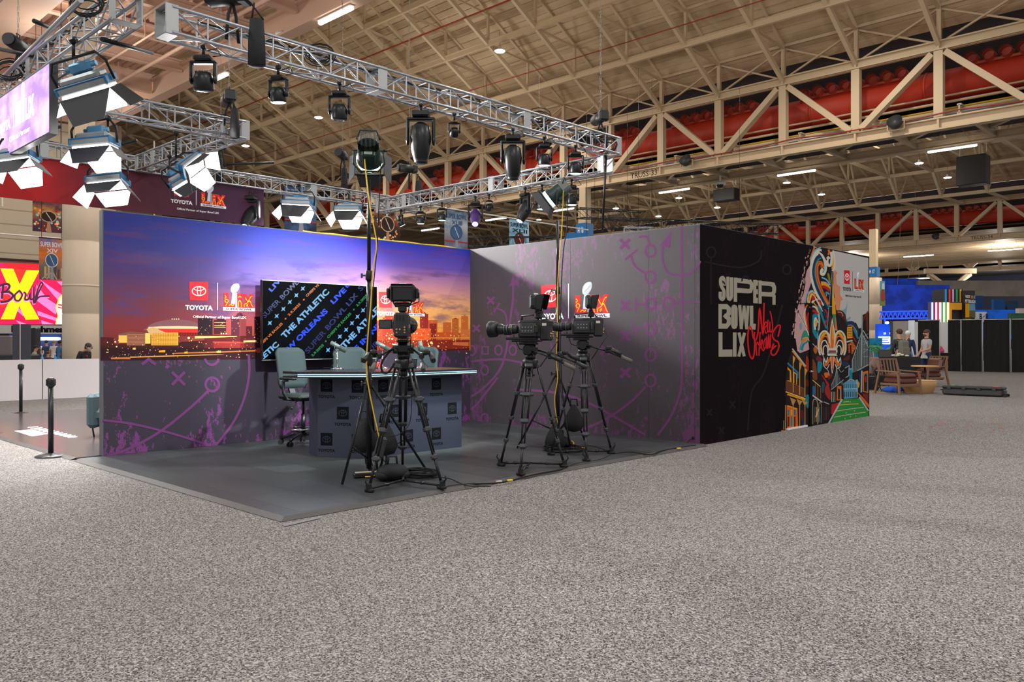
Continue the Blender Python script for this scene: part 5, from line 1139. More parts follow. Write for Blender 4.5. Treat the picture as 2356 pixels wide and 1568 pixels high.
tvt('CHIEFS VS EAGLES', (20, 640), (218, 445), 20, ORG, .03); tvt('2.9.2025', (268, 382), (365, 285), 20, ORG, .03); tvt('CHIEFS VS EAGLES', (415, 225), (600, 50), 20, ORG, .03)
tvt('2.9.2025', (460, 715), (555, 620), 20, GRN, .03); tvt('CHIEFS VS EAGLES', (590, 565), (780, 362), 20, GRN, .03); tvt('2.9.2025', (828, 304), (912, 215), 20, GRN, .03); tvt('CHIEFS', (950, 160), (1040, 70), 20, GRN, .03)
def star(x, y, r, mm):
    c_ = SCX(x, y)
    if ymin+.05 < c_[0] < ymax-.05 and zmin+.04 < c_[1] < zmax-.04: P.poly([(x-r*.75, y-r*.85), (x, y-r*.5), (x+r*.95, y-r*1.05), (x+r*.5, y), (x+r*.75, y+r*.9), (x, y+r*.5), (x-r*.95, y+r*1.0), (x-r*.5, y)], mm, 1)
for x, y in ((380, 155), (327, 210), (274, 265), (220, 322), (166, 380), (110, 437), (62, 492), (430, 108), (965, 230), (913, 285), (874, 333), (828, 385), (783, 438), (735, 492), (684, 548), (635, 605), (587, 658), (540, 708)): star(x, y, 19, LBL)
for x, y, mm in ((238, 402, ORG), (388, 246, ORG), (798, 327, GRN), (568, 586, GRN), (936, 165, GRN)): star(x, y, 9, mm)
P.build('screen_picture', t)

# ---- desk
ZD = 1.06
gp = lambda x, y: (lambda v_: Vector((v_.x, v_.y)))(onZ(x, y, .03))
Ld, Md, Rd = gp(731, 1050), gp(845, 1054), gp(1062, 1027)
Md = Vector((Rd.x-.02, Md.y)); desk = thing('news_desk', 'chevron front presenter desk covered in rows of dark sponsor logos, with lit edge', 'desk')
DSK = mat('desk_slate_blue', (48, 52, 70), .6)
def vpanel(a, b, th, z0, z1, mm, nm, par):
    m = MB(); d = (b-a).normalized(); n_ = Vector((d.y, -d.x))
    m.add([(p_.x-n_.x*k, p_.y-n_.y*k, z) for p_ in (a, b) for k in (0, th) for z in (z0, z1)], [(0, 1, 3, 2), (4, 6, 7, 5), (0, 4, 5, 1), (2, 3, 7, 6), (0, 2, 6, 4), (1, 5, 7, 3)]); return m.build(nm, mm, par)
vpanel(Ld, Md, .03, .03, ZD-.06, DSK, 'front_panel', desk); vpanel(Md, Rd, .03, .03, ZD-.06, DSK, 'front_panel', desk)
bk1 = Vector((Rd.x-.55, Rd.y)); bk0 = Vector((Ld.x-.35, Ld.y+.1))
vpanel(Rd, bk1, .03, .03, ZD-.06, DSK, 'side_panel', desk); vpanel(bk0, Ld, .03, .03, ZD-.06, DSK, 'side_panel', desk)
top = [Ld+Vector((.05, -.3)), Md+Vector((.12, -.02)), Rd+Vector((.12, .17)), Rd+Vector((-.6, .17)), Ld+Vector((-.45, .25)), Ld+Vector((-.3, -.3))]
m = MB(); m.prism([(p_.x, p_.y) for p_ in top], ZD-.015, ZD+.012); m.build('desk_top', mat('desk_top_black', (34, 30, 30), .28), desk)
m = MB(); m.prism([(p_.x, p_.y) for p_ in top], ZD-.06, ZD-.045); m.build('lower_trim', mat('desk_top_black'), desk)
LED = mat('edge_light_strip', (200, 235, 255), .4, emit=(150, 225, 250), es=1.4)
for k, z in ((0, ZD-.045), (1, ZD-.024)):
    m = MB(); ins = .012
    for a_, b_ in ((top[0], top[1]), (top[1], top[2])): m.bar((a_.x-ins, a_.y, z+.004), (b_.x-ins, b_.y, z+.004), .012, .008)
    m.build('edge_light', LED, desk)
PB, PBT = (13, 13, 17), (16, 17, 22)
def dlogo(P, c, w, h):
    x, y = c; P.rect(x-w/2, y, x+w/2, y+h, PB, 0); e_ = (50, 54, 70)
    for a_, b_, q_, d_, k in ((x, y+h*.5, w*.34, h*.24, .05), (x, y+h*.62, w*.24, h*.11, .04), (x, y+h*.5, w*.09, h*.23, .04)): P.ring(a_, b_, q_, k*w*.9, e_, 1, ry=d_, n=20)
    P.tbox('TOYOTA', x-w*.72, y-h*.52, x+w*.72, y-h*.27, PBT, 1, .04)
for (A_, B_, pts) in ((Ld, Md, ((568, 1000), (830, 1008), (708, 1226), (567, 1440), (830, 1450))), (Md, Rd, ((1040, 1002), (1262, 995), (1475, 984), (1145, 1206), (1362, 1192), (1605, 1183), (1243, 1410), (1475, 1390), (1010, 1420)))):
    d = (B_-A_).normalized(); P = Print((A_.x, A_.y, 0), (d.x, d.y, 0)); L_ = (B_-A_).length
    for x, y in pts:
        c_ = P.pp(590+x/3.563, 620+y/3.563); w = .155
        P_ok = (w*.75 < c_[0] < L_-w*.75)
        if P_ok or A_ is Ld: dlogo(P, (min(max(c_[0], w*.75), L_-w*.75), c_[1]), w, w*.98)
    P.build('printed_logos', desk)

# ---- stools
SEATF = mat('teal_grey_fabric', (42, 54, 58), .8, bump=.2, bs=300); SEATB = mat('seat_dark_fabric', (38, 42, 44), .8)
def stool():
    t = thing('drafting_chair', 'grey blue drafting chair with armrests at the left end of the desk', 'chair')
    m = MB(); m.bbox((0, 0, .66), (.5, .5, .07), .03); m.bbox((0, 0, .62), (.4, .4, .03), .01); m.build('seat', SEATB, t)
    m = MB(); W_, H_, n_ = .235, .56, 8; vs = []; z0 = .76
    for j in range(9):
        v_ = j/8; hw = W_*(1 if 0 < v_ < 1 else .86); zz = z0+H_*v_; yb = -.24-.09*v_**1.3
        for i in range(n_+1):
            u = -1+2*i/n_; zc = zz-(.03 if j == 8 and abs(u) > .9 else 0); vs.append((u*hw, yb+.05*u*u, zc))
    nv = len(vs); vs += [(x, y-.045, z) for x, y, z in vs]; fs = []
    for j in range(8):
        for i in range(n_): a_ = j*(n_+1)+i; fs += [(a_, a_+1, a_+n_+2, a_+n_+1), (nv+a_, nv+a_+1, nv+a_+n_+2, nv+a_+n_+1)]
    for i in range(n_): fs += [(i, i+1, nv+i+1, nv+i), (8*(n_+1)+i, 8*(n_+1)+i+1, nv+8*(n_+1)+i+1, nv+8*(n_+1)+i)]
    for j in range(8):
        for c_ in (0, n_): a_ = j*(n_+1)+c_; fs.append((a_, a_+n_+1, nv+a_+n_+1, nv+a_))
    m.add(vs, fs, True); m.build('backrest', SEATF, t)
    m = MB(); m.bar((0, -.2, .62), (0, -.31, .86), .09, .03); m.build('back_bracket', BLK, t)
    for s_ in (-1, 1):
        m = MB(); m.path([(s_*.2, .05, .62), (s_*.3, .04, .63), (s_*.33, .0, .72), (s_*.32, -.02, .87), (s_*.31, .06, .89)], .022); m.bbox((s_*.31, .07, .91), (.08, .3, .035), .015); m.build('armrest', BLK, t)
    m = MB(); m.tube((0, 0, .14), (0, 0, .42), .028); m.tube((0, 0, .4), (0, 0, .62), .015); m.build('gas_column', BLKM, t)
    m = MB(); m.path([(.22*math.cos(a), .22*math.sin(a), .22) for a in [i*PI/10 for i in range(20)]], .011, closed=True)
    for k in range(4): m.tube((0, 0, .2), (.22*math.cos(k*PI/2), .22*math.sin(k*PI/2), .22), .008)
    m.build('foot_ring', CHR, t)
    m = MB(); m.path([(.05, .05, .62), (.2, .1, .6), (.28, .12, .53)], .006); m.ell((.29, .12, .52), (.03, .03, .05)); m.build('lever', BLK, t)
    for k in range(5):
        a = k*2*PI/5+.3; m = MB(); c_, s_ = math.cos(a), math.sin(a); m.path([(0, 0, .14), (.12*c_, .12*s_, .15), (.24*c_, .24*s_, .11), (.3*c_, .3*s_, .08)], .02); m.build('base_leg', BLKM, t)
        m = MB()
        for o_ in (-.014, .014): m.tube((.31*c_-s_*o_-.008*s_*(1 if o_ > 0 else -1), .31*s_+c_*o_, .036), (.31*c_-s_*o_*1.9, .31*s_+c_*o_*1.9, .036), .034, n=12)
        m.build('caster', BLK, t)
    return t
st = stool(); p_ = atD(698, 900, 11.2); st.location = (p_.x, p_.y, .028); st.rotation_euler = (0, 0, YAW(c2w(1, -.75)))
p_ = atD(806, 850, 11.75); dup(st, (p_.x, p_.y, .028), YAW(c2w(.25, -1)), 'grey blue chair back behind the desk, the one beside the left microphone')
p_ = atD(957, 850, 12.3); dup(st, (p_.x, p_.y, .028), YAW(c2w(-.35, -1)), 'grey blue chair back behind the desk, hidden behind the nearest tripod head')

# ---- microphones, cups
MG = mat('microphone_grey', (84, 92, 92), .5, .2)
def mic(px, D, label, yaw):
    p = atD(px, 845, D); p.z = ZD+.012; t = thing('desk_microphone', label, 'microphone', p, yaw)
    m = MB(); m.lathe([(.088, 0), (.085, .012), (.03, .022), (.012, .03)], 24); m.tube((0, 0, .02), (0, 0, .24), .009); m.tube((0, 0, .1), (0, 0, .15), .014); m.build('stand', CHR, t)
    m = MB(); m.path([(-.03, -.035, .3), (-.03, -.03, .24), (0, 0, .235), (.03, -.03, .24), (.03, -.035, .3)], .005); m.build('yoke', BLK, t)
    R = Matrix.Translation((0, 0, .3)) @ Matrix.Rotation(.5, 4, 'Y') @ Matrix.Rotation(PI/2, 4, 'Y')
    m = MB(); m.lathe([(.01, -.1), (.028, -.095), (.03, .0), (.026, .01), (.026, .05)], 18, R); m.build('body', MG, t)
    m = MB(); m.lathe([(.03, .035), (.034, .05), (.034, .12), (.026, .13)], 18, R); m.build('windscreen', mat('dark_foam', (46, 56, 54), .9, bump=.5, bs=500), t)
    m = MB(); m.path([(-.03, 0, .3), (-.06, .02, .2), (-.05, .05, .08), (-.1, .12, .01), (-.2, .15, .012)], .004); m.build('cable', RUB, t)
mic(776, 10.75, 'grey broadcast microphone in front of the leftmost chair gap', TH+.1+PI*0)
mic(880, 10.95, 'grey broadcast microphone just right of the tall lamp stand pole', TH-.1)
mic(968, 11.2, 'broadcast microphone seen end on at the right of the desk', TH-PI/2+.3)
for px, D, lab in ((859, 10.9, 'dark paper cup behind the lamp stand pole'), (953, 11.0, 'dark paper cup with card items behind the nearest tripod')):
    p = atD(px, 845, D); p.z = ZD+.012; t = thing('paper_cup', lab, 'cup', p); m = MB(); m.lathe([(.03, 0), (.042, .12), (.044, .122), (.04, .122)], 18); m.build('cup', mat('dark_teal_cup', (40, 52, 58), .5), t)
    m = MB(); m.lathe([(.045, .12), (.045, .135), (.03, .138)], 18); m.build('lid', BLK, t)
for px, D, c, lab in ((950, 11.35, (150, 70, 220), 'small violet box on the desk behind the tripod'), (868, 11.2, (190, 60, 50), 'small red and dark card standing on the desk')):
    p = atD(px, 838, D); m = MB(); m.bbox((0, 0, .04), (.09, .06, .075), .01); tag(m.build('small_box', mat('box_%d' % c[0], c, .5)), lab, 'box').location = (p.x, p.y, ZD+.012)

# ---- broadcast cameras on tripods
CAMB = mat('camera_body_black', (30, 31, 33), .45, bump=.1, bs=200); GRIP = mat('grip_grey', (96, 92, 84), .8); TPB = mat('tripod_black', (24, 25, 27), .3, .2)
def cam_rig(center, feet, label_t, label_c, d, dz=0., zf=.028, nose=.0, hood=True, back=False):
    C_ = Vector((center[0], center[1], 0)); crown = 1.22+dz
    t = thing('camera_tripod', label_t, 'tripod', (C_.x, C_.y, zf)); L0 = crown-.03
    for k, f in enumerate(feet):
        f = Vector((f[0]-C_.x, f[1]-C_.y, 0)); u = f.normalized(); s_ = Vector((-u.y, u.x, 0)); leg = thing_leg = None
        topp = u*.07+Vector((0, 0, L0)); foot = f+Vector((0, 0, .05)); m = MB(); A1 = topp.lerp(foot, .47); A2 = topp.lerp(foot, .55)
        for q_ in (-.032, .032): m.tube(topp+s_*q_, A2+s_*q_, .012, n=8)
        for q_ in (-.018, .018): m.tube(topp.lerp(foot, .15)+s_*q_, topp.lerp(foot, .78)+s_*q_, .009, n=8)
        m.tube(topp.lerp(foot, .74), foot, .014, n=10); lg = m.build('leg', TPB, t)
        m = MB()
        Rm = (foot-topp).to_track_quat('Z', 'X').to_matrix()
        for q_, w_ in ((.02, .09), (.3, .095), (.55, .09), (.78, .07)): m.bbox(topp.lerp(foot, q_), (.05 if w_ > .08 else .045, w_, .05), .01, Rm)
        m.tube(topp.lerp(foot, .3)-s_*.075, topp.lerp(foot, .3)+s_*.075, .016); m.tube(topp.lerp(foot, .78)-s_*.05, topp.lerp(foot, .78)+s_*.05, .014); c = m.build('leg_clamp', DGREY, lg)
        m = MB(); m.bbox(f+Vector((0, 0, .018)), (.1, .06, .03), .01); m.bbox(f+u*.01+Vector((0, 0, .05)), (.035, .06, .07), .01); m.path([f+u*.02+Vector((0, 0, .06)), f+u*.05+Vector((0, 0, .1)), f+u*.04+Vector((0, 0, .13))], .008); m.build('foot', RUB, t)
        m = MB(); m.tube((0, 0, .05), f*.96+Vector((0, 0, .035)), .012); m.bbox(f*.5+Vector((0, 0, .043)), (.05, .05, .03), .01); m.build('spreader_arm', BLKM, t)
    m = MB(); m.lathe([(.06, L0-.06), (.085, L0-.03), (.09, L0+.03), (.075, L0+.05)], 18); m.tube((0, 0, L0-.14), (0, 0, L0-.05), .03); m.lathe([(.01, L0-.15), (.05, L0-.14), (.05, L0-.12)], 12); m.build('crown', TPB, t)
    # fluid head with pan bars, part of the tripod; local frame along d
    d = Vector((d[0], d[1], 0)).normalized(); Rz = Matrix.Rotation(YAW(d), 4, 'Z'); H0 = crown
    m = MB(Matrix.Translation((0, 0, H0)) @ Rz); m.lathe([(.055, .02), (.06, .06), (.045, .07)], 18); m.bbox((0, 0, .12), (.15, .15, .12), .03); m.tube((-.1, 0, .12), (.1, 0, .12), .05, n=16); m.bbox((0, .02, .195), (.12, .2, .03), .01); m.bbox((0, .04, .222), (.1, .34, .02), .008); m.ell((-.07, -.08, .1), (.05, .04, .05)); m.build('fluid_head', TPB, t)
    for s_ in (-1, 1):
        a0 = Vector((s_*.09, -.05, .12)); a1 = Vector((s_*.2, -.3, .05)); a2 = Vector((s_*.22, -.47, -.02)); a3 = Vector((s_*.235, -.6, -.075))
        m = MB(Matrix.Translation((0, 0, H0)) @ Rz); m.tube(a0, a1, .011); m.tube(a1, a2, .011); m.bbox(a1, (.05, .05, .05), .012); m.tube(a1+Vector((-.03, 0, .02)), a1+Vector((.05, 0, .02)), .012); pb = m.build('pan_bar', TPB, t)
        m = MB(Matrix.Translation((0, 0, H0)) @ Rz); m.tube(a2, a3, .022, n=12); m.build('grip', GRIP if s_ < 0 else DGREY, pb)
        m = MB(Matrix.Translation((0, 0, H0)) @ Rz); m.bbox(a1+Vector((s_*.05, -.02, .04)), (.06, .08, .05), .015); m.tube(a1+Vector((s_*.09, -.05, .02)), a1+Vector((s_*.12, -.17, -.04)), .024, n=12); m.build('lens_remote', BLK, pb)
    # camera
    z = zf+H0+.235; t = thing('broadcast_camera', label_c, 'camera', (C_.x, C_.y, z), YAW(d))
    m = MB(); m.bbox((0, -.02, .12), (.12, .3, .2), .02); m.bbox((0, -.19, .11), (.14, .12, .24), .02); m.bbox((-.075, 0, .11), (.03, .2, .15), .01); m.bbox((0, .1, .015), (.1, .36, .03), .008); m.build('body', CAMB, t)
    m = MB(); m.path([(0, .1, .22), (0, .1, .27), (0, -.08, .28), (0, -.1, .22)], .013); m.build('handle', CAMB, t)
    R = Matrix.Translation((0, .14, .12)) @ Matrix.Rotation(-PI/2, 4, 'X'); m = MB(); m.lathe([(.045, 0), (.05, .03), (.055, .04), (.055, .1), (.043, .11), (.043, .17), (.06, .2), (.06, .26)], 20, R); ln_ = m.build('lens', mat('lens_barrel', (40, 42, 44), .35, .3), t)
    m = MB(); m.lathe([(.062, .25), (.088, .27), (.095, .35), (.09, .355), (.08, .28)], 20, R, sx=1.1); m.build('lens_hood', BLK, ln_)
    m = MB(); m.bbox((.075, .3, .1), (.06, .12, .09), .02); m.build('zoom_servo', BLK, ln_)
    m = MB(); m.bbox((-.094, .0, .12), (.008, .16, .1), .003); cp_ = m.build('control_panel', DGREY, t)
    m = MB()
    for i in range(4):
        for j in range(2): m.tube((-.097, -.05+i*.035, .1+j*.04), (-.106, -.05+i*.035, .1+j*.04), .008, n=8)
    m.build('knobs', mat('knob_silver', (150, 150, 145), .3, .6), cp_)
    m = MB(); m.bbox((-.073, -.19, .17), (.004, .05, .03), .001); m.build('white_sticker', mat('paper_label', (200, 196, 180), .7), t)
    m = MB()
    for y_, r_ in ((.18, .052), (.205, .056), (.265, .046), (.3, .0455)): m.tube((0, y_, .12), (0, y_+.008, .12), r_+.003, n=20)
    m.build('lens_rings', mat('ring_grey', (110, 112, 112), .4, .4), ln_)
    # rear connectors
    m = MB()
    for i in range(3):
        for j in range(3): m.tube((-.04+i*.032, -.245, .19+j*.018-.03), (-.04+i*.032, -.255, .19+j*.018-.03), .007)
    m.build('connector_caps', BLKM, t)
    m = MB()
    for x_, z_ in ((-.04, .07), (-.01, .07), (.035, .09), (.035, .065), (.035, .04), (-.04, .04)): m.tube((x_, -.245, z_), (x_, -.262, z_), .009)
    m.build('connector', mat('brass_connector', (190, 160, 110), .35, .8), t)
    # side screen
    m = MB(); m.bbox((-.16, -.12, .12), (.13, .02, .09), .006); m.build('side_screen', BLK, t); m = MB(); m.box((-.16, -.1315, .12), (.105, .002, .065)); m.build('side_screen_glass', mat('dim_glass', (52, 60, 60), .15), t)
    # viewfinder
    vz = .42; m = MB(); m.bbox((0, -.1, .27), (.08, .08, .07), .015); m.tube((-.07, -.1, .31), (.07, -.1, .31), .025, n=12); m.path([(-.1, -.1, vz-.05), (-.075, -.1, .31), (.075, -.1, .31), (.1, -.1, vz-.05)], .012); m.build('viewfinder_bracket', BLK, t)
    m = MB(Matrix.Translation((0, -.1, vz))); w2 = .13
    m.bbox((0, .03, 0), (.26, .08, .16), .02); m.bbox((-.14, .02, .0), (.03, .05, .1), .01); m.bbox((.14, .02, 0), (.03, .05, .1), .01)
    vf = m.build('viewfinder', CAMB, t)
    m = MB(Matrix.Translation((0, -.1, vz))); m.box((0, -.012, -.005), (.2, .004, .115)); m.build('viewfinder_screen', mat('dark_screen', (20, 22, 24), .12), vf)
    m = MB(Matrix.Translation((0, -.1, vz)))
    for a_, b_, c_, e_ in (((-.115, -.01, .075), (.115, -.01, .075), (.1, -.1, .085), (-.1, -.1, .085)), ((-.115, -.01, -.075), (.115, -.01, -.075), (.1, -.06, -.078), (-.1, -.06, -.078)), ((-.115, -.01, -.075), (-.115, -.01, .075), (-.1, -.1, .085), (-.1, -.06, -.078)), ((.115, -.01, -.075), (.115, -.01, .075), (.1, -.1, .085), (.1, -.06, -.078))):
        vs = [Vector(v) for v in (a_, b_, c_, e_)]; n_ = (vs[1]-vs[0]).cross(vs[2]-vs[0]).normalized()*.003; vs += [v+n_ for v in vs]; m.add(vs, [(0, 1, 2, 3), (4, 5, 6, 7), (0, 1, 5, 4), (1, 2, 6, 5), (2, 3, 7, 6), (3, 0, 4, 7)])
    m.build('sun_hood', BLK, vf)
    m = MB(); m.bbox((0, -.07, vz+.09), (.08, .03, .02), .006); m.build('tally_light', mat('tally_white', (210, 215, 212), .4), vf)
    m = MB(); m.path([(.12, -.08, vz+.05), (.16, -.1, vz), (.16, -.1, vz-.08), (.07, -.12, .3), (.06, -.2, .2)], .006); m.path([(.05, -.24, .1), (.1, -.3, .0), (.08, -.2, -.15), (.05, -.1, -.3)], .006); m.path([(0, .2, .05), (.05, .15, -.1), (.08, 0, -.16)], .005); m.build('cable', RUB, t)
    m = MB(); m.box((.071, -.16, .1), (.002, .05, .035)); m.build('paper_label', mat('paper_label', (200, 196, 180), .7), t)
def ft(*pts): return [(onZ(x, y, .03).x, onZ(x, y, .03).y) for x, y in pts]
deskc = Vector((-9.0, 6.9))
def cc(px, D): v_ = c2w((px-CX)/F*D, D); return (v_.x, v_.y)
c1 = cc(928, 8.05); F1 = ft((850, 1131), (1016, 1124), (926, 1112)); F1[2] = cc(926, 8.75)[0:2]
cam_rig(c1, F1, 'black camera tripod nearest the viewer in front of the desk', 'black broadcast camera seen from behind on the nearest tripod', c2w(-.04, 1), .0)
c2_ = cc(1220, 9.2); F2 = ft((1153, 1071), (1297, 1074), (1198, 1093))
cam_rig(c2_, F2, 'black camera tripod left of the rear lamp stand with white tape on its spreader', 'black broadcast camera pointing left, the left one of the pair by the grey wall', c2w(-.93, .36), -.03)
c3_ = cc(1341, 10.2); F3 = ft((1268, 1046), (1406, 1043), (1349, 1060))
cam_rig(c3_, F3, 'black camera tripod farthest right in front of the grey wall', 'black broadcast camera pointing left, overlapping the rear lamp stand pole', c2w(-.99, .12), .02)

# ---- lamp stands with green-cased lamps
def lamp_stand(px, D, top, legs, label, zf=.028):
    v = cc(px, D); t = thing('lamp_stand', label, 'light stand', (v[0], v[1], zf))
    m = MB(); m.tube((0, 0, .12), (0, 0, 1.25), .028, n=12); m.tube((0, 0, 1.2), (0, 0, 2.1), .024, n=12); m.tube((0, 0, 2.05), (0, 0, top), .019, n=12); m.build('pole', mat('stand_dark_chrome', (44, 46, 50), .22, .7), t)
    for z in (1.22, 2.08, .98):
        m = MB(); m.lathe([(.03, z-.05), (.036, z-.04), (.036, z+.04), (.03, z+.05)], 14); m.tube((0, 0, z), (-.06, -.03, z), .009); m.bbox((-.075, -.035, z), (.03, .01, .05), .006); m.build('collar', BLK, t)
    for lx, ly, gx in legs:
        e_ = Vector((gx[0]-v[0], gx[1]-v[1], .015)); u = Vector((e_.x, e_.y, 0)).normalized()
        m = MB(); m.tube(u*.03+Vector((0, 0, .96)), e_, .013, n=10); m.build('leg', mat('stand_dark_chrome'), t)
        m = MB(); m.tube(u*.02+Vector((0, 0, .22)), (u*.03+Vector((0, 0, .96))).lerp(e_, .62), .009); m.build('leg_brace', BLKM, t)
    return v
S1 = lamp_stand(849, 8.35, 3.05, [(0, 0, cc(787, 8.0)), (0, 0, cc(980, 8.95)), (0, 0, cc(868, 8.9))], 'tall black lamp stand in front of the desk with a sagging yellow cable')
S2 = lamp_stand(1283, 10.85, 3.0, [(0, 0, cc(1190, 10.7)), (0, 0, cc(1345, 11.6)), (0, 0, cc(1313, 10.45))], 'tall black lamp stand rising between the two cameras by the grey wall')
GRND = mat('lamp_green_dark', (22, 48, 44), .4, .1); FIN = mat('heatsink_grey', (120, 126, 122), .4, .5)
def fresnel(v, z, target, label, hot_back=True, sc=.65, pw=300, ang=80):
    p = Vector((v[0], v[1], z)); d = (Vector(target)-p); t = thing('stage_lamp', label, 'stage light', p)
    d.normalize(); xr = Vector((d.y, -d.x, 0)).normalized(); q = Matrix((xr, d, xr.cross(d))).transposed(); Q_ = q.to_quaternion(); t.rotation_euler = Q_.to_euler(); t.scale = (sc,)*3
    ld = bpy.data.lights.new('stage_lamp_glow', 'SPOT'); lo_ = bpy.data.objects.new('stage_lamp_glow', ld); COL.objects.link(lo_); ld.energy = pw; ld.color = (.86, 1, .94); ld.spot_size = math.radians(ang); ld.spot_blend = .5; ld.shadow_soft_size = .09
    lo_.parent = t; lo_.location = (0, .31, 0); lo_.rotation_euler = (PI/2, 0, 0)
    inv = q.inverted(); R = Matrix.Rotation(-PI/2, 4, 'X')
    m = MB(); m.lathe([(.15, -.12), (.17, -.1), (.17, .1), (.2, .14), (.2, .2)], 22, R); m.bbox((0, -.04, -.13), (.2, .24, .16), .02); m.build('housing', GRND, t)
    m = MB()
    for i in range(17):
        x = -.15+i*.3/16; h_ = .15*math.sqrt(max(.08, 1-(x/.17)**2)); m.box((x, -.2, 0), (.006, .17, 2*h_))
    m.build('cooling_fins', FIN if not hot_back else mat('fin_dark_green', (40, 58, 52), .4, .2), t)
    m = MB(); m.path([(-.17, -.2, .05), (-.12, -.3, .14), (.12, -.3, .14), (.17, -.2, .05)], .014); m.build('rear_handle', GRND, t)
    m = MB(); m.lathe([(.19, .2), (.19, .262), (.12, .27), (.001, .272)], 22, R); m.build('lens', HOTC, t)
    m = MB()
    for a_ in (-1, 1): m.bbox((a_*.215, .285, 0), (.03, .03, .45), .008); m.bbox((0, .285, a_*.215), (.45, .03, .03), .008)
    m.build('gel_frame', BLKM, t)
    for ax, az in ((0, 1), (0, -1), (1, 0), (-1, 0)):
        b0 = Vector((ax*.21, .29, az*.21)); tp = b0+Vector((ax*.11, .17, az*.11)); sd = Vector((0, 0, 1)) if ax else Vector((1, 0, 0)); k0, k1 = .2, (.26 if ax else .15)
        n_ = (tp-b0).cross(sd).normalized()*.004; n_ = n_ if Vector((ax, 0, az)).dot(n_) > 0 else -n_
        vs = [b0-sd*k0, b0+sd*k0, tp+sd*k1, tp-sd*k1]; vs += [v_+n_ for v_ in vs]; m = MB(); m.add(vs, [(0, 1, 2, 3), (4, 5, 6, 7), (0, 1, 5, 4), (1, 2, 6, 5), (2, 3, 7, 6), (3, 0, 4, 7)]); m.build('barn_door', DOOR, t)
    yb = inv @ Vector((0, 0, -.3)); m = MB(); m.path([(-.22, -.02, 0), (-.23, yb.y*.5, yb.z*.7), (-.14, yb.y, yb.z), (.14, yb.y, yb.z), (.23, yb.y*.5, yb.z*.7), (.22, -.02, 0)], .014); m.tube((.22, -.02, 0), (.27, -.02, 0), .02); m.tube((-.24, -.02, 0), (.22, -.02, 0), .012); m.build('yoke', GRND, t)
    m = MB(); m.bbox((0, -.17, -.17), (.12, .02, .05), .005); m.build('control_panel', mat('lamp_panel', (170, 180, 170), .4), t)
fresnel(S1, 3.37, Vector((S1[0], S1[1], 3.37))+c2w(-.12, 1)+Vector((0, 0, -.5)), 'green-cased stage lamp seen from behind on top of the front lamp stand', sc=.68, pw=950)
fresnel(S2, 3.4, Vector((S2[0], S2[1], 3.4))+c2w(-1, .22)+Vector((0, 0, -.75)), 'green-cased stage lamp with glowing barn doors angled down to the left', False, sc=.62, pw=1000, ang=84)
def hangcable(pts, r, mm, label, nm='cable'):
    m = MB(); m.path(cr(pts, 5), r); return tag(m.build(nm, mm), label, 'cable')
def pl(D, *pts): return [tuple(atD(x, y, D)) for x, y in pts]
hangcable(pl(8.24, (843, 338), (838, 345), (842, 400), (852, 480), (866, 560), (858, 620), (853, 700), (846, 780), (843, 850), (848, 890), (862, 960), (873, 1010), (872, 1030)), .007, YEL, 'yellow cable running down the front lamp stand')
hangcable(pl(10.75, (1296, 433), (1294, 500), (1290, 560), (1284, 640), (1282, 760), (1280, 830), (1283, 870), (1276, 920), (1283, 975)), .006, YEL, 'yellow cable running down the rear lamp stand')
hangcable(pl(8.3, (877, 370), (874, 420), (868, 560), (856, 700), (852, 850), (846, 950), (870, 1030), (890, 1070)), .006, RUB, 'black cable taped down the front lamp stand')
hangcable(pl(10.7, (1307, 440), (1305, 520), (1296, 580), (1290, 700), (1291, 850), (1300, 960)), .007, RUB, 'black cable hanging down the rear lamp stand')
hangcable(pl(7.95, (905, 800), (890, 815), (878, 835), (880, 855), (893, 856), (908, 835)), .012, RUB, 'thick black cable loop at the nearest camera head')
hangcable(pl(7.95, (948, 900), (945, 960), (935, 985), (915, 1000), (895, 1003)), .004, RUB, 'thin dark cable strung across the legs of the nearest tripod')
# sandbags
def sandbag(p, label, d, rz=0., hang=False):
    t = thing('sandbag', label, 'sandbag', p, rz); m = MB()
    if hang: m.lathe([(.02, .16), (.06, .1), (.12, -.02), (.14, -.1), (.1, -.18), (.02, -.2)], 14, sy=.6)
    else:
        m.ell((0, 0, d[2]*.5), (d[0]*1.1, d[1]*1.1, d[2]), None, 20, 12); m.ell((d[0]*.3, 0, d[2]*.35), (d[0]*.6, d[1]*.9, d[2]*.68), None, 16, 10); m.ell((-d[0]*.3, 0, d[2]*.35), (d[0]*.6, d[1]*.9, d[2]*.68), None, 16, 10)
    m.build('bag', BAGM, t); m = MB(); h_ = .16 if hang else d[2]
    m.path([(-.05, 0, h_-.02), (-.04, 0, h_+.07), (.04, 0, h_+.07), (.05, 0, h_-.02)], .012); m.build('strap', BAGM, t)
p = atD(838, 1008, 8.45); sandbag(p+Vector((0, 0, .05)), 'black sandbag hanging on the left side of the front lamp stand', None, TH, True)
p = atD(885, 1012, 8.55); sandbag(p+Vector((0, 0, .04)), 'black sandbag hanging on the right side of the front lamp stand', None, TH, True)
p = onZ(903, 1104, .028); sandbag(p, 'black sandbag lying on the floor between the front lamp stand and tripod', (.3, .24, .17), TH+.4)
p = atD(1320, 958, 10.8); sandbag(p, 'plump black sandbag hanging on the rear lamp stand', None, TH, True)
p = atD(1278, 1000, 10.6); sandbag(p, 'drooping black sandbag low on the rear lamp stand', None, TH, True)
p = onZ(1288, 1030, .028); sandbag(p, 'black sandbag on the floor at the rear lamp stand', (.28, .22, .16), TH)
m = MB(); m.bbox((0, 0, .0), (.09, .07, .2), .015); o = tag(m.build('ballast_box', DGREY), 'dark grey power box tied to the front tripod leg', 'power box'); o.location = atD(875, 1028, 7.9); o.rotation_euler = (0, .25, TH)
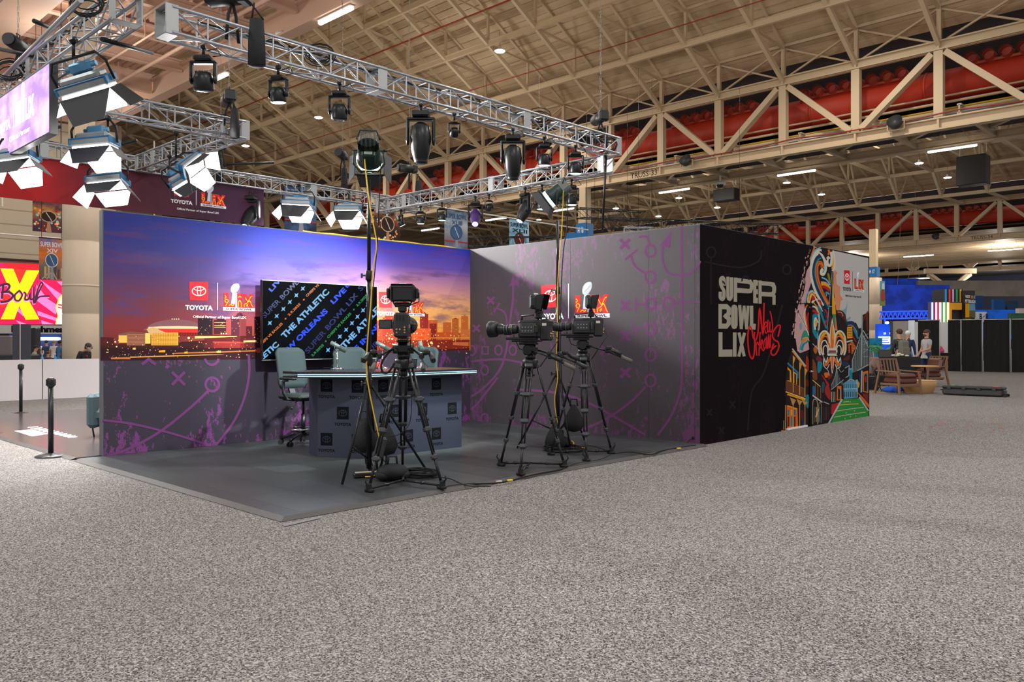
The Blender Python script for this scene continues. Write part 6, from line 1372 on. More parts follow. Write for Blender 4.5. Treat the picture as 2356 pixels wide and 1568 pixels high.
t = thing('power_strip', 'silver and black power strip on the floor left of the front lamp stand', 'power strip', onZ(846, 1097, .028)+Vector((0, 0, .001)), TH+.35)
m = MB(); m.bbox((0, 0, .025), (.3, .09, .05), .012); m.build('casing', BLK, t); m = MB(); m.bbox((0, 0, .052), (.26, .06, .01), .004); m.build('cover', mat('cream_plate', (190, 186, 160), .4), t)
rnd = random.Random(9)
for px, py, r0_, n_, lab in ((963, 1095, .17, 9, 'coil of black cable on the floor behind the nearest tripod'), (1300, 1036, .2, 9, 'coil of black cables at the foot of the rear lamp stand'), (866, 1088, .1, 6, 'upright coil of black cable tied at the foot of the front lamp stand')):
    m = MB(); c_ = onZ(px, py, .028)
    for k in range(n_):
        r = r0_*rnd.uniform(.8, 1.2); ox, oy = rnd.uniform(-.03, .03), rnd.uniform(-.03, .03)
        if r0_ > .12: m.path([c_+Vector((ox+r*1.2*math.cos(a), oy+r*math.sin(a), .012+k*.006+.004*math.sin(3*a+k))) for a in [j*PI/9 for j in range(18)]], .006, closed=True)
        else: m.path([c_+Vector((CT*(ox+r*.8*math.cos(a)), ST*(ox+r*.8*math.cos(a))+oy*.6, .16+r*1.3*math.sin(a))) for a in [j*PI/9 for j in range(18)]], .006, closed=True)
    tag(m.build('cable_coil', RUB), lab, 'cable')
def floorcable(pts, r, mm, label, z=.028):
    m = MB(); m.path(cr([tuple(onZ(x, y, z)+Vector((0, 0, r*.6))) for x, y in pts], 5), r); return tag(m.build('floor_cable', mm), label, 'cable')
floorcable([(1018, 1124), (1040, 1118), (1085, 1114), (1140, 1112), (1175, 1106), (1230, 1092), (1290, 1080), (1330, 1066), (1380, 1058), (1405, 1046)], .009, RUB, 'thick black cable along the edge of the studio floor between the tripods', .022)
floorcable([(1410, 1044), (1450, 1040), (1495, 1046), (1520, 1038), (1560, 1030), (1600, 1024)], .008, RUB, 'black cable running from the right tripod to the booth corner')
floorcable([(990, 1098), (1030, 1100), (1060, 1112), (1080, 1118), (1130, 1119)], .005, RUB, 'thin black cable on the floor right of the nearest tripod')
floorcable([(1310, 1035), (1350, 1025), (1385, 1032), (1405, 1042)], .005, RUB, 'thin black cable curling between the rear lamp stand and right tripod')
floorcable([(1305, 1010), (1320, 1018), (1318, 1028), (1335, 1033)], .006, YEL, 'short loop of yellow cable at the rear lamp stand')
floorcable([(840, 1097), (860, 1095), (868, 1085)], .006, YEL, 'yellow plug lead on the power strip', .07)
for px, py, c, lab in ((1173, 1107, (230, 200, 40), 'yellow cable connector on the floor edge'), (1148, 1110, (200, 190, 180), 'pale cable connector on the floor edge'), (1562, 1033, (220, 190, 40), 'tiny yellow cable tie near the booth corner'), (1341, 1032, (220, 170, 50), 'yellow plug beside the coil at the rear lamp stand')):
    m = MB(); m.tube((-.03, 0, .012), (.03, 0, .012), .011); o = tag(m.build('connector_plug', mat('plug_%d_%d' % (c[0], c[2]), c, .5)), lab, 'connector'); o.location = onZ(px, py, .025); o.rotation_euler = (0, 0, TH+.4)

# ---- stanchions
def stanchion(px, py, label, bx=None):
    p = onZ(px, py, 0); t = thing('barrier_post', label, 'barrier post', p)
    m = MB(); m.lathe([(.18, .0), (.18, .012), (.13, .028), (.05, .045), (.034, .05)], 28); m.build('base', mat('stanchion_base', (70, 70, 74), .3, .5), t)
    m = MB(); m.tube((0, 0, .045), (0, 0, .88), .0315, n=18); m.build('post', mat('stanchion_black', (26, 27, 30), .3), t)
    m = MB(); m.lathe([(.036, .87), (.044, .88), (.044, .97), (.03, .985)], 18)
    for a in range(4): m.bbox((.045*math.cos(a*PI/2), .045*math.sin(a*PI/2), .925), (.02, .02, .08), .004)
    m.build('belt_head', BLK, t)
stanchion(117, 1050, 'black belt barrier post nearest, left of the booth'); stanchion(48, 952, 'black belt barrier post farther back by the low white wall'); stanchion(-16, 1000, 'barrier post at the left edge of which only the base shows')
# ---- sofa
t = thing('lounge_armchair', 'teal grey lounge chair partly hidden behind the left end of the sunset wall', 'armchair', onZ(222, 1006, .026), TH+.1)
TEAL = mat('teal_upholstery', (64, 84, 90), .75, bump=.1, bs=80)
m = MB(); m.bbox((.42, .35, .33), (1.1, .75, .2), .06); m.build('seat', TEAL, t)
for x in (-.06, .9): m = MB(); m.bbox((x, .35, .39), (.16, .8, .5), .05); m.build('armrest', TEAL, t)
m = MB(); m.bbox((.42, .72, .52), (1.0, .16, .55), .05); m.build('backrest', TEAL, t)
m = MB(); m.bbox((.42, .5, .62), (.85, .2, .24), .07, Matrix.Rotation(.3, 3, 'X')); m.build('cushion', TEAL, t)
for x in (-.06, .9):
    for y in (.02, .66): m = MB(); m.path([(x, y, .16), (x, y, .12), (x+.02, y, .004)], .012); m.build('leg', BLKM, t)
# ================================================================ PEOPLE
SKIN = mat('skin', (196, 146, 120), .6); SKIND = mat('skin_brown', (120, 80, 60), .6)
def skinmesh(name, pts, edges, m, parent, root=0, sub=1):
    me = bpy.data.meshes.new(name); me.from_pydata([p[0] for p in pts], edges, []); me.materials.append(m)
    o = bpy.data.objects.new(name, me); COL.objects.link(o); o.parent = parent
    md = o.modifiers.new('skin', 'SKIN'); md.use_smooth_shade = True
    for i, v in enumerate(me.skin_vertices[0].data):
        r = pts[i][1]; v.radius = (r, r) if not isinstance(r, tuple) else r; v.use_root = (i == root)
    s_ = o.modifiers.new('smooth', 'SUBSURF'); s_.levels = sub; s_.render_levels = sub
    return o
def person(label, loc, rz, shirt, pants, hair=(50, 36, 28), skin=None, lean=0., arm=(0, 0), stride=0., sc=1., sleeves='short', beard=None, fingers=True, cap=None, head_dip=0., armang=(.0, .0), group=None):
    # stands facing local -Y
    skin = skin or SKIN; t = thing('person', label, 'person', loc, rz, group); t.scale = (sc,)*3
    L = lambda x, y, z: (x, y-lean*max(0, z-.95)**1.0, z-.12*lean*max(0, z-.95))
    hd = lambda x, y, z: (lambda q: (q[0], q[1]-head_dip, q[2]-head_dip*.8))(L(x, y, z))
    V = [(L(0, 0, .96), .115), (L(0, 0, 1.14), .105), (L(0, 0, 1.33), .14), (L(0, .01, 1.45), .075), (L(0, 0, 1.52), .055), (hd(0, -.01, 1.6), .08), (hd(0, -.01, 1.69), .098), (hd(0, 0, 1.76), .06)]
    E = [(0, 1), (1, 2), (2, 3), (3, 4), (4, 5), (5, 6), (6, 7)]; pants_i = []; arms = []
    for s_, a_, st in ((-1, arm[0], stride), (1, arm[1], -stride)):
        n = len(V); fw = a_   # 0 hanging, 1 forearm raised forward
        sh = L(s_*.17, 0, 1.42); el = L(s_*.23, -.05*fw, 1.14+.02*fw); wr = L(s_*(.25-.08*fw), -.05-.24*fw, .9+.24*fw); ha = L(s_*(.25-.1*fw), -.08-.31*fw, .82+.31*fw)
        V += [(sh, .066), (el, .045), (wr, .03), (ha, (.02, .034))]; E += [(2, n), (n, n+1), (n+1, n+2), (n+2, n+3)]; arms.append((n, n+1, n+2))
        if fingers:
            dv = (Vector(ha)-Vector(wr)).normalized()
            for k in range(4):
                b_ = Vector(ha)+Vector((0, -.03+.02*k, 0))+dv*(.045+.008*(k in (1, 2))); c_ = b_+dv*.035+Vector((-s_*.012, 0, 0)); q_ = len(V); V += [(tuple(b_), .009), (tuple(c_), .007)]; E += [(n+3, q_), (q_, q_+1)]
            b_ = Vector(wr)+dv*.05+Vector((0, -.045, 0)); q_ = len(V); V += [(tuple(b_), .01), (tuple(b_+dv*.035), .008)]; E += [(n+2, q_), (q_, q_+1)]
        n = len(V); V += [(L(s_*.09, 0, .9), .1), ((s_*.1, -.25*st-.02, .5), .062), ((s_*.1, -.34*st+.03, .09), .042), ((s_*.11, -.34*st-.12, .04), .035)]; E += [(0, n), (n, n+1), (n+1, n+2), (n+2, n+3)]; pants_i.append((n, n+1, n+2))
    skinmesh('body', V, E, skin, t)
    sv = [V[0], V[1], V[2], V[3]]; se = [(0, 1), (1, 2), (2, 3)]; sv = [(p_, r_*1.14) for p_, r_ in sv]; sv[0] = (L(0, 0, .98), .15); sv.append((L(0, 0, .84), .15)); se.append((0, 4))
    for a_ in arms:
        n = len(sv); sv += [(V[a_[0]][0], .082)]; se += [(2, n)]
        if sleeves == 'long': sv += [(V[a_[1]][0], .058), (V[a_[2]][0], .042)]; se += [(n, n+1), (n+1, n+2)]
        else: sv += [(tuple(Vector(V[a_[0]][0]).lerp(Vector(V[a_[1]][0]), .7)), .062)]; se += [(n, n+1)]
    skinmesh('shirt', sv, se, mat('cloth_%d_%d_%d' % shirt, shirt, .85), t)
    pv = [(L(0, 0, .98), .145), (L(0, 0, 1.12), .125)]; pe = [(0, 1)]
    for a_ in pants_i: n = len(pv); pv += [(V[a_[0]][0], .12), (V[a_[1]][0], .086), (V[a_[2]][0], .066)]; pe += [(0, n), (n, n+1), (n+1, n+2)]
    skinmesh('trousers', pv, pe, mat('cloth_%d_%d_%d' % pants, pants, .85), t)
    for a_ in pants_i:
        f_ = V[a_[2]][0]; m = MB(); m.bbox((f_[0], f_[1]-.07, .045), (.095, .28, .09), .035); m.build('shoe', mat('shoe_dark', (40, 38, 38), .6), t)
    hp = Vector(hd(0, -.01, 1.69)); m = MB(); m.ell(hp+Vector((0, .02, .035)), (.2, .225, .19)); m.build('hair' if not cap else 'cap', mat('hair_%d_%d_%d' % hair, hair, .8) if not cap else mat('cap_%d' % cap[0], cap, .8), t)
    if cap: m = MB(); m.bbox(hp+Vector((0, -.14, .05)), (.13, .1, .015), .006); m.build('cap_brim', mat('cap_%d' % cap[0]), t)
    m = MB(); m.ell(hp+Vector((0, -.105, -.02)), (.03, .045, .05)); m.build('nose', skin, t)
    m = MB()
    for a_ in (-1, 1): m.ell(hp+Vector((a_*.036, -.092, .008)), (.022, .012, .012))
    m.build('eyes', mat('eye_dark', (30, 24, 22), .3), t)
    m = MB(); m.ell(hp+Vector((0, -.092, -.062)), (.05, .014, .012)); m.build('mouth', mat('lip', (150, 80, 76), .5), t)
    for a_ in (-1, 1): m = MB(); m.ell(hp+Vector((a_*.096, .0, -.01)), (.02, .04, .06)); m.build('ear', skin, t)
    if beard: m = MB(); m.ell(hp+Vector((0, -.035, -.075)), (.13, .12, .11)); m.build('beard', mat('beard_%d' % beard[0], beard, .9), t)
    return t

# ================================================================ LEFT BACKGROUND
BW = mat('beige_wall_panel', (214, 204, 186), .6)
# far side walls of the hall
g = NG('beige_siding', .7); sp = g.sep(g.tc); bnd = g.math('FRACT', g.math('MULTIPLY', sp[2], 1.4))
g.out(g.mix(g.math('LESS_THAN', bnd, .08), lin((190, 176, 154)), lin((150, 138, 120)))); SID = g.m
XL = -46
m = MB(); m.lo((XL-.3, -2, 4.3), (XL, 17, 12.6)); struct('wall_left', m, SID)
m = MB(); m.lo((-122, 30, 0), (-121.6, 165, 26)); m.lo((-116, 17, 0), (XL, 17.3, 13)); m.lo((-116, 17.3, 0), (-115.6, 30, 26)); struct('wall_back', m, mat('dim_wall', (120, 108, 96), .8))
m = MB(); m.lo((-122, 160, 0), (-2, 160.4, 13)); struct('wall_right', m, mat('dim_blue_wall', (58, 62, 84), .8))
def WX(px, py): return onX(px, py, XL+.02)
PX = Print((XL+.05, 0, 0), (0, 1, 0), base=0, step=.02); pp = PX.pp
def blk(name, px0, py0, px1, py1, X_, th, mm, par=None, Yx=None):
    a, b = onX(px0, py0, X_), onX(px1, py1, X_); m = MB(); m.lo((X_-th, a.y, min(a.z, b.z)), (X_, b.y, max(a.z, b.z))); return m.build(name, mm, par)
o = blk('wall_bulkhead', -40, 590, 175, 607, XL+.3, .6, mat('dark_soffit', (44, 38, 34), .7)); o['kind'] = 'structure'; o.name = 'trim_1'
m = MB()
for y in (7.6, 11.6, 19): m.lo((XL, y, 8.0), (XL+.05, y+.07, 12.5))
o = m.build('trim_2', mat('white_trim', (226, 220, 206), .6), None, kind='structure')
# big pink and yellow screen
t = thing('video_wall', 'huge pink and yellow lettered screen behind the low wall at far left', 'screen')
yA, yB = onX(-60, 700, XL+.3).y, onX(170, 700, XL+.3).y; z0, z1 = 1.45+(782-745)/1889*39.2, 1.45+(782-606)/1889*39.2
m = MB(); m.lo((XL, yA, z0), (XL+.3, yB, z1)); m.build('cabinet', BLK, t)
E_ = lambda n_, c, s=1.: mat('wall_screen_'+n_, c, .5, emit=c, es=s)
Pp = Print((XL+.3, 0, 0), (0, 1, 0), base=.01, step=.01); Pp.fn = lambda x, y: Pp.pp(x/4.478, 580+y/4.478)
PK_, HP, YE_, RD_, PL, WH_ = E_('magenta', (240, 0, 76), .95), E_('pink', (255, 120, 190), .95), E_('yellow', (248, 226, 0), .95), E_('red', (244, 40, 30), .95), E_('plum', (70, 20, 60), .6), E_('white', (230, 230, 232), .9)
Pp.poly([(-250, 105), (750, 132), (750, 742), (-250, 742)], PK_, 0); Pp.poly([(20, 110), (750, 132), (750, 190), (400, 185), (140, 180)], E_('deep_red', (205, 10, 30), .9), 1)
Pp.poly([(140, 170), (270, 182), (200, 330)], RD_, 2); Pp.poly([(-250, 420), (60, 400), (100, 480), (40, 570), (-250, 580)], RD_, 1)
for a_ in (([(400, 270), (430, 295), (640, 440), (600, 500)]), ([(370, 330), (520, 520), (600, 590), (570, 640), (380, 500)]), ([(380, 600), (590, 680), (580, 710), (390, 650)]), ([(160, 700), (280, 742), (200, 742)]), ([(580, 300), (640, 300), (760, 400), (760, 460)]), ([(430, 440), (580, 540), (570, 570), (400, 480)]), ([(180, 560), (250, 640), (240, 660), (170, 600)]), ([(420, 700), (560, 742), (430, 742)])): Pp.poly(a_, HP, 2)
Pp.poly([(0, 165), (135, 170), (200, 330), (270, 182), (405, 187), (268, 450), (403, 690), (262, 695), (195, 555), (145, 690), (5, 690), (120, 440)], YE_, 3)
for w_, mm, o_ in ((30, HP, 9), (24, PL, 0)):
    L_ = 4 if o_ else 5; f = lambda pts: [(x-o_*.6, y+o_) for x, y in pts]
    Pp.stroke(f([(30, 335), (15, 480)]), w_, mm, L_); Pp.stroke(f([(-20, 350), (60, 325), (95, 350), (60, 400), (20, 410), (90, 410), (130, 450), (80, 500), (0, 515)]), w_, mm, L_, smooth=True)
    Pp.stroke(f([(190, 400), (150, 440), (155, 490), (195, 495), (225, 440), (200, 400)]), w_*.75, mm, L_, smooth=True, closed=True)
    Pp.stroke(f([(240, 410), (262, 430), (255, 485), (290, 480), (305, 430), (310, 485), (345, 470), (345, 420)]), w_*.75, mm, L_, smooth=True)
    Pp.stroke(f([(345, 355), (345, 520), (400, 400), (435, 330), (415, 318), (380, 400), (355, 520), (400, 460), (510, 452)]), w_*.7, mm, L_, smooth=True)
Pp.poly([(640, 430), (600, 470), (570, 570), (590, 650), (565, 742), (760, 742), (760, 430)], YE_, 3); Pp.poly([(650, 440), (615, 475), (580, 570), (600, 655), (575, 742), (760, 742), (760, 440)], WH_, 4); Pp.poly([(598, 530), (760, 570), (760, 585), (594, 545)], RD_, 5); Pp.poly([(594, 560), (760, 600), (760, 612), (592, 572)], RD_, 5)
Pp.build('screen_picture', t)
# refreshment stand
t = thing('refreshment_stand', 'refreshment counter with black sign lettering below the pink screen', 'kiosk')
Xk = XL+1.2; yA, yB = onX(-60, 760, Xk).y, onX(175, 760, Xk).y; kz = lambda py: 1.45+(782-py)/1889*(38.2)
m = MB(); m.lo((Xk-1.2, yA, kz(766)), (Xk, yB, kz(746))); m.build('sign_board', mat('sign_grey', (180, 178, 176), .6), t)
P = Print((Xk, 0, 0), (0, 1, 0), base=.01); a = P.pp(26, 764); b = P.pp(168, 764); P.tbox('Refreshments', a[0], a[1]-.0, b[0]-.0, P.pp(100, 749.5)[1], (20, 20, 24), 1, .06); P.build('sign_lettering', t)
m = MB(); m.lo((Xk-1.2, yA, kz(800)), (Xk-1.1, yB, kz(766))); m.build('back_wall', mat('menu_blue', (50, 70, 120), .5, emit=(40, 60, 120), es=.5), t)
m = MB()
for r_ in (777, 780.5):
    for k in range(22): y_ = onX(84+k*2.4, r_, Xk-1.05).y; m.lo((Xk-1.09, y_, kz(r_)-.03), (Xk-1.05, y_+.1, kz(r_)+.03))
m.build('menu_lights', mat('menu_white', (240, 245, 255), .5, emit=(235, 240, 255), es=2), t)
m = MB(); m.lo((Xk-.9, yA, 0), (Xk-.1, yB, 1.05)); m.build('counter', mat('counter_white', (226, 222, 214), .5), t)
m = MB(); a, b = onX(3, 800, Xk-.5), onX(28, 800, Xk-.5); m.lo((Xk-1.15, a.y, kz(806)), (Xk-1.0, b.y, kz(767))); m.build('doorway', mat('doorway_brown', (84, 64, 46), .7), t)
# low white wall
XLW = -22.3; t = thing('low_partition', 'low white partition wall running across behind the belt posts', 'partition wall'); g = mat('partition_white', (222, 214, 216), .45)
ys = [onX(-80, 870, XLW).y, onX(98, 870, XLW).y, onX(235, 870, XLW).y+1.5]
for a, b in ((ys[0], ys[1]-.01), (ys[1]+.01, ys[2])): m = MB(); m.lo((XLW-.08, a, 0), (XLW, b, .975)); m.build('panel', g, t)
m = MB(); m.lo((XLW-.07, ys[1]-.012, 0), (XLW-.02, ys[1]+.012, .97)); m.build('joint', DGREY, t)
t = thing('fabric_pillar', 'dark grey fabric pillar with a pale seam standing behind the low white wall', 'pillar'); a, b = atD(30, 828, 24), atD(70, 828, 24)
m = MB(); d_ = (b-a); R_ = Matrix.Rotation(math.atan2(d_.y, d_.x), 3, 'Z'); zt_ = 1.45+(782-745)/1889*24
m.box(((a.x+b.x)/2, (a.y+b.y)/2, zt_/2), (d_.length, .06, zt_), R_); m.build('cover', mat('pillar_fabric', (74, 74, 84), .8), t)
m = MB(); q_ = a.lerp(b, .46)-c2w(0, .04); m.box((q_.x, q_.y, zt_/2), (.02, .02, zt_), R_); m.build('seam', mat('white_trim'), t)
# hall clutter behind the partition
for px, py, D, d, c, lab, nm in ((128, 823, 30, (1.5, .6, .75), (34, 36, 42), 'black flight case behind the low wall near the column', 'flight_case'), (12, 800, 27, (.6, .5, 1.6), (110, 104, 104), 'grey equipment rack at the left edge behind the low wall', 'equipment_rack'), (78, 788, 31, (.35, .35, 1.9), (26, 26, 30), 'black loudspeaker stack in front of the refreshment stand', 'loudspeaker'), (22, 827, 25, (1.6, .5, 1.02), (40, 42, 48), 'long dark table with papers behind the low wall', 'trestle_table')):
    p = atD(px, py, D); m = MB(); m.bbox((0, 0, d[2]/2), d, .04); o = m.build(nm, mat('clut_%d_%d' % (c[0], c[2]), c, .5)); tag(o, lab, nm.replace('_', ' ')); o.location = (p.x, p.y, 0); o.rotation_euler = (0, 0, TH)
for px, D, c, lab in ((97, 24.5, (90, 170, 225), 'left one of two blue water bottles on the low wall side'), (127, 24.5, (60, 150, 230), 'right one of two blue water bottles by the black case')):
    p = atD(px, 828, D); t = thing('water_bottle', lab, 'bottle', (p.x, p.y, 0.62)); m = MB(); m.lathe([(.04, 0), (.04, .3), (.015, .36), (.015, .4)], 14); m.build('bottle', mat('bottle_%d' % c[0], c, .2), t); m = MB(); m.lathe([(.018, .4), (.018, .43)], 10); m.build('cap', mat('white_enamel'), t)
tt = thing('trestle_table', 'table edge behind the low wall carrying the water bottles', 'table', atD(112, 828, 24.6)*1.0, TH); tt.location.z = 0
m = MB(); m.bbox((0, 0, .6), (1.2, .5, .04), .01); m.build('table_top', mat('counter_white'), tt)
for x in (-.5, .5):
    for y in (-.2, .2): m = MB(); m.tube((x, y, 0), (x, y, .59), .015); m.build('leg', BLKM, tt)
def pers(label, px, D, rz, *a, **k):
    if D > 30: k['sc'] = .8
    p = atD(px, 820, D)
    return person(label, (p.x, p.y, 0), rz, *a, **k)
AW = TH+PI  # back to the camera
pers('person with grey beard, headphones and black jacket bending behind the low wall', 188, 21.2, TH+PI/2*.75, (28, 26, 28), (30, 30, 34), hair=(60, 50, 44), lean=.3, head_dip=.08, sleeves='long', beard=(150, 146, 140), sc=.8)
hp_ = bpy.data.objects['person']; Hm = MB(); c0 = Vector((0, -.3, 1.57)); Hm.path([c0+Vector((.115*math.cos(a), .0, .12*math.sin(a)+.02)) for a in [i*PI/8 for i in range(9)]], .014)
for a_ in (-1, 1): Hm.ell(c0+Vector((a_*.115, 0, 0)), (.05, .08, .09))
Hm.build('headphones', BLK, hp_); m = MB(); m.path([(-.06, -.17, 1.42), (0, -.24, 1.25), (.06, -.17, 1.42)], .015); m.build('lanyard', mat('red_lanyard', (190, 30, 40), .6), hp_)
pers('person in a bright blue shirt bending over equipment at the far left', 16, 36.5, AW+.9, (30, 90, 220), (40, 40, 46), lean=.5, head_dip=.05)
pers('person in a white shirt queueing at the refreshment counter', 88, 36.8, AW, (226, 226, 226), (70, 70, 80))
pers('person in a navy shirt queueing beside the one in white', 107, 36.6, AW+.2, (40, 60, 100), (60, 60, 70))
pers('person with light hair queueing in the middle of the counter', 124, 36.4, AW, (200, 190, 180), (40, 40, 44), hair=(150, 116, 84))
pers('person in a blue denim jacket with big dark hair by the column', 138, 33.5, AW-.4, (60, 110, 150), (40, 50, 70), hair=(26, 22, 24), skin=SKIND, sleeves='long')
pers('person in a khaki top seated low behind the dark fabric pillar', 73, 27, TH+2.2, (170, 160, 140), (60, 60, 60), sc=.72, sleeves='long', lean=.25)
pers('person with brown hair crouching in front of the black flight case', 110, 27.5, AW, (96, 60, 80), (40, 40, 40), hair=(90, 60, 44), sc=.6)

# hanging football banners
m = MB(); a, b = onX(20, 450, -24), onX(1500, 548, -24); a.z = b.z = 5.5
zl = 1.45+(782-430)/1889*27.3
m.tube((-24, 6, zl+.04), (-24, 30, zl+.04), .03); tag(m.build('banner_rail', mat('rail_white', (225, 222, 215), .4)), 'thin white rail from which the football banners hang', 'rail')
def banner(px0, px1, py0, py1, X_, label, bg, L1, L2, c1, fb, kind=0, zt_=None):
    a, b = onX(px0, py0, X_), onX(px1, py0, X_); zt2 = zt_ or a.z; zb_ = onX((px0+px1)/2, py1, X_).z; w, h = b.y-a.y, zt2-zb_
    t = thing('hanging_banner', label, 'banner', (X_, a.y, zb_)); nm = 'banner_'+str(px0)
    g = NG(nm, .6); sp = g.sep(g.tc); n = g.noise(g.scale(g.tc, (1, 1, 1.6)), 2.2, 4)
    g.out(g.mix(g.mr(n, .42, .62), g.ramp(g.mr(sp[2], 0, h), [(i/(len(bg)-1), c) for i, c in enumerate(bg)]), lin(fb)))
    m = MB(); m.lo((-.012, 0, 0), (.0, w, h)); m.build('fabric', g.m, t)
    m = MB(); m.tube((-.006, 0, h+.02), (-.006, w, h+.02), .022, n=10); m.build('top_pole', DGREY, t)
    P = Print((0, 0, 0), (0, 1, 0), base=.004, step=.002)
    if L1: P.tbox(L1, w*.05, h*.8, w*.95, h*.92, c1, 2, .02)
    if L2: P.tbox(L2, w*(.3 if kind != 2 else .12), h*.66, w*(.75 if kind != 2 else .9), h*.76, c1, 2, .02)
    bl = (60, 44, 36) if kind == 1 else ((110, 46, 36) if kind == 2 else (70, 100, 140))
    P.disc(w*.5, h*.48, w*.26, bl, 3, 20, ry=h*.17); P.ring(w*.5, h*.48, w*.25, w*.03, c1 if kind != 1 else (200, 170, 140), 4, ry=h*.165); P.stroke([(w*.42, h*.6), (w*.6, h*.36)], w*.025, (220, 220, 225), 5)
    P.poly([(w*.42, 0.01), (w*.6, .01), (w*.55, h*.3), (w*.46, h*.3)], (150, 150, 160) if kind != 1 else (190, 140, 110), 3)
    rn = random.Random(px0)
    if kind == 1:
        for _ in range(46): P.disc(rn.uniform(.06, w-.06), rn.uniform(.05, h*.7), rn.uniform(.02, .05), rn.choice(((250, 160, 80), (250, 220, 190), (150, 210, 220), (180, 50, 30))), 2, 8)
    if kind == 0: P.rect(.01, h*.24, w-.01, h*.27, (170, 60, 60), 2)
    if kind == 3:
        for k in range(7): x = .05+k*w/7.5; P.rect(x, h*.04, x+w*.09, h*rn.uniform(.2, .46), rn.choice(((120, 110, 100), (80, 84, 96), (200, 180, 140))), 2)
        for k in range(4): P.stroke([(w*.1+k*w*.2, .02), (w*.4+k*w*.05, h*.18)], .04, (180, 170, 160), 6)
    P.build('banner_picture', t)
    if X_ < -28:
        m = MB(); m.tube((-.006, w*.1, h), (-.006, w*.1, 12.9-zb_), .008, n=6); m.tube((-.006, w*.9, h), (-.006, w*.9, 12.9-zb_), .008, n=6); m.build('hanging_cord', DGREY, t)
zz_ = zl
banner(655, 728, 445, 535, -24, 'dark blue football banner behind the left white panel light', [(30, 32, 44), (40, 60, 90), (90, 140, 190), (20, 24, 34)], 'SUPER BOWL', 'XLV', (150, 175, 205), (60, 90, 130), 0, zz_)
banner(861, 921, 480, 566, -24, 'brown football banner with blurred lights right of the lamp stand', [(20, 16, 16), (34, 24, 22), (150, 90, 60), (232, 214, 196)], 'SUPER BOWL', 'XLIV', (60, 40, 34), (60, 34, 26), 1, zz_)
banner(1023, 1076, 500, 580, -24, 'blue football banner with a red horizon, second from the right', [(40, 70, 100), (130, 120, 130), (180, 190, 200), (30, 56, 86)], 'SUPER BOWL', 'XLIII', (60, 84, 120), (120, 140, 165), 0, zz_)
banner(1172, 1217, 518, 590, -24, 'pale blue football banner with a red ball, rightmost of the hanging ones', [(110, 170, 200), (140, 190, 215), (170, 205, 225), (150, 195, 220)], 'SUPER BOWL', 'XLII', (30, 36, 50), (90, 150, 185), 2, zz_)
banner(90, 147, 547, 644, -30, 'orange sky banner with a silver trophy over a city, in front of the pink screen', [(90, 84, 80), (120, 110, 100), (250, 130, 30), (40, 110, 180)], 'SUPER BOWL', 'XIV', (235, 235, 240), (200, 110, 50), 3)
banner(75, 147, 455, 534, -30.5, 'dark plum trophy banner hanging just under the red sponsor banner', [(50, 24, 60), (110, 60, 60), (200, 140, 60), (60, 30, 80)], '', '', (200, 160, 90), (90, 50, 60), 1)
m = MB(); a = onX(0, 538, -30.2); m.tube((-30.1, a.y-3, a.z), (-30.1, onX(147, 538, -30.2).y+1, a.z), .025); tag(m.build('banner_rail', mat('rail_white')), 'thin white rail above the orange sky banner at left', 'rail')

# ================================================================ RIGHT BACKGROUND
WOOD = mat('walnut_wood', (122, 88, 64), .45, bump=.1, bs=30); LEA = mat('brown_leather', (92, 52, 38), .38, bump=.25, bs=25); OAK = mat('oak_wood', (190, 148, 98), .5, bump=.15, bs=14)
def lounge(px, py, yaw, label, back=True):
    p = onZ(px, py, 0); t = thing('lounge_chair', label, 'armchair', p, yaw)   # faces -Y
    m = MB(); m.bbox((0, -.02, .36), (.62, .62, .15), .05); m.build('seat_cushion', LEA, t)
    m = MB(); m.bbox((0, -.02, .49), (.6, .6, .14), .06); m.build('seat_cushion', LEA, t)
    if back: m = MB(); m.bbox((0, .3, .68), (.58, .16, .42), .07, Matrix.Rotation(-.28, 3, 'X')); m.build('back_cushion', LEA, t)
    m = MB(); m.bar((-.33, .34, .5), (-.33, .47, .93), .04, .05); m.bar((.33, .34, .5), (.33, .47, .93), .04, .05); m.bar((-.35, .47, .93), (.35, .47, .93), .05, .04)
    for k in range(5): m.bar((-.22+k*.11, .37, .5), (-.22+k*.11, .46, .92), .03, .02)
    m.build('slat_back', WOOD, t)
    for s_ in (-1, 1):
        m = MB(); m.bar((s_*.36, -.36, .6), (s_*.36, .44, .63), .07, .03); m.build('armrest', WOOD, t)
        m = MB(); m.bar((s_*.36, -.3, .6), (s_*.37, -.36, 0), .045, .05); m.build('leg', WOOD, t)
        m = MB(); m.bar((s_*.36, .34, .62), (s_*.37, .5, 0), .045, .05); m.build('leg', WOOD, t)
    m = MB(); m.bbox((0, -.3, .25), (.68, .04, .08), .01); m.bbox((0, .3, .25), (.68, .04, .08), .01); m.bbox((-.34, 0, .27), (.04, .66, .06), .01); m.bbox((.34, 0, .27), (.04, .66, .06), .01); m.build('frame', WOOD, t)
lounge(2070, 906, TH+.35, 'brown leather lounge chair with wooden slats, nearest on the right', False)
lounge(2133, 888, TH+PI/2+.3+PI, 'brown leather lounge chair seen from the side behind the stump table')
t = thing('stump_table', 'round pale wooden drum coffee table beside the nearest leather chair', 'table', onZ(2112, 903, 0)); m = MB(); m.lathe([(.36, .0), (.37, .02), (.46, .2), (.47, .32), (.46, .335)], 28); m.build('drum', OAK, t); m = MB(); m.lathe([(.45, .335), (.47, .34), (.46, .35)], 28); m.build('top', mat('oak_top', (206, 164, 112), .4), t)
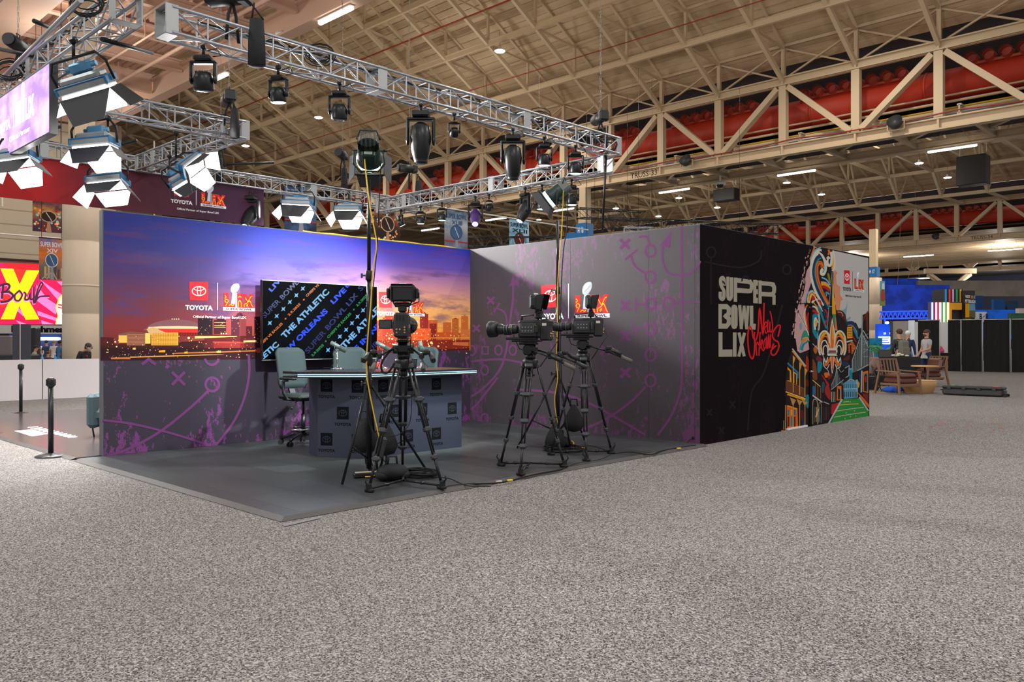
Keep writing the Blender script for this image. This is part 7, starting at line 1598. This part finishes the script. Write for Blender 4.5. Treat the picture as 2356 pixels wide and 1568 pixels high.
t = thing('round_table', 'small round wooden side table behind the stump table', 'table', onZ(2128, 895, 0)); m = MB(); m.lathe([(.36, .66), (.38, .67), (.38, .69), (.36, .7)], 26); m.build('table_top', OAK, t); m = MB(); m.tube((0, 0, .02), (0, 0, .66), .03); m.build('pillar', BLKM, t); m = MB(); m.lathe([(.25, 0), (.25, .015), (.04, .04)], 20); m.build('base', BLKM, t)
# tv flat behind chairs, jacket chair, cases
p = onZ(2062, 888, 0); t = thing('standing_screen', 'wide black screen standing behind the leather chairs, seen from the front', 'screen', p, TH-.08)
m = MB(); m.bbox((0.1, .1, .5), (1.35, .07, .86), .02); m.build('panel', mat('tv_black'), t); m = MB(); m.bbox((-.4, .1, .04), (.06, .4, .06), .01); m.bbox((.6, .1, .04), (.06, .4, .06), .01); m.build('foot', BLK, t)
p = onZ(2024, 900, 0); t = thing('folding_chair', 'black folding chair with a taupe jacket and bag over it by the mural corner', 'chair', p, TH+.5)
m = MB(); m.bbox((0, 0, .45), (.42, .4, .04), .01); m.build('seat', BLK, t)
m = MB(); m.bbox((0, .2, .72), (.46, .1, .5), .05); m.ell((0, .18, .7), (.5, .22, .55)); m.build('jacket', mat('taupe_jacket', (122, 104, 94), .9), t)
m = MB(); m.ell((.03, .03, .56), (.32, .3, .26)); m.build('bag', BAGM, t); m = MB(); m.path([(-.08, -.06, .68), (-.02, -.1, .75), (.05, -.02, .7)], .015); m.build('red_strap', mat('red_lanyard'), t)
for x in (-.19, .19): m = MB(); m.tube((x, -.22, 0), (x, .2, .9), .012); m.build('leg', BLKM, t); m = MB(); m.tube((x, .24, 0), (x, -.12, .45), .012); m.build('leg', BLKM, t)
t = thing('road_case', 'open road case with aluminium edges half hidden behind the mural corner', 'flight case', onZ(1996, 897, 0), TH); m = MB(); m.bbox((0, .4, .2), (.8, .5, .4), .02); m.build('base', BLK, t)
m = MB(); m.bbox((.1, .5, .75), (.6, .06, .72), .01, Matrix.Rotation(.12, 3, 'Y')); m.build('lid', mat('lid_grey', (96, 96, 94), .5), t); m = MB(); m.bar((.42, .46, .42), (.36, .46, 1.1), .03); m.bar((-.4, .14, .4), (.4, .14, .4), .03); m.build('edge_trim', ALU, t)
m = MB(); m.bbox((0, 0, .22), (.3, .25, .44), .02); o = tag(m.build('black_crate', mat('crate_black', (26, 27, 30), .5)), 'tall black ventilated loudspeaker crate behind the people', 'crate'); o.location = onZ(2042, 884, 0); o.scale = (1.6, 1.6, 2.6)
m = MB(); m.add([(-.3, -.1, .008), (.35, -.14, .008), (.3, .12, .008), (-.25, .1, .008), (-.3, -.1, .0), (.35, -.14, .0), (.3, .12, .0), (-.25, .1, .0)], [(0, 1, 2, 3), (4, 5, 6, 7), (0, 1, 5, 4), (1, 2, 6, 5), (2, 3, 7, 6), (3, 0, 4, 7)]); o = tag(m.build('cardboard_sheet', mat('cardboard', (176, 132, 84), .8)), 'flat piece of cardboard on the carpet by the mural corner', 'cardboard'); o.location = onZ(2012, 901, 0)
m = MB(); m.ell((0, 0, .07), (.5, .3, .2)); m.ell((.15, .02, .09), (.3, .25, .16)); m.ell((-.15, .03, .06), (.28, .22, .14)); o = tag(m.build('blue_bag', mat('blue_cloth', (26, 84, 190), .8)), 'crumpled bright blue bag on the floor under the leather chair', 'bag'); o.location = onZ(2053, 902, 0)
m = MB(); [m.ell((x, y, z), (.14, .1, .06)) for x, y, z in ((0, 0, .03), (.14, .03, .04), (-.13, .02, .03), (.05, .03, .08), (.28, 0, .02))]; o = tag(m.build('crumpled_cloth', mat('cream_cloth', (214, 208, 186), .9)), 'cream crumpled cloth lying on top of the black screen edge', 'cloth'); q_ = onZ(2064, 888, 0)+c2w(.0, .1); o.location = (q_.x+.05, q_.y+.05, .94); o.rotation_euler = (0, 0, TH-.08)
# flight case on the carpet
a, b = onZ(2182, 908, 0), onZ(2322, 914, 0); d_ = b-a; t = thing('flight_case', 'long black hard case with latches lying alone on the carpet at right', 'case', (a+b)/2+c2w(0, .2), math.atan2(d_.y, d_.x)); Lc = d_.length
m = MB(); m.bbox((0, 0, .1), (Lc, .4, .17), .03); m.bbox((Lc/2-.02, 0, .11), (.1, .3, .15), .03); m.build('base', mat('case_black', (34, 35, 36), .5), t); m = MB(); m.bbox((0, 0, .215), (Lc+.02, .42, .07), .025); m.build('lid', mat('case_black'), t)
for k in range(4): m = MB(); m.bbox((-Lc*.38+k*Lc*.25, -.215, .19), (.1, .03, .07), .008); m.build('latch', BLK, t)
m = MB(); m.path([(-Lc/2, -.08, .15), (-Lc/2-.06, -.08, .13), (-Lc/2-.06, .08, .13), (-Lc/2, .08, .15)], .015); m.build('handle', BLK, t)
for x, w_, c, n_ in ((-.5, .09, (60, 190, 120), 'green'), (.52, .16, (226, 70, 40), 'orange'), (-.28, .18, (120, 124, 130), 'grey'), (.05, .1, (110, 80, 130), 'violet')): m = MB(); m.bbox((x, .0, .253), (w_, .12, .006), .002); m.build('sticker', mat('sticker_'+n_, c, .5), t)
for s_ in (-.13, .13): m = MB(); m.tube((Lc/2+.05, s_-.02, .04), (Lc/2+.05, s_+.02, .04), .04); m.build('wheel', RUB, t)
# red specks of tape on carpet
rnd = random.Random(4)
for k in range(12):
    m = MB(); x, y = 2130+rnd.uniform(0, 190), 972+rnd.uniform(0, 22); a_ = rnd.uniform(0, 3); m.box((0, 0, .003), (rnd.uniform(.04, .1), .015, .004), Matrix.Rotation(a_, 3, 'Z')); o = tag(m.build('tape_scrap', mat('red_tape', (224, 70, 60), .6)), 'small scrap of red tape on the carpet right of the mural wall', 'tape', 'red tape scraps on the carpet'); o.location = onZ(x, y, 0)
# people
p = onZ(2069, 885, 0); person('person with a grey backpack and dark sweater, back turned, behind the black screen', (p.x, p.y, 0), AW+.15, (44, 50, 56), (110, 108, 104), hair=(70, 50, 38), sleeves='long', arm=(0, .6), stride=.15, sc=1.0)
pb_ = [o for o in bpy.data.objects if o.name.startswith('person') and o.get('label', '').startswith('person with a grey backpack')][0]
t = thing('backpack', 'grey backpack worn by the person with the dark sweater', 'backpack', (p.x, p.y, 0), AW+.15); m = MB(); m.bbox((0, .23, 1.2), (.34, .2, .52), .07); m.bbox((0, .34, 1.1), (.28, .07, .26), .03); m.build('pack', mat('pack_grey', (112, 106, 96), .8, bump=.3, bs=50), t)
for s_ in (-1, 1): m = MB(); m.path([(s_*.1, .14, 1.42), (s_*.12, -.02, 1.5), (s_*.12, -.17, 1.38), (s_*.14, -.15, 1.15), (s_*.12, .12, 1.0)], .018); m.build('strap', mat('pack_strap', (150, 142, 124), .8), t)
p = onZ(2088, 873, 0); person('person in a white cap and navy hoodie with a black bag on the back', (p.x, p.y, 0), AW-.6, (30, 44, 76), (96, 126, 156), cap=(225, 225, 220), sleeves='long', lean=.12)
t = thing('shoulder_bag', 'black shoulder bag on the back of the person in the white cap', 'bag', (p.x, p.y, 0), AW-.6); m = MB(); m.bbox((.1, .22, 1.12), (.3, .16, .4), .06); m.build('bag', BAGM, t); m = MB(); m.path([(.1, .18, 1.3), (-.05, .0, 1.52), (-.17, -.18, 1.3)], .014); m.build('strap', BAGM, t)
p = onZ(2132, 880, 0); person('person in a light grey t-shirt and navy shorts walking left past the drapes', (p.x, p.y, 0), TH-PI/2+.15, (176, 174, 172), (34, 44, 84), hair=(76, 50, 38), arm=(.3, .8), stride=.5, beard=(90, 60, 44))
# palm and speaker
t = thing('potted_palm', 'green palm plant glowing behind the people', 'plant', onZ(2028, 866, 0)); m = MB(); m.lathe([(.22, 0), (.3, .5), (.28, .5)], 18); m.build('pot', DGREY, t); m = MB(); m.tube((0, 0, .45), (0, 0, .9), .04); m.build('stem', WOOD, t)
rnd = random.Random(11); PG = mat('palm_green', (70, 150, 60), .6)
for k in range(16):
    a_ = k*2.4; ln_ = rnd.uniform(.7, 1.1); up_ = rnd.uniform(.3, .9); m = MB(); c_, s_ = math.cos(a_), math.sin(a_); spn = [Vector((c_*ln_*u, s_*ln_*u, .9+up_*u*1.5-up_*u*u*1.1)) for u in [i/10 for i in range(11)]]
    m.path(spn, .008, 5)
    for i in range(1, 11):
        for sg in (-1, 1): q_ = Vector((-s_*sg, c_*sg, -.35)); w_ = .26*math.sin(PI*min(1, i/11+.12)); pA = spn[i]; tip = pA+q_*w_+Vector((c_, s_, 0))*.12; m.add([pA-Vector((c_, s_, 0))*.018, pA+Vector((c_, s_, 0))*.018, tip, pA+q_*w_*.5+Vector((c_*.03, s_*.03, .012))], [(0, 1, 2), (0, 3, 2), (1, 3, 2)])
    m.build('frond', PG, t)
# drapes
DRP = mat('black_drape', (13, 13, 14), .9); dA, dB = onZ(2100, 852.5, 0), onZ(2420, 859, 0)
def drape(x0, x1, label, top=2.36, lean=0.):
    t = thing('black_drape', label, 'curtain'); a, b = onZ(x0, 853.5+(x0-2110)*.018, 0), onZ(x1, 853.5+(x1-2110)*.018, 0); d = b-a; L = d.length; u = d.normalized(); n = Vector((-u.y, u.x, 0)); K = max(8, int(L/.09)); vs = []; fs = []
    for i in range(K+1):
        o_ = .045*math.sin(i*1.9)+.02*math.sin(i*.7)
        for j, z in enumerate((.03, 1.2, top)): vs.append(a+u*(L*i/K+(lean*(1-z/top) if i < 3 or i > K-3 else 0))+n*o_*(1-.5*j/2)+Vector((0, 0, z)))
    for i in range(K):
        for j in range(2): fs.append((i*3+j, i*3+j+1, (i+1)*3+j+1, (i+1)*3+j))
    nv = len(vs); vs += [v+n*.012 for v in vs]; fs += [tuple(nv+q for q in f) for f in fs]; m = MB(); m.add(vs, fs, True); m.build('cloth', DRP, t)
    m = MB(); m.tube(a+Vector((0, 0, top+.01)), b+Vector((0, 0, top+.01)), .025); m.build('drape_rail', ALUD, t); m = MB(); m.tube(b, b+Vector((0, 0, top+.05)), .025); m.build('upright', ALUD, t)
drape(2112, 2162, 'black drape behind the walking person, leftmost section'); drape(2181, 2211, 'narrow black drape right of the bright gap'); drape(2213, 2260, 'black drape under the striped tower'); drape(2264, 2324, 'wide black drape right of the silver upright pole'); drape(2328, 2400, 'black drape running out of the right edge')
# table and items seen through the gap
p = onZ(2170, 847, 0); t = thing('draped_table', 'table with black cloth seen through the gap between the drapes', 'table', p, TH); m = MB(); m.bbox((0, 0, .4), (1.4, .6, .8), .02); m.build('cloth', DRP, t)
m = MB(); m.bbox((0, .9, 1.2), (2.2, .1, 2.4), .01); o = tag(m.build('white_booth_panel', mat('booth_white', (225, 222, 222), .6)), 'white booth panel seen through the gap between drapes', 'panel'); o.location = p; o.rotation_euler = (0, 0, TH)
m = MB(); [m.ell((x, 0, z), (.22, .18, .26)) for x, z in ((-.1, .12), (.05, .1), (-.02, .22))]; o = tag(m.build('pink_flowers', mat('pink_flower', (230, 60, 140), .7)), 'pink bunch on the table seen through the drape gap', 'flowers'); o.location = p+Vector((-.1, 0, .8)); 
m = MB(); m.add([(-.25, 0, 0), (.25, 0, 0), (.1, .3, 0), (-.2, 0, .5), (.0, .3, .3)], [(0, 1, 2), (0, 1, 3), (1, 2, 4), (1, 3, 4), (0, 2, 4), (0, 3, 4)]); o = tag(m.build('cardboard_box', mat('cardboard')), 'torn cardboard box under the table in the drape gap', 'box'); o.location = onZ(2171, 850, 0)+c2w(0, -.6)
# grey booth wall behind people
t = thing('booth_panel', 'tall grey panel wall with white corner posts behind the three people', 'panel wall'); a, b = onZ(2050, 850, 0), onZ(2101, 851, 0); d = b-a; R_ = Matrix.Rotation(math.atan2(d.y, d.x), 3, 'Z'); m = MB(); m.box((a+b)/2+Vector((0, 0, 1.19)), (d.length, .06, 2.38), R_); m.build('panel', mat('panel_taupe', (150, 144, 140), .6), t)
for k in (0, .82, .9, 1): m = MB(); m.box(a.lerp(b, k)+Vector((0, 0, 1.2))-c2w(0, .05), (.1, .08, 2.4), R_); m.build('post', ALU if k else DGREY, t)
# striped tower
def ontower(px, py, D): return atD(px, py, D)
t = thing('striped_tower', 'dark exhibition tower with coloured light tubes and VISIT PITTSBURGH lettering', 'exhibition tower'); Dt = 48
def tb(x0, x1, y0, y1, D, th, nm, mm):
    a, b = atD(x0, y1, D), atD(x1, y0, D); d = Vector((b.x-a.x, b.y-a.y, 0)); R_ = Matrix.Rotation(math.atan2(d.y, d.x), 3, 'Z'); c_ = (a+b)/2+c2w(0, th/2); m = MB(); m.box((c_.x, c_.y, (a.z+b.z)/2), (d.length, th, b.z-a.z), R_); return m.build(nm, mm, t)
TD = mat('tower_dark', (52, 52, 54), .5); ORA = mat('tower_amber', (240, 166, 20), .5)
tb(2174, 2215, 664, 745, Dt, 1.5, 'upper_block', TD); tb(2215, 2243, 668, 860, Dt-.3, 1.8, 'tall_block', mat('tower_dark2', (42, 42, 44), .5)); tb(2143, 2186, 694, 745, Dt-.4, .4, 'lower_block', mat('tower_grey', (90, 86, 84), .5)); tb(2144, 2215, 745, 862, Dt, 1.0, 'plinth', TD)
tb(2185, 2213, 696, 712, Dt-.45, .1, 'amber_panel', ORA); tb(2185, 2190, 712, 745, Dt-.45, .1, 'amber_panel', ORA)
for x, c, nm in ((2177, (0, 150, 220), 'blue'), (2185.5, (230, 70, 50), 'red'), (2193.5, (220, 150, 210), 'pink'), (2202, (30, 160, 100), 'green'), (2211, (240, 160, 30), 'amber')): tb(x-1.4, x+1.4, 665, 694, Dt-.1, .08, 'colour_stripe', mat('stripe_'+nm, c, .5, emit=c, es=.25))
for x, c, nm in ((2146, (40, 70, 255), 'blue'), (2155, (255, 40, 60), 'red'), (2164, (255, 130, 170), 'pink'), (2173, (60, 240, 110), 'green'), (2182, (255, 190, 70), 'amber')):
    tb(x-.9, x+.9, 695, 742, Dt-.7, .1, 'light_tube', mat('tube_'+nm, c, .4, emit=tuple((v+255*3)//4 for v in c), es=1.7)); tb(x-2.6, x+2.6, 695, 742, Dt-.5, .08, 'tube_halo', mat('halo_'+nm, c, .5, emit=c, es=.55))  # wide coloured strips glow to stand in for the tubes' halos
r_ = Vector((CT, ST, 0)); q0 = atD(2215, 745, Dt-.31); P = Print((q0.x, q0.y, 0), r_, base=.12, step=.02)
P.fn = P.pp; P.quad('VISIT', (2217.5, 685), (2229, 686), (2217.5, 678.5), (235, 235, 235), 1, .04); P.quad('PITTSBURGH', (2217.5, 696.5), (2241, 698), (2217.5, 688.5), (235, 235, 235), 1, .04)
for k, c in enumerate(((230, 80, 40), (240, 170, 30), (110, 160, 60), (50, 120, 200), (200, 150, 210))): P.poly([(2230+k*2.2, 680), (2231.8+k*2.2, 680), (2231.8+k*2.2, 687), (2230+k*2.2, 687)], c, 1)
P.poly([(2218, 698), (2227, 698), (2227, 730), (2218, 730)], (240, 168, 20), 1); P.poly([(2227, 698), (2240, 699), (2241, 714), (2227, 714)], (110, 160, 200), 1); P.poly([(2227, 714), (2241, 714), (2241, 730), (2227, 730)], (110, 104, 70), 1); P.poly([(2218, 733), (2231, 733), (2231, 740), (2218, 740)], (120, 190, 60), 1)
P.build('tower_lettering', t)
# B/R sign and blue wall
t = thing('sign_board', 'white sign with dark letters B and R beside the striped tower', 'sign'); q0 = atD(2270, 730, 58)
P = Print((q0.x, q0.y, 0), r_, base=.5, step=.02); P.fn = P.pp; tb(2243, 2270, 717, 740, 58, .1, 'board', mat('sign_white', (225, 228, 232), .5))
P.quad('B', (2244, 735), (2250, 735), (2244, 721.5), (30, 50, 100), 1, .04); P.quad('R', (2258, 735), (2266, 735), (2258, 721.5), (30, 50, 100), 1, .04); P.poly([(2251.5, 732), (2256, 727), (2256, 725), (2251.5, 730)], (30, 50, 100), 1); P.build('sign_letters', t); tb(2248, 2249, 740, 832, 58.05, .1, 'post', DGREY); tb(2264, 2265, 740, 832, 58.05, .1, 'post', DGREY)
for x0, x1, y0, y1, D, c, e, nm, lab in ((2243, 2360, 712, 780, 62, (26, 96, 210), .35, 'blue_hoarding', 'blue mottled hoarding behind the B and R sign'), (2326, 2420, 720, 770, 57, (58, 104, 78), 0, 'green_hoarding', 'green booth wall at the right edge above the drapes'), (2344, 2420, 709, 722, 60, (216, 206, 196), 0, 'white_hoarding', 'cream booth header at the right edge'),
        (2020, 2185, 655, 725, 84, (20, 50, 160), .6, 'blue_partition', 'large blue lit partition wall behind the beige column'), (2112, 2420, 645, 681, 92, (150, 144, 134), 0, 'folding_partition', 'long grey folding partition high at the right'), (2018, 2116, 640, 662, 96, (24, 60, 170), .4, 'blue_partition', 'upper blue lit wall left of the grey folding partition'),
        (2242, 2262, 680, 714, 70, (20, 60, 110), .1, 'blue_pillar', 'first dim blue pillar right of the striped tower'), (2287, 2310, 688, 716, 72, (20, 70, 130), .1, 'blue_pillar', 'second dim blue pillar right of the striped tower'), (2318, 2342, 692, 716, 72, (30, 60, 90), .05, 'blue_pillar', 'third dim blue pillar near the right edge'),
        (2020, 2052, 745, 836, 52, (20, 70, 200), .8, 'blue_screen', 'bright blue screen wall behind the palm'), (2004, 2030, 778, 850, 45, (20, 120, 160), .3, 'water_print_wall', 'teal water printed wall behind the palm')):
    t = thing(nm, lab, nm.replace('_', ' ')); g = NG('far_%d_%d' % (x0, y0), .7); nz = g.noise(g.tc, .8, 4); cc_ = g.mix(g.mr(nz, .42, .6), lin(c), lin(tuple(int(v*(.75 if e > .15 else .92)) for v in c))); g.out(cc_)
    if e: g.put(g.b.inputs['Emission Color'], cc_); g.b.inputs['Emission Strength'].default_value = e*.8  # light on these walls and pillars put in as emission
    yb2 = y1 if D > 80 and y0 < 700 else y1
    tb(x0, x1, y0, yb2, D, .4, 'panel', g.m)
t = thing('blue_lit_truss', 'blue lit lighting truss in front of the blue partition', 'truss')
a, b = atD(2024, 733, 60), atD(2146, 731, 60); m = MB(); BT = mat('blue_lit_truss_glow', (60, 110, 250), .4, emit=(30, 80, 250), es=.5); up_ = Vector((0, 0, .5))  # blue light on the truss put into its colour and emission
m.tube(a, b, .06); m.tube(a+up_, b+up_, .06)
for k in range(24): m.tube(a.lerp(b, k/24)+(up_ if k % 2 else Vector()), a.lerp(b, (k+1)/24)+(Vector() if k % 2 else up_), .04)
m.build('lattice', BT, t)
m = MB()
for q_ in (a.lerp(b, .1), a.lerp(b, .9)): m.tube((q_.x, q_.y, 0), q_, .08)
m.build('support_leg', BT, t)
for k, px in enumerate((2041, 2076, 2090, 2128)): m = MB(); q_ = atD(px, 742, 59.5); m.ell(q_, (.3, .25, .2)); m.build('lamp', mat('blue_stage_lamp', (230, 240, 255), .5, emit=(190, 220, 255), es=4), t)
q_ = atD(2052, 782, 51); m = MB(); m.ell((0, 0, 0), (.45, .3, .4)); m.tube((0, .1, -1.45), (0, .1, 0), .02); o = tag(m.build('glowing_lamp', mat('blue_stage_lamp')), 'round bright white lamp by the palm', 'light'); o.location = q_
t = thing('light_board', 'rows of small white lights and letters on the blue screen by the palm', 'sign'); m = MB()
for r in range(4):
    for k in range(9): q_ = atD(2026+k*3, 775+r*5, 51.5); m.box(q_, (.25, .1, .07))
m.build('bulbs', mat('menu_white'), t)
P = Print((atD(2040, 770, 51.6).x, atD(2040, 770, 51.6).y, 0), r_, base=.02); P.fn = P.pp; P.quad('S  S', (2032, 769), (2052, 769), (2032, 764), (240, 245, 255), 1, .05); P.build('letters', t)
a = atD(2022.5, 648, 50); t = thing('hanging_banner', 'tall colourful banner beside the beige column on the right', 'banner', (0, 0, 0)); tb(2024.5, 2036, 646, 703, 70, .05, 'fabric', mat('banner_teal', (120, 190, 200), .6)); P = Print((atD(2024, 650, 70).x, atD(2024, 650, 70).y, 0), r_, base=.05, step=.02); P.fn = P.pp
P.poly([(2027, 668), (2034, 668), (2035, 690), (2026, 690)], (190, 90, 60), 1, True); P.poly([(2025, 690), (2036, 690), (2036, 703), (2025, 703)], (150, 160, 80), 1); P.poly([(2029, 652), (2033, 652), (2034, 664), (2028, 664)], (235, 240, 245), 2, True); P.build('banner_picture', t)
# column head struts at right
t = thing('branched_column', 'steel column with four spreading struts above the striped tower', 'column'); q = atD(2186, 664, 100); qt = 1.45+(782-628)/1889*100
for dx_, dy_ in ((-2.6, 0), (2.2, 0), (-1.2, 3), (3.6, 2)): m = MB(); m.bar((q.x, q.y, q.z), (q.x+dx_*CT-dy_*ST, q.y+dx_*ST+dy_*CT, qt), .35); m.build('strut', STEELD, t)
m = MB(); m.tube((q.x, q.y, 0), (q.x, q.y, q.z), .5, n=16); m.build('shaft', mat('blue_sign'), t)
m = MB(); m.box((q.x, q.y, qt+.25), (6.2, .5, .6), Matrix.Rotation(TH, 3, 'Z')); m.build('head_beam', STEELD, t)
# blue sign peeking over grey wall
t = thing('blue_banner_sign', 'blue banner sign peeking over the grey wall near the rear lamp stand', 'sign'); a, b = atD(1302, 536, 40), atD(1350, 545, 40); m = MB(); d = Vector((b.x-a.x, b.y-a.y, 0)); R_ = Matrix.Rotation(math.atan2(d.y, d.x), 3, 'Z'); m.box(((a+b)/2)+Vector((0, 0, -.4)), (d.length, .1, 1.0), R_); m.build('board', BLUS, t)
m = MB(); m.tube(a, (a.x, a.y, 12.5), .015, n=6); m.tube(b, (b.x, b.y, 12.5), .015, n=6); m.build('hanging_cord', DGREY, t)
